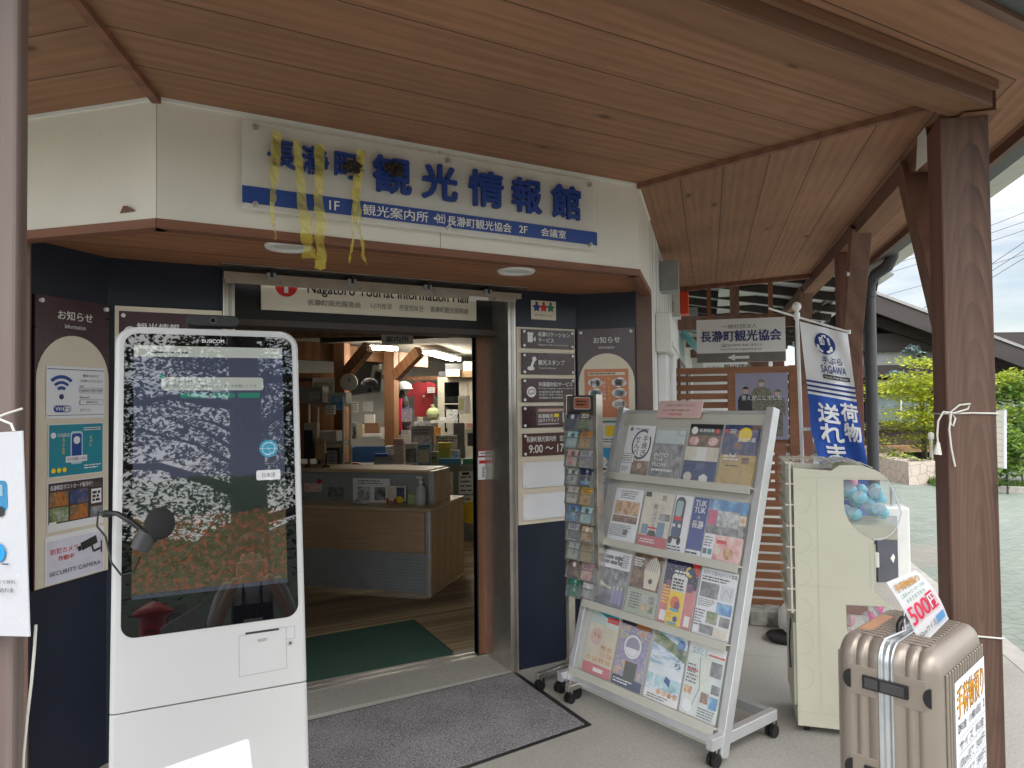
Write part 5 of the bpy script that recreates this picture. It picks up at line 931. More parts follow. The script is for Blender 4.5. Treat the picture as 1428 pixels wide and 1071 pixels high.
# ================================================================ capsule vending machine
TC = frame(ms(.70, -.02), mD, Zv)     # x: back -> front, y: along +s (away), facing side is local -y
cap = thing('capsule_machine', 'cream two level capsule toy machine with a bulging clear front', 'vending machine', TC)
P_cv = pm('yellowed cream plastic', (.62, .60, .48), .42, var=.03, sc=4); P_cvd = pm('shaded cream plastic', (.52, .50, .39), .45, var=.03)  # second cream is a darker copy with shade put into its colour
def bez(p0, p1, p2, n=8): return [tuple(p0[i]*(1-t)**2+2*p1[i]*t*(1-t)+p2[i]*t*t for i in (0, 1)) for t in [k/n for k in range(n+1)]]
def cside(y0, y1, nm):
    """side wall with the two window openings left out"""
    outer = [(.012, .09), (.40, .075), (.40, .10)]
    prof_low = bez((.40, .10), (.475, .30), (.465, .50), 6)+bez((.465, .50), (.44, .60), (.345, .66), 5)[1:]+[(.335, .665), (.335, .885), (.352, .89)]
    prof_top = bez((.352, .89), (.455, .90), (.47, 1.03), 7)+bez((.47, 1.03), (.44, 1.18), (.30, 1.238), 8)[1:]+[(.26, 1.243), (.20, 1.24), (.165, 1.215), (.012, 1.225)]
    w1 = [(.215, 1.17), (.215, 1.06)]+bez((.215, 1.06), (.225, .945), (.335, .905), 6)[1:]+bez((.335, .905), (.43, .90), (.452, 1.03), 6)[1:]+bez((.452, 1.03), (.44, 1.10), (.40, 1.17), 5)[1:]
    w2 = [(.215, .60), (.215, .50)]+bez((.215, .50), (.225, .36), (.335, .33), 6)[1:]+bez((.335, .33), (.43, .33), (.455, .46), 6)[1:]+bez((.455, .46), (.45, .53), (.40, .60), 5)[1:]
    P = [(.012, .035), (.40, .030), (.405, .12)]+bez((.405, .12), (.41, .27), (.345, .325), 5)[1:]+[(.33, .33)]+bez((.215, .50), (.225, .36), (.335, .33), 6)[::-1][1:]+[(.215, .605), (.40, .605), (.345, .66), (.335, .665), (.335, .885), (.34, .90)]+bez((.215, 1.06), (.225, .945), (.335, .905), 6)[::-1][1:]+[(.215, 1.175), (.405, 1.175)]+bez((.40, 1.18), (.37, 1.222), (.30, 1.238), 5)[1:]+[(.26, 1.243), (.20, 1.24), (.165, 1.215), (.012, 1.225)]
    return P, w1, w2
Pc, W1, W2 = cside(0, .34, '')
# wall with holes: bmesh boolean-free, triangulated fill of three loops
import bmesh
def holed(loops, y, th, mat):
    bm = bmesh.new(); es = []
    for L in loops:
        vv = [bm.verts.new((p[0], y, p[1])) for p in L]; es += [bm.edges.new((vv[i], vv[(i+1) % len(vv)])) for i in range(len(vv))]
    bmesh.ops.triangle_fill(bm, use_beauty=True, use_dissolve=False, edges=es); bm.verts.index_update()
    vs_ = [v.co.copy() for v in bm.verts]; fs = [tuple(v.index for v in f.verts) for f in bm.faces]; bm.free()
    q = MB(); q.add(vs_, fs, mat); q.add([v+V((0, th, 0)) for v in vs_], fs, mat)
    for L in loops: n = len(L); q.add([(p[0], y+dy, p[1]) for dy in (0, th) for p in L], [(i, (i+1) % n, n+(i+1) % n, n+i) for i in range(n)], mat)
    return q
side = holed([Pc], 0, .006, P_cv); side.build('side_panel', cap); holed([Pc], .334, .006, P_cv).build('side_panel', cap)
s = Sheet(.0012); s.k = 1
for v in (.68,): s.line([(.012, v), (.225, v+.0)], .002, P_cvd, 0)
s.line([(.10, .13), (.10, 1.18)], .0025, P_cvd, 0); s.line([(.012, .10), (.40, .09)], .002, P_cvd, 0); s.line([(.012, 1.182), (.40, 1.182)], .002, P_cvd, 0)
for v in (1.07, .89, .74, .56, .42, .26): s.ring(.012, v, .058, .0605, P_cvd, -85, 85, 18, 1, 0)
for a, b in (((.32, .68), (.32, .88)),): s.line([a, b], .002, P_cvd, 0)
s.build('moulded_lines', cap)  # flat lines; the shade of the embossing is painted as darker cream
q = MB(); q.box((.02, .006, .04), (.20, .334, 1.205), P_cv); q.box((.2, .006, .60), (.335, .334, .89), P_cv); q.box((.2, .006, .04), (.34, .334, .32), P_cv); q.box((.21, .02, .905), (.44, .32, .965), P_cvd); q.box((.21, .02, .34), (.44, .32, .36), P_cvd); q.build('inner_body', cap)
q = MB(); q.box((.335, .03, .68), (.35, .31, .88), P_cvd); q.cyl((.35, .17, .78), (.375, .17, .78), .035, P_offw); q.box((.345, .155, .745), (.39, .185, .815), P_offw); q.build('coin_mechanism', cap, None, bevel=.004)
P_glb = clear('clear globe plastic', (.95, .97, .98), .10, .04)
def shell(L, nm):
    q = MB(); n = len(L); q.add([(p[0], y, p[1]) for y in (.006, .334) for p in L], [(i, i+1, n+i+1, n+i) for i in range(n-1)], P_glb, True); q.add([(p[0], .003, p[1]) for p in L], [tuple(range(n))], P_glb); g_ = q.build(nm, cap); q = MB(); q.tube([(p[0], .002, p[1]) for p in L[7:]], .0045, clear('clear rim', (.85, .88, .88), .45, .1), 6); q.build('rim', g_)
shell(W1, 'clear_globe'); shell(W2, 'clear_globe')
# clear boxes on back and top with cream grid
q = MB(); q.box((-.035, .0, .55), (-.003, .34, 1.255), P_glb); 
for i in range(8): z = .56+i*.098; q.box((-.0365, -.0005, z), (-.001, .3405, z+.006), P_cv)
q.box((-.037, -.002, .55), (-.028, .342, 1.255), P_cv) if False else q.box((-.02, -.003, .55), (-.012, .343, 1.25), P_cv); q.build('back_tray', cap)
q = MB(); q.box((-.035, .003, 1.226), (.17, .337, 1.258), P_glb); 
for x in (.0, .06, .12): q.box((x, 0, 1.2585), (x+.006, .34, 1.262), P_cv)
for y in (.1, .22): q.box((-.035, y, 1.259), (.17, y+.006, 1.2615), P_cv)
L = bez((.15, 1.222), (.25, 1.262), (.37, 1.195), 8); n = len(L); q.add([(p[0], y, p[1]+.02) for y in (.02, .32) for p in L], [(i, i+1, n+i+1, n+i) for i in range(n-1)], pm('grey smoked tile', (.34, .33, .28), .2), True)
for k in range(1, 8, 2): p = L[k]; q.box((p[0]-.003, .019, p[1]+.019), (p[0]+.003, .321, p[1]+.0215), P_cv)
q.box((.1, .22, 1.25), (.3, .226, 1.33), P_cv) if False else None
q.build('top_tray', cap)
q = MB(); q.box((.0, -.002, .035), (.012, .342, 1.226), P_cv); q.box((-.012, .02, .12), (0, .32, .5), P_cvd); q.tube([(-.014, .1, .5), (-.02, .09, .44), (-.02, .12, .36), (-.02, .08, .27)], .004, P_rub, 6); q.build('back_panel', cap)
for x in (.04, .36):
    for y in (.04, .30): q = MB(); q.box((x-.012, y-.01, .012), (x+.012, y+.01, .05), P_dgrey); q.cyl((x-.012, y, .018), (x+.012, y, .018), .0175, P_rub); q.build('caster', cap)
P_capb = pm('aqua capsule', (.18, .50, .62), .25, var=.06); P_capc = clear('clear capsule half', (.85, .92, .95), .3, .06)
r = random.Random(11)
def capsules(n, z0, z1, cols, grp, word):
    pl_ = []
    tries = 0
    while len(pl_) < n and tries < 6000:
        tries += 1; p = V((r.uniform(.25, .405), r.uniform(.045, .295), r.uniform(z0, z1)))
        if all((p-o).length > .059 for o in pl_): pl_.append(p)
    pl_.sort(key=lambda p: (p.y, p.x))
    for i, p in enumerate(pl_):
        cname, cm = cols[i % len(cols)]; t = thing('toy_capsule', cname+' toy capsule behind the clear '+word+' globe of the vending machine', 'capsule', TC @ M.Translation(p) @ M.Rotation(r.uniform(0, 3), 4, 'X') @ M.Rotation(r.uniform(0, 3), 4, 'Y'), grp)
        q = MB(); q.ball((0, 0, 0), .032, cm, n=16, k=6, half=1); q.build('coloured_half', t); q = MB(); q.ball((0, 0, -.001), .0315, P_capc, n=16, k=6, half=-1); q.build('clear_half', t)
capsules(15, 1.0, 1.115, [('aqua blue', P_capb)], 'aqua capsules in the upper globe', 'upper'); capsules(1, 1.135, 1.14, [('pink', pm('pink capsule', (.75, .3, .38), .3))], 'pink capsules in the upper globe', 'upper')
capsules(10, .395, .56, [('yellow', pm('yellow capsule', (.62, .55, .05), .3)), ('pink', MATS['pink capsule']), ('magenta', pm('magenta capsule', (.5, .05, .22), .3))], 'capsules in the lower globe', 'lower')
# ================================================================ suitcase
hd = R(76); SX = V((math.sin(hd), math.cos(hd), 0))          # along the broad face, away to the right
SC = V((2.08, 1.19, 0)); TSu = frame(SC, SX, Zv)             # local x: width, y: thickness (away), z up; corner nearest the camera
suit = thing('suitcase', 'champagne gold hard shell suitcase with black latches by the right post', 'suitcase', TSu)
P_su = pm('champagne shell', (.33, .28, .235), .36, .4, var=.03, sc=4); P_sui = pm('silver band', (.62, .66, .68), .28, .7)
SW, SH0, SH1, ST = .46, .07, .80, .30
def shellhalf(y0, y1, mat, rib_axis=True):
    q = MB(); n = 40; prof = []
    # rounded outline in x-z with ribs on flat faces
    P = rrect(0, SH0, SW, SH1, .055, 7); vs_ = []
    ys = [y0+(y1-y0)*k/6 for k in range(7)]
    return P
P = rrect(0, SH0, SW, SH1, .06, 8)
def ring_at(y, ins): c = V((SW/2, 0, (SH0+SH1)/2)); return [((p[0]-c.x)*(1-ins/(SW/2))+c.x, y, (p[1]-c.z)*(1-ins/((SH1-SH0)/2))+c.z) for p in P]
def loft(R_, mat, cap0=True, cap1=True):
    q = MB(); n = len(P); vs_ = [p for L in R_ for p in L]; q.add(vs_, [(i*n+j, i*n+(j+1) % n, (i+1)*n+(j+1) % n, (i+1)*n+j) for i in range(len(R_)-1) for j in range(n)], mat, True)
    if cap0: q.add(R_[0], [tuple(range(n))[::-1]], mat)
    if cap1: q.add(R_[-1], [tuple(range(n))], mat)
    return q
def ribs(y0, y1, rnd0, rnd1):
    R_ = []; N = 22
    for i in range(N+1):
        t = i/N; y = y0+(y1-y0)*t; g_ = .0
        f = abs((t*5) % 1-.5)*2
        ins = .004 if f < .25 else 0
        R_.append((y, ins))
    return R_
def half(ya, yb, outer_first):
    R_ = []; re = .045
    L = []
    n = 7
    for i in range(n+1):
        a = R(90*i/n); L.append((re*(1-math.sin(a)), re*(1-math.cos(a))))   # dist from outer face, inset... outer->inner
    seq = [(d, ins) for ins, d in [(re*(1-math.sin(R(90*i/n))), re*(1-math.cos(R(90*i/n)))) for i in range(n+1)]]
    tot = abs(yb-ya); k = 1 if yb > ya else -1
    R_ = [ring_at(ya+k*d, ins) for d, ins in seq]
    for d, ins in ((.058, 0), (.06, .004), (.066, .004), (.068, 0), (.092, 0), (.094, .004), (.1, .004), (.102, 0), (tot, 0)): R_.append(ring_at(ya+k*d, ins))
    return loft(R_, P_su) if k > 0 else loft(R_[::-1], P_su)
half(0, ST/2-.022, 1).build('shell_half', suit); half(ST, ST/2+.022, 1).build('shell_half', suit)
q = loft([ring_at(ST/2-.0215, .005), ring_at(ST/2-.0215, -.001), ring_at(ST/2-.015, -.003), ring_at(ST/2-.015, .0), ring_at(ST/2-.005, .0), ring_at(ST/2-.004, -.001), ring_at(ST/2+.004, -.001), ring_at(ST/2+.005, 0), ring_at(ST/2+.015, .0), ring_at(ST/2+.015, -.003), ring_at(ST/2+.0215, -.001), ring_at(ST/2+.0215, .005)], P_sui); q.build('frame_band', suit)
# fine ribs over the top and both broad faces
q = MB()
for i in range(15):
    x = .045+i*.0265
    for y in (-.0035, ST+.0035): q.bar((x, y, .15), (x, y, .74), .011, .007, P_su, up=(0, 1, 0))
    for ya, yb in ((.05, .122), (.178, .25)): q.bar((x, ya, SH1+.002), (x, yb, SH1+.002), .011, .006, P_su) if .06 < x < .40 else None
q.build('ribs', suit, None, bevel=.003)
for z in (.675, .40, .17):
    q = MB(); q.box((-.010, .085, z-.02), (.003, .215, z+.02), P_rub); q.box((-.013, .095, z-.015), (-.009, .163, z+.015), P_dgrey); q.box((-.013, .169, z-.015), (-.009, .208, z+.015), P_dgrey); q.build('latch', suit, None, bevel=.003)
    for y in (.035, .262):
        q = MB(); q.prism([(-.0015, y-.011+.022*0, z-.028)]+[(-.0015, y-.011+.022*math.sin(R(a)), z-.028*math.cos(R(a))) for a in range(20, 180, 20)]+[(-.0015, y-.011, z+.028)], (-.006, 0, 0), P_rub); q.build('latch_pad', suit)
for y0, y1 in ((.04, .122), (.178, .26)):
    for z in (.675, .40, .17): q = MB(); q.box((-.0015, y0, z-.045), (.02, y1, z+.045), P_su); q.build('latch_plate', suit, None, bevel=.0015)
q = MB(); q.tube([(.14, .155, SH1-.01), (.145, .155, SH1+.028), (.17, .155, SH1+.04), (.29, .155, SH1+.04), (.315, .155, SH1+.028), (.32, .155, SH1-.01)], .009, P_rub, 10); q.tube([(.05, .17, SH1), (.12, .13, SH1+.02), (.20, .16, SH1+.052), (.25, .14, SH1+.045)], .004, P_alu, 8); q.build('carry_handle', suit)
q = MB(); q.box((.10, .225, SH1-.001), (.30, .26, SH1+.006), pm('copper tape', (.5, .25, .14), .4)); q.build('tape_strip', suit)
for x in (.06, SW-.06):
    for y in (.06, ST-.06): q = MB(); q.box((x-.018, y-.018, .045), (x+.018, y+.018, .075), P_rub); q.cyl((x-.014, y, .027), (x+.014, y, .027), .026, P_dgrey); q.build('wheel', suit)
# paper signs on the suitcase
P_amb = pm('amber lettering', (.82, .36, .015), .5); P_grn = pm('green lettering', (.01, .3, .2), .5); P_rose = pm('rose lettering', (.75, .03, .09), .5)
W_, H_ = .118, .245
s = Sheet(); s.k = 1
for b_ in (.004,): s.tx('手荷物預り', .012, .196, .106, .226, P_ink, .02); s.tx('手荷物預り', .0125, .197, .1055, .2255, P_amb, .012); s.tx('このキャリーケースの', .014, .170, .106, .186, P_grn, .012); s.tx('大きさまでなら', .022, .148, .094, .164, P_grn, .012)
s.rect(.083, .070, .108, .140, P_rose); s.tx('500', .008, .072, .080, .136, P_rose, .025); s.tx('円', .086, .078, .106, .130, P_paper, .02); s.tx('150cmサイズ', .008, .022, .078, .044, P_ink, 0); s.rect(.082, .018, .112, .046, pm('label blue', (.15, .4, .72), .5))
def curl(v):
    a_, b_ = v.x/W_, v.z/H_; bow = math.sin(math.pi*b_)
    px = (1284*(1-a_)+1323*a_)*(1-b_)+(1236*(1-a_)+1277*a_)*b_+4*bow; py = (903*(1-a_)+863*a_)*(1-b_)+(812*(1-a_)+795*a_)*b_-5*bow*a_
    return at(px, py, (2.22-.05*a_)*(1-b_)+(2.29-.03*a_)*b_+.012*bow+v.y)
gx = [(W_*i/6, .0012, H_*j/10) for j in range(11) for i in range(7)]; s.add(gx, [(j*7+i, j*7+i+1, j*7+i+8, j*7+i+7) for j in range(10) for i in range(6)], P_paper, True)
s.v = [curl(V((v.x, v.y*1.5-.003 if v.y < 0 else v.y, v.z))) for v in s.v]
tag(s.build('price_card'), 'white card reading 500 yen stuck on top of the suitcase', 'card')
# sheet on the broad face
s = Sheet(); s.board(.10, .25, .42, .70, P_paper, .0012); s.tx('手荷物預り', .115, .585, .405, .68, P_ink, .02); s.tx('手荷物預り', .1165, .588, .4035, .678, P_amb, .012); s.tx('【料金（1個1回）】', .12, .545, .40, .572, P_ink, .01)
for i, (a, b) in enumerate((('サイズ', '料金'), ('100cmまで', '300円'), ('150cmまで', '500円'), ('200cmまで', '700円'), ('ベビーカー', '500円'))):
    z = .49-i*.05; s.rect(.115, z-.008, .405, z-.0065, P_gink, 0); s.tx(a, .125, z, .27, z+.032, P_ink, 0, 0); s.tx(b, .30, z, .395, z+.03, P_ink, 0)
s.rect(.115, .535, .405, .5365, P_gink, 0); s.rect(.285, .27, .2865, .536, P_gink, 0)
tag(s.build('price_list', None, TSu @ M.Translation((0, -.009, 0))), 'white price list with amber heading on the broad side of the suitcase', 'notice')
# ================================================================ cords and board on the right post
def pcord(zs, name, label, ex=None):
    q = MB(); L = [TPR @ V((x, y, zs+dz)) for x, y, dz in ((-.083, .086, 0), (-.085, -.0, .002), (-.085, -.083, .0), (.0, -.0855, -.004), (.084, -.084, -.006), (.085, .0, -.004), (.083, .086, -.002), (-.08, .0875, 0))]; q.tube(L, .0036, P_cable, 6)
    if ex: ex(q)
    tag(q.build(name), label, 'cord')
def bow(q):
    o = TPR @ V((-.088, .075, 1.49)); X_ = RT; k = lambda a, b, d=0: o+X_*a+UP*b-FW*d
    q.tube([k(0, 0), k(.03, .03, .01), (k(.07, .035, .01)), k(.06, .015, .012), k(.01, .0, .01), k(-.03, .005, .01), k(-.05, -.03, .01), k(-.055, -.08, .012), k(-.05, -.12, .01)], .0036, P_cable, 6)
    q.tube([k(0, 0), k(-.005, -.04, .012), k(.005, -.05, .012), k(.012, -.02, .014), k(.0, -.0, .01), k(-.01, -.06, .012), k(-.002, -.13, .012), k(.012, -.20, .012)], .0036, P_cable, 6); q.cyl(k(-.05, -.11, .01), k(-.053, -.155, .01), .006, P_cable, .016, 8)
pcord(1.487, 'bow_cord', 'white cord tied in a bow high around the right post', bow)
def toward(q): a = TPR @ V((-.084, .085, .66)); q.tube([a, a+V((-.02, -.0, .03)), at(1300, 850, 2.5)], .0028, P_cable, 6)
pcord(.66, 'low_cord', 'white cord low around the right post behind the suitcase', toward)
T = frame(at(1388, 652, 2.78), at(1406, 652, 2.86)-at(1388, 652, 2.78)); a = at(1388, 652, 2.78)
t = thing('post_board', 'beige backed white board tied to the far side of the right post', 'sign', T)
q = MB(); q.box((0, .0, 0), (.09, .006, .225), pm('beige board back', (.46, .44, .36), .6)); 
for i in range(9): q.box((0, -.001, .02+i*.023), (.075, 0, .0212+i*.023), P_gink)
q.build('back_face', t); q = MB(); q.box((.078, -.006, -.004), (.10, .012, .23), P_paper); q.build('edge_frame', t)
# ================================================================ inside the office
CC = V((2.173, 5.175, 0)); TCn = frame(CC-mD*1.75, mD)     # counter front runs along m, x from left end
cn = thing('reception_counter', 'two level wood and grey reception counter just inside the entrance', 'counter', TCn)
P_cw = wood('counter wood laminate', (.46, .31, .19), (.4, .26, .15), knots=0, grain=.5, rough=.4); P_ctop = wood('pale counter top', (.55, .42, .26), (.46, .34, .2), knots=0, grain=.5, rough=.35); P_peg = pm('grey pegboard', (.30, .32, .32), .55); P_pegh = flat('peg holes', (.07, .08, .08))
LW = 1.75
q = MB(); q.box((0, .02, .05), (LW-.045, .05, .36), P_peg); q.build('kick_panel', cn)
s = Sheet(.0008); s.k = 1
for i in range(60):
    for j in range(11): s.add([(.9+i*.0135+dx, -.0005, .07+j*.026+dz) for dx, dz in ((0, 0), (.004, 0), (.004, .004), (0, .004))], [(0, 1, 2, 3)], P_pegh)
s.build('peg_holes', cn, M.Translation((0, .0195, 0)))
q = MB(); q.box((0, .004, .365), (LW-.045, .03, .685), P_cw); q.build('front_panel', cn)
q = MB(); q.box((LW-.04, .0, .02), (LW-.0, .045, .70), P_alu); q.build('corner_post', cn, None, bevel=.006)
q = MB(); q.box((LW-.028, .045, .03), (LW-.002, .80, .70), P_cw); q.build('side_panel', cn)
q = MB(); q.box((0, -.01, .69), (LW+.005, .82, .715), P_ctop); q.build('lower_top', cn, None, bevel=.004)
q = MB(); q.box((0, .26, .716), (LW-.10, .28, .96), P_peg); q.build('upper_panel', cn)
q = MB(); q.box((LW-.10, .25, .716), (LW-.06, .62, .985), P_cw); q.box((LW-.105, .245, .716), (LW-.06, .25, .985), P_alu); q.build('upper_side', cn)
q = MB(); q.box((0, .235, .965), (LW-.105, .62, .995), P_ctop); q.build('upper_top', cn, None, bevel=.003)
def on_counter(name, label, cat, x, y, z, fn, grp=None, rz=0): t_ = TCn @ M.Translation((x, y, z)) @ M.Rotation(R(rz), 4, 'Z'); q = Sheet(); fn(q); return tag(q.build(name, None, t_), label, cat, grp)
t = thing('sanitizer_bottle', 'translucent white pump sanitizer bottle on the right end of the counter', 'bottle', TCn @ M.Translation((LW-.13, .13, .716)))
q = MB(); q.lathe((0, 0, 0), [(0, 0), (.034, .0), (.038, .01), (.038, .13), (.03, .155), (.014, .165), (.014, .18)], pm('translucent bottle', (.5, .52, .5), .3), 18); q.build('body', t); q = MB(); q.cyl((0, 0, .18), (0, 0, .20), .016, P_offw); q.cyl((0, 0, .20), (0, 0, .225), .006, P_offw); q.box((-.035, -.006, .222), (.012, .006, .236), P_offw); q.build('pump', t)
def standcard(q, w, h, m, ph=None): q.board(-w/2, 0, w/2, h, m, .003); (q.rect(-w*.4, h*.1, w*.4, h*.7, ph) if ph else q.lines(-w*.4, h*.15, w*.4, h*.85, 4, P_gink))
def poster2(q): q.board(-.17, 0, .17, .20, P_paper, .003); q.rect(-.13, .02, -.01, .13, PH['mono'], 0); q.rect(.03, .02, .13, .13, PH['grey']); q.lines(-.12, .15, .12, .19, 2, P_gink)
on_counter('photo_poster', 'white poster with two grey photos standing on the counter front panel', 'poster', LW-.62, .235, .716, poster2)
on_counter('pink_card', 'reddish picture card with a round red button on the counter panel', 'card', LW-1.18, .25, .79, lambda q: (q.board(-.08, 0, .08, .075, PH['pink'], .003), q.disc(.06, .09, .022, P_red)), None, 4)
on_counter('grey_card', 'grey picture card on the counter panel beside the white poster', 'card', LW-.97, .25, .745, lambda q: (q.board(-.09, 0, .09, .09, PH['grey'], .003), q.disc(-.09, .05, .018, P_offw)), None, -8)
on_counter('blue_card', 'small grey blue card at the hidden left end of the counter panel', 'card', LW-1.42, .25, .76, lambda q: standcard(q, .11, .1, PH['blue']))
on_counter('photo_stand', 'small open photo stand with a yellow tag in the middle of the counter', 'stand', LW-.36, .17, .716, lambda q: (q.board(-.085, .03, .085, .15, P_ivory, .004), q.rect(.0, .04, .07, .14, PH['night'], 0), q.rect(-.07, .05, -.015, .13, PH['cream']), q.disc(.03, .04, .03, P_yel), q.rect(-.09, 0, -.07, .05, P_red, 0), q.rect(-.02, 0, .0, .05, P_red)))
on_counter('green_box', 'small pale green card box beside the pump bottle', 'box', LW-.22, .2, .716, lambda q: q.box((-.05, 0, 0), (.05, .05, .08), pm('pale green card', (.42, .5, .25), .5)))
on_counter('patterned_pouch', 'dark pouch with white spots lying on the counter', 'pouch', LW-.66, .12, .716, lambda q: (q.ball((0, 0, .02), .06, PH['mono'], 1.4, .6, .35)))
for x, lb in ((LW-1.27, 'left'), (LW-1.10, 'right')):
    on_counter('pen_stand', 'slim black pen stand on the upper counter top, the %s of the two' % lb, 'pen stand', x, .33, .996, lambda q: (q.cyl((0, 0, 0), (0, 0, .015), .035, P_rub), q.cyl((0, 0, .015), (0, 0, .12), .009, P_rub), q.cyl((0, 0, .1), (0, 0, .2), .004, P_alu)), 'pen stands on the counter')
# timber frame
ofc = thing('interior_timber', 'amber timber posts, braces and beams carrying the ceiling of the office', 'frame', at(476, 640, 7.9)*1.0)
bpy.context.view_layer.update()
def ipart(q, n): o = q.build(n); o.parent = ofc; o.matrix_parent_inverse = ofc.matrix_world.inverted(); return o
def ipost(px, dep, wd):
    p = at(px, 560, dep); q = MB(); q.box((-wd/2, -wd/2, 0), (wd/2, wd/2, 2.22), W_int); o = ipart(q, 'post'); o.matrix_world = frame(V((p.x, p.y, 0)), sD); return p
p1_ = ipost(477, 7.9, .13); p2p = ipost(546, 8.6, .13)
def ibar(a, b, w_, h_, n='beam'): q = MB(); q.bar((0, 0, 0), ((b-a).length, 0, 0), w_, h_, W_int); T = frame(a, b-a, Zv if abs((b-a).normalized().z) < .9 else Xv); o = ipart(q, n); o.matrix_world = T
def z_of(y, dep): return at(700, y, dep).z
a = at(484, 520, 7.85); b_ = at(514, 484, 7.6); ibar(a, b_, .08, .13, 'brace'); a = at(552, 524, 8.5); b_ = at(585, 490, 8.2); ibar(a, b_, .08, .13, 'brace')
ibar(at(400, 488, 7.9), at(470, 492, 8.0), .1, .2); ibar(at(482, 492, 8.2), at(545, 498, 8.8), .1, .16); ibar(at(552, 500, 8.7), at(592, 504, 9.4), .1, .16)
ibar(at(400, 463, 6.0), at(668, 458, 6.4), .12, .1); ibar(at(566, 528, 10.6), at(612, 527, 10.6), .05, .06, 'rail'); ibar(at(484, 523, 9.2), at(542, 525, 9.2), .04, .05, 'rail')
# low walls and partitions behind
def card(px0, py0, px1, py1, dep, name, label, cat, mat, th=.02, grp=None, fn=None):
    a = at(px0, py1, dep); b_ = at(px1, py1, dep); c = at((px0+px1)/2, py0, dep); T = frame(a, V((b_.x-a.x, b_.y-a.y, 0))); w_ = (b_-a).length; h = (c.z-a.z); s = Sheet(.002); s.box((0, 0, 0), (w_, th, h), mat); s.k = 1
    if fn: fn(s, w_, h)
    return tag(s.build(name, None, T), label, cat, grp)
P_shelfw = pm('office wall panel', (.5, .5, .48), .7)
# ceiling tubes
P_tube = emit('lit fluorescent tube', (1, .95, .82), 28)
def tubes(px, py, px2, py2, d0, d1, lb):
    a = onz(px, py, 2.17); b_ = onz(px2, py2, 2.17); t = thing('fluorescent_light', lb, 'light', a, 'lit fluorescent lights')
    d = (b_-a); q = MB(); q.bar(V((0, 0, .015)), d+V((0, 0, .015)), .16, .03, P_white); q.build('fitting', t); n_ = d.normalized().cross(Zv)
    for k in (-.05, .05): q = MB(); q.cyl(n_*k+V((0, 0, -.022)), d+n_*k+V((0, 0, -.022)), .016, P_tube, n=10); q.build('tube', t)
tubes(508, 482, 551, 484, 7.0, 8.2, 'lit twin fluorescent light above the hanging guide plate'); tubes(597, 489, 636, 500, 7.6, 9.0, 'lit twin fluorescent light near the shelf cabinet at the right')
a = at(447, 470, 6.2); b_ = at(657, 463, 6.9); q = MB(); q.bar(a, b_, .07, .10, P_rub); tag(q.build('blind_cassette'), 'dark rolled blind cassette hanging across the inside of the entrance', 'blind')
def guide(s, w_, h): s.tx('案内所', w_*.14, h*.2, w_*.86, h*.8, P_ink, .012)
card(532, 466, 576, 480, 6.1, 'guide_plate', 'pale plate with three black characters hung on the dark blind cassette', 'sign', P_offw, .01, None, guide)
# television, clock, shirt, helmet
t = thing('television', 'black wall television tilted down beside the amber post', 'television', frame(at(486, 552, 8.5), at(528, 548, 9.0)-at(486, 552, 8.5), V((-.12, -.2, 1))))
q = MB(); q.box((0, 0, 0), (.62, .05, .42), P_rub); q.build('case', t, None, bevel=.006); q = MB(); q.box((.015, -.003, .02), (.605, 0, .405), P_glass); q.build('panel', t); q = MB(); q.bar((.3, .05, .3), (.3, .3, .5), .05, .05, P_rub); q.build('bracket', t)
c = at(486, 533, 7.55); t = thing('wall_clock', 'round white clock on the front of the amber post', 'clock', frame(c, RT)); q = MB(); q.cyl((0, .03, 0), (0, 0, 0), .092, P_offw, n=28); q.build('case', t); s = Sheet(.002); s.k = 1; s.ring(0, 0, .084, .092, P_ivory, up=1); s.line([(0, 0), (.03, .04)], .008, P_ink, 0); s.line([(0, 0), (.0, .065)], .006, P_ink); [s.line([(.07*math.sin(R(a_)), .07*math.cos(R(a_))), (.08*math.sin(R(a_)), .08*math.cos(R(a_)))], .005, P_ink, 0) for a_ in range(0, 360, 30)]; s.build('dial', t)
def shirt(px, py, d):
    T = frame(at(px, py, d), RT); s = Sheet(.003); P = [(-.13, 0), (.13, 0), (.135, .33), (.19, .26), (.235, .31), (.15, .47), (.06, .50), (0, .47), (-.06, .50), (-.15, .47), (-.235, .31), (-.19, .26), (-.135, .33)]
    s.prism([(x, 0, z) for x, z in P], (0, .03, 0), pm('red shirt cloth', (.24, .01, .016), .8)); s.k = 1; s.poly([(-.02, .30), (.02, .30), (0, .27)], P_offw); s.lines(-.03, .17, .03, .25, 3, P_ink); return tag(s.build('shirt', None, T), 'red short sleeved shirt hanging on the back wall of the office', 'shirt')
shirt(591, 581, 10.0)
q = MB(); c = at(563, 541, 9.0); q.ball(c, .10, P_white, 1, 1.1, .85, half=1); q.cyl(c, c-V((0, 0, .012)), .108, P_white, .112, 20); tag(q.build('helmet'), 'white safety helmet hanging by the second amber post', 'helmet')
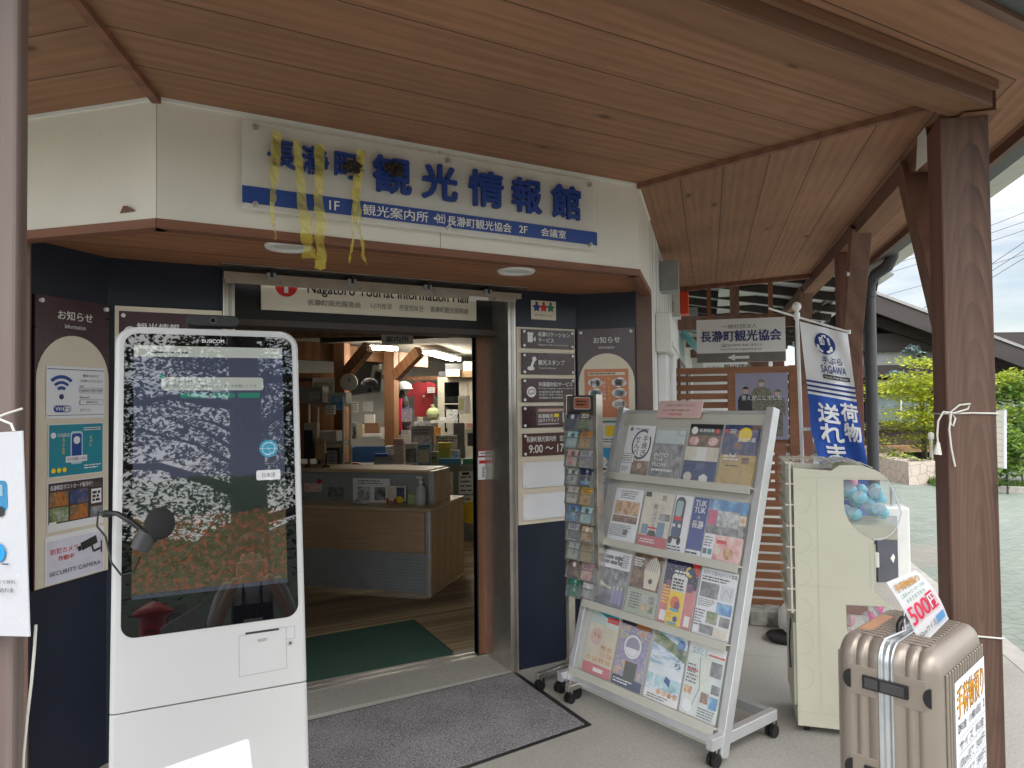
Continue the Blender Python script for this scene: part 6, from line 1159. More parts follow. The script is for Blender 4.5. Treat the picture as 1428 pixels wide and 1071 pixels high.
# cabinet with boxes
a = at(610, 600, 9.6); T = frame(V((a.x, a.y, 0)), RT-V((0, 0, RT.z))+FW*-.1)
t = thing('cabinet', 'pale beige glazed cabinet at the back right of the office', 'cabinet', T); P_cab = pm('cabinet beige', (.52, .49, .40), .45)
q = MB(); q.box((0, .002, 0), (.86, .4, 1.9), P_cab); q.build('body', t, None, bevel=.005)
for x in (0, .435): q = MB(); q.box((x+.012, -.012, .05), (x+.415, .0, 1.88), P_cab); d_ = q.build('door', t); q = MB(); q.box((x+.1, -.014, 1.15), (x+.3, -.0125, 1.82), P_glass); q.box((x+.12, -.017, 1.2), (x+.28, -.0145, 1.45), PH['mono']); q.box((x+.1, -.018, 1.52), (x+.3, -.0145, 1.535), P_cab); q.build('glazed_panel', d_)
for px0, py0, px1, py1, d, m_, lb in ((621, 507, 645, 517, 9.5, P_dgrey, 'dark flat box at the left end on top of the cabinet'), (622, 515, 641, 525, 9.4, P_ivory, 'white lidded box on top of the cabinet'), (646, 504, 660, 518, 9.5, P_offw, 'white carton with a dark mark on top of the cabinet'), (640, 517, 660, 526, 9.45, pm('cardboard', (.36, .23, .12), .8), 'brown carton at the right end on top of the cabinet'), (612, 518, 622, 525, 9.6, P_dgrey, 'small dark box on the left corner of the cabinet')):
    card(px0, py0, px1, py1, d, 'storage_box', lb, 'box', m_, .2, 'boxes on the cabinet')
card(639, 552, 656, 577, 8.6, 'memo_sheet', 'white clipboard with yellow notes hanging before the cabinet', 'clipboard', P_offw, .01, None, lambda s, w_, h: s.rect(w_*.05, h*.2, w_*.45, h*.85, pm('pale yellow note', (.7, .68, .35), .6)))
# wire shelf at the left
T = frame(V((at(431, 600, 6.6).x, at(431, 600, 6.6).y, 0)), RT-V((0, 0, RT.z)))
t = thing('wire_shelf', 'chrome wire shelf loaded with drawers and cartons behind the counter', 'shelf', T)
for x in (0, .32):
    for y in (0, .3): q = MB(); q.cyl((x, y, 0), (x, y, 1.55), .012, P_steel, n=10); q.build('pole', t)
for z in (.55, .95, 1.14, 1.52):
    q = MB(); q.box((0, 0, z), (.32, .012, z+.03), P_steel); q.box((0, .29, z), (.32, .302, z+.03), P_steel)
    for i in range(14): q.box((.005+i*.024, .0, z+.012), (.01+i*.024, .3, z+.016), P_steel)
    q.build('wire_deck', t)
def onshelf(n, lb, c, x0, x1, z, h, m_, fn=None, y0=.02, y1=.25):
    s = Sheet(.002); s.box((x0, y0, z), (x1, y1, z+h), m_); s.k = 1
    if fn: s.v += []; fn(s)
    return tag(s.build(n, None, T), lb, c)
def drawers(s):
    for i in range(3):
        for j in range(4): s.box((.10+i*.055, .012, .985+j*.033), (.148+i*.055, .02, 1.012+j*.033), P_grey)
onshelf('drawer_unit', 'black small parts drawer unit on the wire shelf', 'drawers', .08, .28, .982, .15, P_rub, drawers)
onshelf('laptop', 'flat grey device on the middle deck of the wire shelf', 'device', .04, .31, 1.17, .03, P_grey); onshelf('plastic_bag_box', 'clear wrapped pale bundle on the wire shelf', 'bundle', .08, .25, 1.19, .10, pm('clear wrap', (.45, .44, .42), .3))
onshelf('carton', 'brown open carton on the lower deck of the wire shelf', 'carton', .04, .3, .582, .2, MATS['cardboard']); onshelf('paper_pile', 'white and blue paper roll pile on top of the wire shelf', 'papers', .17, .34, 1.55, .1, P_offw)
onshelf('paper_bundle', 'grey wrapped bundle at the left on top of the wire shelf', 'bundle', -.12, .12, 1.56, .15, pm('grey wrap', (.30, .29, .28), .4))
card(424, 590, 442, 622, 6.5, 'file_holder', 'beige hanging file holder at the left of the wire shelf', 'holder', pm('beige card', (.46, .40, .30), .7), .1)
card(436, 527, 466, 548, 7.8, 'landscape_calendar', 'white calendar with a mono landscape left of the amber post', 'calendar', P_offw, .01, None, lambda s, w_, h: s.rect(w_*.05, h*.05, w_*.95, h*.7, PH['mono']))
card(396, 520, 468, 640, 8.1, 'wood_partition', 'amber wood partition with a letter slot left of the amber post', 'partition', W_int, .04, None, lambda s, w_, h: s.rect(w_*.3, h*.9, w_*.55, h*.94, P_ink))
# back office counter with stands
a = at(490, 700, 7.6); b_ = at(664, 700, 7.9); T = frame(V((a.x, a.y, 0)), V((b_.x-a.x, b_.y-a.y, 0))); t = thing('back_counter', 'low grey service counter behind the reception counter with notices on its front', 'counter', T); L_ = (b_-a).length
q = MB(); q.box((0, .02, 0), (L_, .5, .83), pm('grey laminate', (.27, .29, .27), .5)); q.build('body', t); q = MB(); q.box((-.02, -.02, .831), (L_+.02, .52, .865), pm('counter edge grey', (.33, .34, .31), .4)); q.build('top', t)
s = Sheet(.002); s.k = 1
for i in range(5): u = .12+i*.26; s.rect(u, .30, u+.2, .78, P_offw); s.lines(u+.02, .35, u+.18, .74, 8, P_gink, .35); s.rect(u+.04, .74, u+.12, .77, P_ink)
s.build('notice_sheets', t, M.Translation((0, .02, 0)))
q = MB(); q.cyl(at(657, 715, 7.0), at(657, 715, 7.0)+FW*.02, .11, P_yel, n=24); tag(q.build('courier_badge'), 'round yellow courier badge low on the far wall by the sliding door', 'badge')
def lstand(px0, py0, px1, py1, d, lb, m_, ph): card(px0, py0, px1, py1, d, 'leaflet_stand', lb, 'stand', m_, .05, 'leaflet stands on the back counter', lambda s, w_, h: (s.rect(w_*.08, h*.1, w_*.92, h*.75, ph), s.lines(w_*.1, h*.78, w_*.9, h*.94, 2, P_gink)))
for args in ((574, 594, 605, 650, 7.75, 'tall grey leaflet stand in the middle of the back counter', P_grey, PH['mono']), (549, 612, 563, 648, 7.6, 'left leaflet stand with pink and blue files on the back counter', PH['pink'], PH['cream']), (565, 618, 582, 648, 7.55, 'white photo leaflet stand on the back counter', P_offw, PH['grey']), (583, 620, 600, 648, 7.55, 'leaflet stand with a blue headed map on the back counter', PH['blue'], PH['cream']), (611, 617, 628, 646, 7.6, 'yellow leaflet pack on the back counter', P_yel, pm('lime print', (.5, .5, .05), .5)), (608, 607, 638, 648, 7.8, 'grey magazine stand behind the yellow pack', PH['mono'], PH['cream'])): lstand(*args)
for px0, py0, px1, py1, d, m_, n, lb in ((521, 634, 548, 648, 7.5, pm('clear tray', (.42, .46, .48), .3), 'tray', 'pale tray with a blue lid on the back counter'), (522, 633, 540, 637, 7.4, P_blue, 'folder', 'blue folder lying across the pale tray'), (612, 640, 643, 648, 7.5, pm('sky blue box', (.1, .3, .5), .5), 'paper_box', 'light blue flat box on the back counter'), (645, 640, 660, 648, 7.5, pm('green bag', (.05, .25, .12), .5), 'bag', 'green bag at the right end of the back counter'), (506, 590, 528, 606, 9.0, pm('brown box', (.2, .1, .05), .7), 'desk_box', 'brown box on the rear desk'), (505, 605, 530, 609, 8.9, P_offw, 'paper_stack', 'white paper stack on the rear desk'), (497, 592, 506, 612, 8.9, pm('file beige', (.5, .45, .33), .6), 'file_row', 'beige files standing on the rear desk'), (624, 590, 648, 640, 8.6, P_dgrey, 'printer', 'dark printer behind the leaflet stands'), (648, 598, 660, 622, 8.2, P_ivory, 'paper_tray', 'ivory paper tray stack at the right')): card(px0, py0, px1, py1, d, n, lb, 'office item', m_, .12)
c = at(604, 577, 9.2); q = MB(); q.ball(c, .095, pm('pale green plastic bag', (.45, .5, .25), .3), 1, .7, .9, 9, 6, False); q.tube([c+V((0, 0, .07)), c+V((-.01, 0, .12))], .025, MATS['pale green plastic bag'], 7); tag(q.build('plastic_bag'), 'pale green tied plastic bag in front of the red shirt', 'bag')
q = MB(); r = random.Random(5)
for i in range(16): c = at(r.uniform(553, 567), r.uniform(552, 598), 9.0); q.ball(c, r.uniform(.05, .09), (P_rub, P_dgrey, pm('rose cloth', (.5, .1, .2), .8), pm('dark blue cloth', (.03, .04, .1), .8))[i % 4], .8, .6, 1.4, 8, 5, False)
tag(q.build('hung_jackets'), 'bundle of dark jackets with a rose strap hanging on the second amber post', 'jackets')
def chair(px, py, d, m_, lb, w_):
    c = at(px, py, d); t = thing('office_chair', lb, 'chair', frame(V((c.x, c.y, 0)), RT-V((0, 0, RT.z)))); z = c.z
    q = slab(rrect(-w_/2, z-.22, w_/2, z+.02, .08), 0, .06, m_, .02); q.build('backrest', t); q = MB(); q.box((-w_/2, -.02, .42), (w_/2, .4, .48), m_); q.build('seat', t, None, bevel=.02); q = MB(); q.cyl((0, .2, .08), (0, .2, .42), .025, P_rub); q.bar((0, .05, z-.2), (0, .05, .45), .05, .02, P_rub); q.build('column', t)
    for k in range(5): a_ = R(72*k); q = MB(); q.bar((0, .2, .07), (.25*math.cos(a_), .2+.25*math.sin(a_), .05), .04, .03, P_rub); q.build('leg', t)
chair(515, 625, 8.3, pm('blue chair cloth', (.015, .06, .17), .8), 'blue office chair behind the back counter', .48); chair(487, 648, 7.4, pm('dusty pink cloth', (.30, .12, .12), .7), 'dusty pink chair by the left end of the back counter', .3)
q = MB(); a = at(484, 612, 9.0); b_ = at(545, 612, 9.0); T = frame(V((a.x, a.y, 0)), V((b_.x-a.x, b_.y-a.y, 0))); q.box((0, 0, .66), ((b_-a).length, .5, .70), P_dgrey); q.box((0, .02, 0), (.04, .48, .66), P_dgrey); q.box(((b_-a).length-.04, .02, 0), ((b_-a).length, .48, .66), P_dgrey); tag(q.build('rear_desk', None, T), 'dark rear desk between the two amber posts', 'desk')
# notices on the sliding door
T = frame((0, yW+.272, 0), Xv); X = Pix(T)
u0, v0, u1, v1 = pbox(X, (666, 638), (683, 668))
def arrow(s, w_, h): s.poly([(w_*.1, h*.72), (w_*.6, h*.72), (w_*.6, h*.64), (w_*.92, h*.79), (w_*.6, h*.94), (w_*.6, h*.86), (w_*.1, h*.86)], P_red); s.lines(w_*.35, h*.08, w_*.65, h*.6, 8, P_ink, .5)
poster(T, 'door_notice', 'white notice with a red arrow on the wooden sliding door', 'notice', arrow, u0, v0, u1, v1, P_paper, .003)
u0, v0, u1, v1 = pbox(X, (667, 628), (682, 636)); poster(T, 'door_label', 'small white label with a red line above the arrow notice', 'label', lambda s, w_, h: (s.rect(0, h*.85, w_, h, P_red), s.rect(0, 0, w_, h*.12, P_red), s.lines(w_*.2, h*.3, w_*.8, h*.7, 1, P_ink)), u0, v0, u1, v1, P_paper, .003)

# more of the office clutter
P_card2 = MATS['cardboard']
r = random.Random(99)
def clutter(name, label, cat, px0, py0, px1, py1, d, m_, fn=None, grp=None, th=.1): return card(px0, py0, px1, py1, d, name, label, cat, m_, th, grp, fn)
def printed(ph): return lambda s, w_, h: (s.rect(w_*.08, h*.1, w_*.92, h*.65, ph), s.lines(w_*.1, h*.7, w_*.9, h*.94, 2, P_gink))
def ruled(s, w_, h): s.lines(w_*.1, h*.1, w_*.9, h*.92, max(3, int(h/.03)), P_gink, .4)
for a in ((424, 600, 436, 640, 6.2, 'black cable bundle hanging at the left of the wire shelf', P_rub, None, 'cable_bundle'), (441, 612, 452, 642, 6.25, 'small upright wooden box on the low wire deck', P_card2, None, 'wooden_box'), (455, 565, 466, 578, 6.4, 'white memo block on the wire shelf', P_offw, ruled, 'memo_block'), (462, 553, 478, 572, 6.5, 'blue and white folded paper fan on top of the wire shelf', PH['blue'], None, 'paper_fan'),
  (486, 590, 497, 612, 9.0, 'grey ring file standing at the left of the rear desk', PH['grey'], None, 'ring_file'), (508, 578, 522, 590, 9.05, 'white device on the brown desk box', P_offw, None, 'desk_device'), (530, 596, 536, 612, 9.0, 'slim white file beside the paper stack', P_offw, None, 'slim_file'), (614, 582, 622, 590, 9.0, 'white tissue roll in front of the cabinet', P_offw, None, 'tissue_roll'), (600, 586, 634, 590, 8.9, 'long pale shelf board below the red shirt', P_offw, None, 'shelf_board'),
  (582, 582, 589, 589, 8.9, 'small cream card under the red shirt', P_ivory, ruled, 'memo_card'), (624, 590, 632, 606, 8.5, 'white paper roll standing on the dark printer', P_offw, None, 'paper_roll'), (650, 590, 660, 600, 8.3, 'rose cloth folded on the ivory tray', PH['pink'], None, 'folded_cloth'), (652, 604, 661, 622, 8.1, 'black binder in the ivory paper tray', P_rub, None, 'binder'),
  (560, 600, 573, 618, 8.0, 'white sheet with a map pinned behind the leaflets', P_offw, printed(PH['cream']), 'pinned_sheet'), (577, 588, 600, 597, 8.2, 'grey calculator like device above the leaflet stand', PH['mono'], None, 'desk_machine'), (606, 596, 614, 618, 8.2, 'orange edged files behind the yellow pack', P_orange, None, 'edged_files'), (560, 570, 573, 588, 8.5, 'clear pouch with colourful badges under the helmet', PH['flower'], None, 'badge_pouch'),
  (601, 630, 611, 648, 7.5, 'pale green leaflet box between the stands', pm('pale green card', (.42, .5, .25), .5), printed(PH['green']), 'leaflet_box'), (538, 622, 549, 636, 7.6, 'white note block leaning behind the tray', P_offw, ruled, 'note_block'), (629, 628, 641, 640, 7.6, 'white leaflet pile behind the light blue box', P_offw, printed(PH['river']), 'leaflet_pile'), (430, 546, 444, 556, 6.6, 'clear crumpled wrapping on the grey bundle', pm('clear wrap', (.45, .44, .42), .3), None, 'wrapping'),
  (596, 540, 606, 548, 9.9, 'pale printed tag on the back wall by the shirt', P_offw, ruled, 'wall_tag'), (556, 556, 560, 600, 8.9, 'rose strap hanging from the second amber post', P_rose if 'P_rose' in globals() else P_red, None, 'strap'), (490, 560, 500, 575, 9.6, 'white notice on the rear wall under the television', P_offw, ruled, 'wall_notice'), (506, 560, 520, 574, 9.6, 'grey notice on the rear wall under the television', PH['mono'], None, 'wall_notice')):
    clutter(a[8], a[5], 'office item', a[0], a[1], a[2], a[3], a[4], a[6], a[7], None, .06 if 'notice' not in a[8] and 'sheet' not in a[8] else .004)
# ================================================================ banner by the walk
base = onz(1128, 882, 0); top = at(1111, 432, 4.5)
t = thing('banner_flag', 'white and blue vertical banner on a white pole behind the capsule machine', 'banner', base)
IB = t.matrix_world.inverted(); bpy.context.view_layer.update()
IB = M.Translation(-base)
def bpart(q, n): q.xf(IB); return q.build(n, t)
q = MB(); q.tube([base+(top-base)*k for k in (0, .03, .5, .5001, 1)], .013, P_white, 10, [.016, .016, .016, .012, .012]); q.ball(top+Zv*.02, .028, P_white, 1, 1, 1.1); q.cyl(top-Zv*.06, top-Zv*.02, .019, P_white); bpart(q, 'pole')
a = at(1072, 430, 4.5); b_ = at(1184, 463, 4.42); q = MB(); q.tube([a, top-Zv*.045, b_], .007, P_white, 8); q.cyl(b_-Zv*.012, b_+Zv*.012, .010, P_white); bpart(q, 'cross_arm')
for k in (.36, .66): p = base+(top-base)*(1-k); q = MB(); q.bar(p, p+RT*.075, .022, .02, P_white); bpart(q, 'pole_clip')
ROWS = [((1115, 448), (1182, 465)), ((1121, 500), (1188, 510)), ((1127, 550), (1195, 562)), ((1131, 600), (1203, 609)), ((1142, 640), (1209, 642)), ((1148, 720), (1216, 722))]; RV = [0, .19, .38, .57, .71, 1]
def cloth(p):
    u, lay, v = p.x, p.y, -p.z; v = min(max(v, 0), 1); k = 0
    while k < 4 and v > RV[k+1]: k += 1
    f = (v-RV[k])/(RV[k+1]-RV[k]); (a0, a1), (b0, b1) = ROWS[k], ROWS[k+1]
    lx, ly = a0[0]*(1-f)+b0[0]*f, a0[1]*(1-f)+b0[1]*f; rx, ry = a1[0]*(1-f)+b1[0]*f, a1[1]*(1-f)+b1[1]*f
    d = 4.48-.07*u+.022*math.sin(u*6+v*7)*min(1, v*3)+.012*math.sin(u*13-v*11)*u
    return at(lx*(1-u)+rx*u, ly*(1-u)+ry*u, d+lay) - base
def clothgrid(s, u0, u1, v0, v1, lay, mat, n=14, m_=30):
    m_ = max(2, int(m_*(v1-v0)+2)); s.add([(u0+(u1-u0)*i/n, lay, -(v0+(v1-v0)*j/m_)) for j in range(m_+1) for i in range(n+1)], [(j*(n+1)+i, (j+1)*(n+1)+i, (j+1)*(n+1)+i+1, j*(n+1)+i+1) for j in range(m_) for i in range(n)], mat, True)
P_cl = pm('banner white cloth', (.74, .74, .76), .8, var=.03); P_cb = pm('banner blue cloth', (.02, .085, .40), .8, var=.05); P_cn = pm('banner navy print', (.015, .04, .20), .8)
s = Sheet(); clothgrid(s, 0, 1, 0, .375, 0, P_cl); clothgrid(s, 0, 1, .375, 1, 0, P_cb); s.mapv(cloth); o = s.build('cloth', t); 
s = Sheet()
for v in (.300, .325, .350): clothgrid(s, 0, 1, v, v+.011, -.003, P_cn)
s.k = 0; s.st = 1
def ct(tx_, u0, v0, u1, v1, mat, bold=.02):
    P, F, _ = text_geo(tx_); e = bold*(v1-v0)
    for i, (dx, dz) in enumerate(((-e, -e), (e, -e), (-e, e), (e, e)) if bold else ((0, 0),)): s.add([(u0+(u1-u0)*a+dx*2, -.010-.0004*i, -v1+(v1-v0)*b+dz) for a, b in P], F, mat)
N = 28; s.add([(.47+.20*math.cos(2*math.pi*i/N)*(1 if math.cos(2*math.pi*i/N) < 0 else 1.15), -.006, -.092+.058*math.sin(2*math.pi*i/N)) for i in range(N)], [tuple(range(N))], P_cn)
s.add([(u, -.009, -v) for u, v in ((.36, .06), (.58, .055), (.60, .095), (.38, .10))], [(0, 1, 2, 3)], P_cl); ct('BE', .43, .062, .53, .074, P_cn, 0); ct('FREE!', .39, .079, .58, .093, P_cn, 0)
for sx in (-1, 1): s.add([(.47+sx*u, -.009, -v) for u, v in ((.16, .10), (.17, .125), (.06, .142), (.03, .132), (.10, .12), (.12, .102))], [(0, 1, 2, 3, 4, 5)], P_cl)
s.add([(u, -.009, -v) for u, v in ((.42, .06), (.43, .045), (.51, .043), (.52, .058), (.49, .058), (.485, .05), (.455, .052), (.45, .06))], [tuple(range(8))], P_cl)
ct('手ぶら', .38, .160, .80, .200, P_cn); ct('SAGAWA', .34, .208, .86, .248, P_cn, .015)
clothgrid(s, .36, .92, .257, .279, -.006, P_ink); ct('Hands-Free Service', .40, .262, .88, .274, P_cl, 0)
for ch, u0, v0, u1, v1 in (('荷', .64, .395, .98, .492), ('物', .66, .505, .98, .605), ('送', .17, .415, .60, .515), ('れ', .18, .525, .62, .62), ('ま', .22, .632, .60, .725), ('す', .22, .738, .60, .83)): ct(ch, u0, v0, u1, v1, P_cl, .035)
s.mapv(cloth); s.build('print', o)
q = MB(); q.lathe((0, 0, 0), [(0, 0), (.17, 0), (.19, .03), (.19, .13), (.15, .18), (.05, .2), (.03, .22), (0, .22)], P_white, 20); q.build('water_base', t)
q = MB(); c = onz(1095, 893, 0); q.lathe(c+Zv*.002, [(0, .0), (.10, 0), (.12, .03), (.115, .035), (.09, .012), (0, .01)], P_rub, 18); tag(q.build('saucer'), 'black plastic saucer on the concrete by the banner base', 'saucer')
for (px, py), lb in (((1057, 868), 'left weathered grey concrete block at the foot of the slat screen'), ((1078, 868), 'right weathered grey concrete block at the foot of the slat screen')):
    c = onz(px, py, 0); q = MB(); q.box((-.055, -.09, 0), (.055, .09, .10), pm('weathered block', (.33, .32, .29), .9, var=.25, sc=20, bmp=.6)); tag(q.build('concrete_block', None, frame(c, mD), bevel=.008), lb, 'block', 'concrete blocks by the screen')
# white bin with a dark bag behind the capsule machine
c = onz(1247, 806, 0); T = frame(c, sD)
t = thing('waste_bin', 'white waste bin with an umbrella bag dispenser head beyond the capsule machine', 'bin', T)
q = MB(); q.box((-.13, -.10, .01), (.10, .16, .62), P_white); q.build('body', t, None, bevel=.01); q = MB(); q.cyl((.0, .0, .62), (.0, .0, .78), .02, P_alu); q.add([(-.10, -.08, .62), (.12, -.06, .62), (.06, .02, .86), (.0, .02, .86)], [(0, 1, 2, 3)], clear('bag film', (.9, .92, .95), .35, .2)); q.build('bag_head', t)
c = onz(1239, 812, 0); q = Sheet(); q.box((-.085, 0, 0), (.085, .12, .55), pm('slate sheet', (.09, .09, .11), .5)); q.k = 1; q.poly([(-.085, .55), (.085, .55), (.085, .42), (-.02, .50)], pm('grey film', (.35, .35, .38), .3)); q.poly([(.02, .2), (.045, .24), (.06, .21), (.045, .16)], P_offw); tag(q.build('signboard_box', None, frame(c, RT-V((0, 0, RT.z)))), 'slate grey box with a pale film top beside the white bin', 'box')
# ================================================================ planters, shrubs and trees
P_pl = None
def crazy():
    m, nt, b = newmat('crazed stone planter'); vec, obj = coords(nt, (1, 1, 1)); vo = nt.nodes.new('ShaderNodeTexVoronoi'); vo.feature = 'DISTANCE_TO_EDGE'; vo.inputs['Scale'].default_value = 6; nt.links.new(vec, vo.inputs['Vector'])
    k = ramp(nt, vo.outputs['Distance'], [(.012, (.16, .12, .10)), (.035, (.62, .52, .45))]); n = noise(nt, vec, 22, 5, .7); k = mixc(nt, .3, k, ramp(nt, n, [(.35, (.4, .32, .27)), (.65, (.72, .62, .55))])); nt.links.new(k, b.inputs['Base Color']); b.inputs['Roughness'].default_value = .85; return m
P_pl = crazy()
def leafmat(n, c, tr=.45):
    m, nt, b = newmat(n); vec, _ = coords(nt); f = noise(nt, vec, 3, 3); cc = ramp(nt, f, [(.3, tuple(x*.6 for x in c)), (.7, tuple(min(1, x*1.35) for x in c))]); nt.links.new(cc, b.inputs['Base Color']); b.inputs['Roughness'].default_value = .55
    t_ = nt.nodes.new('ShaderNodeBsdfTranslucent'); nt.links.new(cc, t_.inputs[0]); x = nt.nodes.new('ShaderNodeMixShader'); x.inputs[0].default_value = tr; nt.links.new(b.outputs[0], x.inputs[1]); nt.links.new(t_.outputs[0], x.inputs[2]); nt.links.new(x.outputs[0], nt.nodes['Material Output'].inputs['Surface']); return m
G_map = leafmat('maple leaf', (.34, .42, .035)); G_map2 = leafmat('young maple leaf', (.58, .60, .06)); G_dk = leafmat('dark leaf', (.025, .055, .015), .25); G_md = leafmat('shrub leaf', (.06, .12, .025)); G_lt = leafmat('bright shrub leaf', (.19, .31, .05)); G_sp = leafmat('blue spruce needle', (.16, .24, .23), .2); P_bark = pm('grey bark', (.10, .08, .065), .9, var=.3, sc=18, bmp=1)
def leaves(q, c, rad, n, sz, mats, r, flat_=0, blobs=10):
    C_ = [V((r.gauss(0, .45)*rad[0], r.gauss(0, .45)*rad[1], r.gauss(0, .45)*rad[2])) for _ in range(blobs)]
    for i in range(n):
        b = C_[i % blobs]; p = c+b+V((r.gauss(0, .24)*rad[0], r.gauss(0, .24)*rad[1], r.gauss(0, .24 if not flat_ else .08)*rad[2]))
        a = V((r.uniform(-1, 1), r.uniform(-1, 1), r.uniform(-.5, .5)*(1-flat_*.6))).normalized(); d = a.cross(V((r.uniform(-.6, .6), r.uniform(-.6, .6), 1))).normalized(); l = sz*r.uniform(.6, 1.3)
        q.add([p-a*l*.6, p+d*l*.3, p+a*l*.6, p-d*l*.3], [(0, 1, 2, 3)], mats[(i*7+(i % blobs)) % len(mats)])
def branchy(q, o, h, r0, r, lean=(0, 0), n=6, sp=.5, mat=None):
    pts = [o+V((lean[0]*k*k, lean[1]*k*k, h*k)) for k in (0, .25, .5, .75, 1)]; q.tube(pts, r0, mat or P_bark, 8, [r0, r0*.85, r0*.65, r0*.45, r0*.15])
    for i in range(n):
        k = r.uniform(.3, .95); p = o+V((lean[0]*k*k, lean[1]*k*k, h*k)); a = r.uniform(0, 6.28); L_ = sp*r.uniform(.5, 1.1)*(1.2-k*.6); q.tube([p, p+V((math.cos(a)*L_*.5, math.sin(a)*L_*.5, L_*.28)), p+V((math.cos(a)*L_, math.sin(a)*L_, L_*.4))], r0*.3, mat or P_bark, 5, [r0*.4, r0*.25, r0*.06])
def plant(name, label, cat, o, h, rad, czs, n, sz, mats, seed, grp=None, r0=.04, lean=(0, 0), flat_=0, blobs=12, nb=6, sp=.5):
    r = random.Random(seed); t = thing(name, label, cat, o, grp); q = MB(); branchy(q, V(), h, r0, r, lean, nb, sp); q.build('trunk', t)
    q = MB()
    for cz, f, k in czs: leaves(q, V((lean[0]*(cz/h)**2, lean[1]*(cz/h)**2, cz)), tuple(x*f for x in rad), int(n*k), sz, mats, r, flat_, blobs)
    q.build('crown', t); return t
pr = [(1289, 676, .56), (1258, 667, .56), (1243, 659, .56), (1232, 650, .56)]
for i, (px, py, w_) in enumerate(pr):
    c = onz(px, py, -.05); dd = V((.80, .60, 0)); T = frame(c, RT-V((0, 0, RT.z))); h = .42
    t = thing('stone_planter', ('crazed pale stone planter nearest the right post', 'crazed pale stone planter second in the row from the right post', 'crazed pale stone planter third in the row from the right post', 'crazed pale stone planter farthest from the right post')[i], 'planter', T, 'stone planters along the paved yard')
    q = MB(); q.box((-w_/2, 0, 0), (w_/2, .06, h), P_pl); q.box((-w_/2, .84, 0), (w_/2, .9, h), P_pl); q.box((-w_/2, .06, 0), (-w_/2+.06, .84, h), P_pl); q.box((w_/2-.06, .06, 0), (w_/2, .84, h), P_pl); q.build('tub', t); q = MB(); q.box((-w_/2+.06, .06, .05), (w_/2-.06, .84, h-.05), pm('soil', (.05, .035, .025), .95)); q.build('soil', t)
    r = random.Random(30+i); q = MB(); leaves(q, T @ V((0, .45, h+.02)), (.22, .34, .08), 260, .045, [G_lt, G_md, G_map2], r, 0, 8); tag(q.build('planter_herb'), ('low green herbs in the nearest stone planter', 'low green herbs in the second stone planter', 'yellowish herbs in the third stone planter', 'dry yellow grass clump in the farthest stone planter')[i], 'herb', 'herbs in the stone planters')
mo = at(1322, 632, 15.2); mo.z = -.05
plant('maple_tree', 'bright yellow green spreading maple beyond the stone planters', 'tree', mo, 1.9, (1.5, .9, .55), [(1.05, 1, .3), (1.5, 1.05, .35), (1.95, .8, .25), (.75, .55, .12)], 11500, .075, [G_map, G_map2, G_map2, G_map], 4, None, .05, (-.5, .1), .7, 30, 10, 1.2)
mo2 = at(1440, 630, 14.5); mo2.z = -.05
plant('maple_tree', 'bright green maple rising right of the right post', 'tree', mo2, 1.9, (.7, .7, .5), [(1.3, 1, .5), (1.75, 1, .5)], 3000, .075, [G_map, G_lt, G_map2], 9, None, .045, (-.2, 0), .5, 14, 8, .8)
so = at(1283, 640, 16.3); so.z = -.05
r = random.Random(12); t = thing('spruce_tree', 'pale blue spruce with a bare leaning top above the maple', 'tree', so)
q = MB(); q.tube([V((0.2, 0, 0)), V((.15, 0, 1.2)), V((-.02, 0, 2.1)), V((-.10, 0, 2.6))], .05, P_bark, 8, [.06, .05, .035, .015]); q.build('trunk', t); q = MB()
for c, rad, n in ((V((-.12, 0, 2.68)), (.26, .2, .14), 420), (V((-.55, 0, 2.15)), (.34, .2, .1), 360), (V((.2, 0, 2.45)), (.2, .2, .09), 200), (V((-.2, 0, 1.9)), (.4, .2, .12), 280)): leaves(q, c, rad, n, .07, [G_sp], r, 0, 7); q.tube([V((.05, 0, c.z-.25)), c], .012, P_bark, 5)
q.build('crown', t)
for i, (px, py, d, h, rad, n, sz, ms_, lb) in enumerate(((1405, 676, 11.6, 1.0, (.34, .3, .34), 700, .10, [G_md, G_lt, G_lt], 'upright green shrub with pointed leaves right of the right post'), (1432, 672, 12.2, 1.2, (.5, .4, .5), 900, .11, [G_md, G_lt], 'leafy green shrub at the right edge of the photo'), (1424, 610, 13.3, 2.3, (.55, .5, .5), 1300, .12, [G_lt, G_md, G_map], 'tall light green shrub behind the low shrubs at the right edge'), (1330, 660, 13.6, .5, (.4, .3, .2), 420, .07, [G_md, G_dk], 'low dark green shrub between the near planter and the right post'), (1302, 628, 16.8, .9, (.5, .4, .35), 500, .08, [G_dk, G_md], 'dark shrub in shade under the maple'))):
    o_ = at(px, py, d); o_.z = -.05; plant('garden_shrub', lb, 'shrub', o_, h*.9, rad, [(h*.45, .9, .4), (h*.75, 1, .6)], n, sz, ms_, 40+i, 'garden shrubs', .018, blobs=9, nb=7, sp=.3)
q = MB(); a = onz(1318, 682, -.05); b_ = onz(1500, 690, -.05); q.bar(a, b_, .16, .18, pm('garden kerb stone', (.50, .46, .42), .9, var=.15)); struct(q.build('garden_kerb'))
q = MB(); a2 = a+FW*.2; L = [a+V((.05, .1, 0)), b_, b_+V((9, 12, 0)), a+V((8, 14, 0)), onz(1268, 650, -.05)+V((.4, .3, 0))]; q.prism([V((p.x, p.y, -.045)) for p in L], (0, 0, .03), pm('garden soil', (.12, .09, .06), .95, var=.3)); struct(q.build('garden_bed'))
q = MB(); r = random.Random(77)
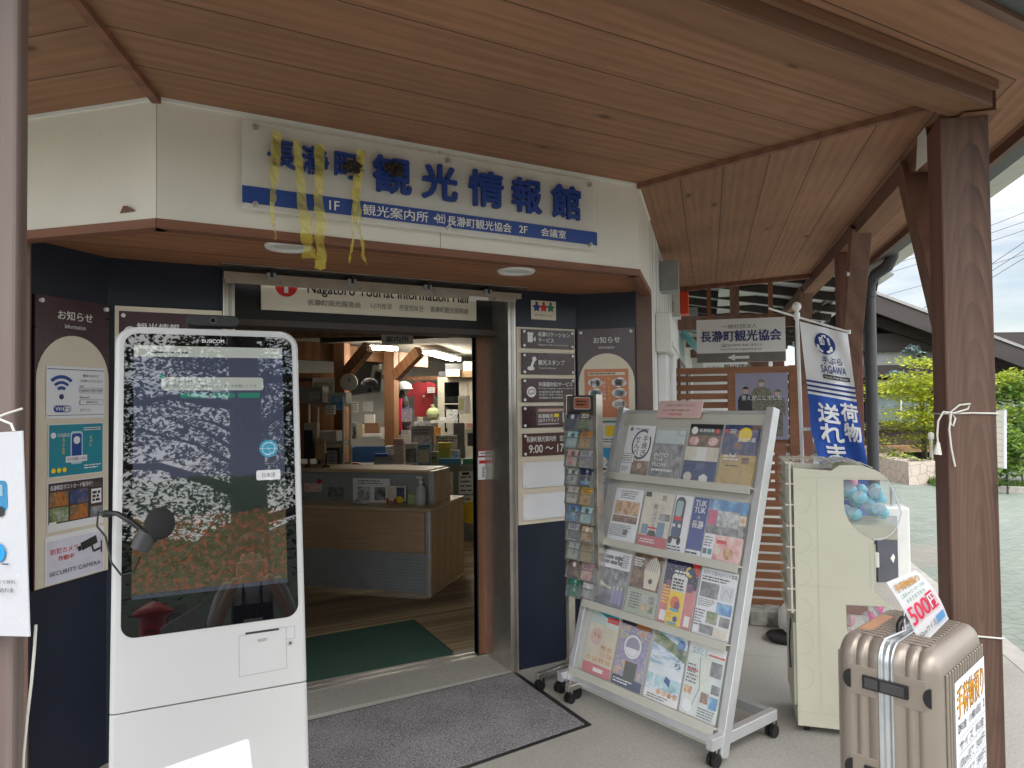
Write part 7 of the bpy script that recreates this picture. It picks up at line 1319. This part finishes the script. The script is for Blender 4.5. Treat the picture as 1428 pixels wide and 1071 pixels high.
for i in range(3200):
    f, g_ = r.random(), r.random()*.6; p = (a+(b_-a)*f)+V((.8, 1.2, 0))*g_; p.z = -.02; l = r.uniform(.05, .16); d = V((r.uniform(-.5, .5), r.uniform(-.5, .5), 1)).normalized(); s_ = V((r.uniform(-1, 1), r.uniform(-1, 1), 0)).normalized()*.012; q.add([p-s_, p+s_, p+d*l], [(0, 1, 2)], (G_md, G_lt)[i % 2])
tag(q.build('ground_cover'), 'green ground cover along the garden kerb', 'ground cover', None, 'stuff')
t = thing('garden_lamp', 'slim pale garden lamp post behind the stone planters', 'lamp', V((at(1299, 640, 14.6).x, at(1299, 640, 14.6).y, -.05))); q = MB(); q.cyl((0, 0, 0), (0, 0, .72), .035, pm('lamp post paint', (.5, .47, .40), .6)); q.build('post', t); q = MB(); q.lathe((0, 0, .72), [(.03, 0), (.06, .02), (.055, .13), (.03, .16), (0, .165)], P_offw, 14); q.build('head', t)
# ================================================================ timber house across the yard
HD = 18; HC = at(1310, 560, HD); HX = (RT-V((0, 0, RT.z))).normalized(); TH = frame(V((HC.x, HC.y, -.05)), HX); X = Pix(TH)
hs = thing('timber_house', 'dark timber framed house with grey tiled roof across the paved yard', 'house', TH)
def hb(n, x0, y0, x1, y1, mat, d0, d1, lb=None, par=None):
    a, b_ = X(x0, y0), X(x1, y1); q = MB(); q.box((min(a[0], b_[0]), d0, min(a[1], b_[1])), (max(a[0], b_[0]), d1, max(a[1], b_[1])), mat); return q.build(n, par or hs)
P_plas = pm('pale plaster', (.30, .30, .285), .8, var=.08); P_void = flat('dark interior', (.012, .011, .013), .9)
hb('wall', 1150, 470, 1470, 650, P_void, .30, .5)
hb('siding', 1150, 595, 1470, 640, W_dside, .10, .29)
hb('plaster_panel', 1150, 487, 1289, 511, P_plas, .18, .29); hb('plaster_panel', 1291, 487, 1310, 511, P_plas, .18, .29); hb('plaster_panel', 1330, 493, 1400, 511, P_plas, .18, .29)
for y0, y1 in ((466, 487), (510, 524), (541, 545)): hb('beam', 1150, y0, 1470, y1, W_dark, -.02, .17)
hb('beam', 1150, 590, 1470, 597, W_dark, -.015, .16)
for x0, x1 in ((1150, 1158), (1207, 1219), (1305, 1317), (1381, 1393), (1448, 1460)): hb('post', x0, 420 if x0 < 1300 else 470, x1, 640, W_dark, -.05, .14)
hb('post', 1283, 489, 1290, 512, W_dark, -.03, .12)
for x0, x1 in ((1163, 1205), (1221, 1302), (1320, 1378), (1395, 1445)):
    o = hb('window', x0, 543, x1, 592, P_offw, .16, .24); a, b_ = X(x0+3, 589), X(x1-3, 546); q = MB(); mx_ = (a[0]+b_[0])/2; q.box((a[0], .145, a[1]), (mx_-.03, .159, b_[1]), pm('house window glass', (.16, .2, .21), .08, spec=.8)); q.box((mx_+.03, .145, a[1]), (b_[0], .159, b_[1]), MATS['house window glass']); q.build('pane', o)
    hb('strip_window', x0+8, 530, x1-22 if x1-x0 > 60 else x1-8, 539, P_plas, .17, .25)
hb('veranda_board', 1150, 622, 1400, 627, pm('veranda plank', (.45, .26, .14), .6), -.5, .09)
def roofside(p0, p1, nm, th, back, mat, drop=0, front=-.9):
    Xf = Pix(TH @ M.Translation((0, front, 0))); a, b_ = Xf(*p0), Xf(*p1); q = MB(); q.prism([(a[0], front, a[1]-drop), (b_[0], front, b_[1]-drop), (b_[0], front, b_[1]-drop-th), (a[0], front, a[1]-drop-th)], (0, back, 0), mat); return q.build(nm, hs)
P_tile = pm('grey roof tile', (.27, .26, .255), .7, var=.2, sc=30)
roofside((1130, 372), (1470, 498), 'roof', .07, 9, P_tile); roofside((1130, 374), (1470, 500), 'barge_board', .42, .10, W_dark, .07, -.86); roofside((1130, 374), (1470, 500), 'roof_soffit', .06, 8, W_dark, .10, -.75); roofside((1150, 405), (1440, 500), 'inner_rafter', .25, .18, W_dark, .22, -.2)
roofside((1130, 372), (1050, 402), 'roof', .07, 9, P_tile); roofside((1130, 374), (1050, 404), 'barge_board', .42, .1, W_dark, .07, -.86)
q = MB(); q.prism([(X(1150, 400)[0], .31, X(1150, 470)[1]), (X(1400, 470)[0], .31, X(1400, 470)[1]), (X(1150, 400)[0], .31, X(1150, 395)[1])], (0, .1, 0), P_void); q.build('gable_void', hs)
# ================================================================ power lines
P_wire = flat('wire black', (.03, .03, .035))
for i, (a, b_, d) in enumerate((((1380, 306), (1428, 289), 32), ((1380, 316.5), (1428, 302), 32.5), ((1380, 328), (1428, 314), 33), ((1381, 359), (1428, 329.5), 27), ((1381, 361), (1428, 348), 36), ((1381, 369), (1428, 341), 27.6), ((1382, 378), (1428, 352), 28))):
    s_ = (b_[1]-a[1])/(b_[0]-a[0]); P0 = at(1090, a[1]+s_*(1090-a[0])+7, d+8); P1 = at(1560, a[1]+s_*(1560-a[0]), d-3); L = [P0.lerp(P1, k/10)-Zv*.5*(1-(2*k/10-1)**2)*.5 for k in range(11)]
    q = MB(); q.tube(L, .011, P_wire, 5); tag(q.build('power_line'), 'thin black power line crossing the sky above the timber house', 'power line', 'power lines over the yard')
# ================================================================ what the kiosk screen mirrors: yard behind the viewer
def mirror(px, py, d):
    n = TK.to_3x3() @ V((0, -1, 0)); h = onpl(px, py, TK.translation, n); v = (h-CAM).normalized(); return h+(v-n*2*v.dot(n))*d
q = MB(); r = random.Random(2); n = 60; vs_ = []
for j in range(6):
    for i in range(n+1): x = -160+i*320/n; vs_.append(V((x, -55-j*14, -.3+(j*3.1+r.uniform(-.8, .8)*j*.4)*(1+.25*math.sin(x*.03+1)))))
q.add(vs_, [(j*(n+1)+i, j*(n+1)+i+1, (j+1)*(n+1)+i+1, (j+1)*(n+1)+i) for j in range(5) for i in range(n)], pm('wooded hill', (.035, .06, .022), .95, var=.5, sc=.6), True); struct(q.build('hills'))
q = MB(); q.add([(-16, -3.2, -.044), (-16, -48, -.044), (18, -48, -.044), (18, -3.2, -.044)], [(0, 1, 2, 3)], pm('pine litter soil', (.075, .062, .042), .95, var=.5, sc=2)); struct(q.build('pine_bed'))
tp = mirror(345, 640, 8.5); r = random.Random(21); t = thing('pine_tree', 'tall pine with a thick dark trunk and loose crown facing the entrance across the yard', 'tree', V((tp.x, tp.y, -.05)))
q = MB(); q.tube([V((0, 0, 0)), V((.02, 0, 2.5)), V((-.03, 0, 5.5)), V((.05, 0, 9))], .24, P_bark, 14, [.30, .24, .20, .08])
for i in range(16):
    z = 2.4+i*.42; a = i*2.4; L_ = 2.9*(1-i*.035)*r.uniform(.75, 1.1); q.tube([V((0, 0, z)), V((math.cos(a)*L_*.5, math.sin(a)*L_*.5, z+.25)), V((math.cos(a)*L_, math.sin(a)*L_, z+.1))], .06, P_bark, 6, [.08, .05, .015])
q.build('trunk', t); q = MB()
for i in range(16):
    z = 2.4+i*.42; a = i*2.4
    for f in (.25, .5, .75, 1.0, 1.2): L_ = 2.9*(1-i*.035)*f; leaves(q, V((math.cos(a)*L_, math.sin(a)*L_, z+.15)), (.8, .8, .4), 200, .07, [G_dk, G_md], r, .3, 6)
q.build('crown', t)
for i, (x, y, h) in enumerate(((-3.2, -11.5, 9.5), (3.6, -12.5, 10.5), (.4, -16, 12), (-7.5, -15, 10))):
    plant('pine_tree', ('dense pine left of the thick trunked pine in the screen reflection', 'dense pine right of the thick trunked pine in the screen reflection', 'tallest dense pine straight behind the thick trunked pine', 'dense pine at the far left in the screen reflection')[i], 'tree', V((x, y, -.05)), h, (2.9, 2.4, 1.7), [(h*.34, 1.1, .3), (h*.55, 1, .35), (h*.75, .8, .25), (h*.92, .5, .1)], 13000, .135, [G_dk, G_md, G_dk], 60+i, 'pines behind the viewer', .18, blobs=22, nb=12, sp=2.2)
pb = mirror(213, 872, 3.4); t = thing('postbox', 'round red pillar postbox mirrored at the lower left of the kiosk screen', 'postbox', V((pb.x, pb.y, pb.z-.60))); P_pbx = pm('postbox red', (.5, .02, .012), .35)
q = MB(); q.box((-.14, -.14, -(pb.z-.60)-.05), (.14, .14, 0), P_grey); q.build('pedestal', t)
q = MB(); q.lathe((0, 0, 0), [(.11, 0), (.11, .06), (.085, .08), (.085, .66)], P_pbx, 24); q.build('pillar', t); q = MB(); q.lathe((0, 0, .66), [(.085, 0), (.13, .01), (.13, .03), (.09, .06), (.04, .09), (0, .10)], P_pbx, 24); q.build('cap', t); q = MB(); q.cyl((0, .06, .56), (0, .11, .56), .05, P_pbx); q.box((-.035, .10, .556), (.035, .114, .566), P_ink); q.build('letter_slot', t)
ib = mirror(243, 872, 3.6); t = thing('information_stand', 'grey information stand mirrored beside the red postbox in the kiosk screen', 'sign', frame(V((ib.x, ib.y, -.05)), (-1, 0, 0)))
s = Sheet(); zi = ib.z-.62; s.board(-.085, .15, .085, .80, P_grey, .02); s.k = 1; s.ring(0, .70, .045, .053, P_ink); s.th('i', 0, .67, .06, P_ink, .02, .5); s.lines(-.06, .54, .06, .62, 3, P_ink); s.rr(-.05, .36, -.01, .5, .01, P_blue, 0); s.rr(.01, .36, .05, .5, .01, P_red, 0); s.xf(M.Translation((0, 0, zi))); s.build('board', t); q = MB(); q.box((-.14, -.1, 0), (.14, .12, .02), P_grey); q.box((-.02, .021, .02), (.02, .05, .7+zi), P_grey); q.build('foot', t)
# person holding up a phone (seen mirrored in the screen)
ph = mirror(352, 790, 2.3); px_, py_, pz_ = ph
per = thing('person', 'person in pale grey top and dark apron holding a phone, mirrored in the screen', 'person', V((px_, py_-.38, 0)))
def skin(name, J, E, mat, parent, sub=2):
    me = bpy.data.meshes.new(name); me.from_pydata([j[:3] for j in J], E, []); o = bpy.data.objects.new(name, me); col.objects.link(o); sk = o.modifiers.new('skin', 'SKIN'); 
    for v, j in zip(me.skin_vertices[0].data, J): v.radius = (j[3], j[4] if len(j) > 4 else j[3])
    me.skin_vertices[0].data[0].use_root = True; sb = o.modifiers.new('smooth', 'SUBSURF'); sb.levels = sb.render_levels = sub; me.materials.append(mat); o.parent = parent
    for v in (sk,): v.use_smooth_shade = True
    return o
H = pz_; by = .38
P_sk = pm('skin', (.62, .40, .30), .5, var=.04); P_sw = pm('pale grey knit', (.52, .51, .49), .9, var=.08, sc=40, bmp=.4); P_tr = pm('dark trousers', (.03, .032, .04), .85); P_hair = pm('black hair', (.012, .010, .009), .5)
sh_ = 1.155; J = [(0, 0, .80, .12, .095), (0, 0, .94, .11, .085), (0, .0, 1.07, .125, .095), (0, -.01, 1.165, .095, .07), (0, .0, 1.235, .048, .048), (-.16, 0, sh_, .055), (.16, 0, sh_, .055), (-.225, .12, .95, .038), (.225, .12, .95, .038), (-.085, by-.06, H-.05, .028), (.085, by-.06, H-.05, .028), (-.085, .0, .73, .08), (.085, 0, .73, .08), (-.09, .02, .42, .055), (.09, .02, .42, .055), (-.09, 0, .09, .038), (.09, 0, .09, .038), (-.10, .13, .04, .03), (.10, .13, .04, .03), (0, .02, 1.315, .072, .082), (0, .03, 1.40, .076, .088)]
E_ = [(0, 1), (1, 2), (2, 3), (3, 4), (3, 5), (3, 6), (5, 7), (6, 8), (7, 9), (8, 10), (0, 11), (0, 12), (11, 13), (12, 14), (13, 15), (14, 16), (15, 17), (16, 18), (4, 19), (19, 20)]
body = skin('body', J, E_, P_sk, per)
k = 1.05; S_ = [J[i] for i in (1, 0, 2, 3, 5, 6, 7, 8)]+[(-.125, by-.14, H-.062, .042), (.125, by-.14, H-.062, .042)]; S_ = [(a[0], a[1], a[2], a[3]*k+.006, (a[4] if len(a) > 4 else a[3])*k+.006) for a in S_]
skin('sweater', S_, [(0, 1), (0, 2), (2, 3), (3, 4), (3, 5), (4, 6), (5, 7), (6, 8), (7, 9)], P_sw, per)
Tt = [J[i] for i in (0, 11, 12, 13, 14, 15, 16)]; Tt = [(a[0], a[1], a[2]-.01, a[3]*1.12+.006, (a[4] if len(a) > 4 else a[3])*1.12+.006) for a in Tt]; skin('trousers', Tt, [(0, 1), (0, 2), (1, 3), (2, 4), (3, 5), (4, 6)], P_tr, per)
q = MB(); q.ball((0, -.022, 1.415), .10, P_hair, .92, 1.0, 1.0, 18, 10); q.ball((0, -.035, 1.32), .095, P_hair, .98, .8, 1.2, 16, 10); q.build('hair', per)
for sx in (-1, 1): q = MB(); q.ball((sx*.03, .115, 1.37), .011, P_ink, 1.3, .6, .8, 10, 6); q.build('eye', per)
q = MB(); q.ball((0, .122, 1.34), .014, P_sk, .8, 1, 1.4, 10, 6); q.build('nose', per); q = MB(); q.ball((0, .110, 1.305), .02, pm('lips', (.45, .16, .14), .5), 1.2, .4, .35, 10, 6); q.build('mouth', per)
q = MB(); q.box((-.115, .118, .60), (.115, .128, 1.06), P_rub); q.box((-.06, .115, 1.06), (-.045, .122, 1.19), P_rub); q.box((.045, .115, 1.06), (.06, .122, 1.19), P_rub); q.build('apron', per); s = Sheet(); 
q = MB(); q.box((-.055, .16, H-.36), (.055, .165, H-.29), P_paper); q.tube([(-.02, .15, H-.29), (-.05, .12, 1.18)], .003, P_blue, 5); q.tube([(.02, .15, H-.29), (.05, .12, 1.18)], .003, P_blue, 5); q.build('name_badge', per)
for sx in (-1, 1):
    q = MB(); w0 = V((sx*.085, by-.06, H-.05)); pc = V((sx*.078, by-.025, H-.015)); q.ball(pc, .034, P_sk, .45, .8, 1.15, 12, 8)
    for f in range(4): b0 = pc+V((sx*-.002, .012-f*.002, .03-f*.018)); q.tube([b0, b0+V((sx*.004, .035, .006)), b0+V((sx*-.03, .052, .004)), b0+V((sx*-.05+sx*f*.004, .05, .0))], .0085, P_sk, 8, [.0095, .009, .008, .006])
    q.tube([pc+V((0, -.01, -.02)), pc+V((sx*-.02, -.012, -.012)), pc+V((sx*-.045, -.006, .0))], .010, P_sk, 8, [.012, .0105, .008]); q.build('hand', per)
t = thing('phone', 'pale phone held up in both hands by the mirrored person', 'phone', V((px_, py_, pz_-.0)) ); q = MB(); q.box((-.075, 0, -.036), (.075, .009, .036), pm('pale phone case', (.66, .62, .58), .4)); q.build('case', t, None, bevel=.004); q = MB(); q.box((.035, .009, -.005), (.07, .012, .03), P_offw); q.build('camera_plate', t); q = MB(); q.cyl((.045, .012, .02), (.045, .015, .02), .007, P_ink); q.cyl((.06, .012, .004), (.06, .015, .004), .007, P_ink); q.build('lens', t)
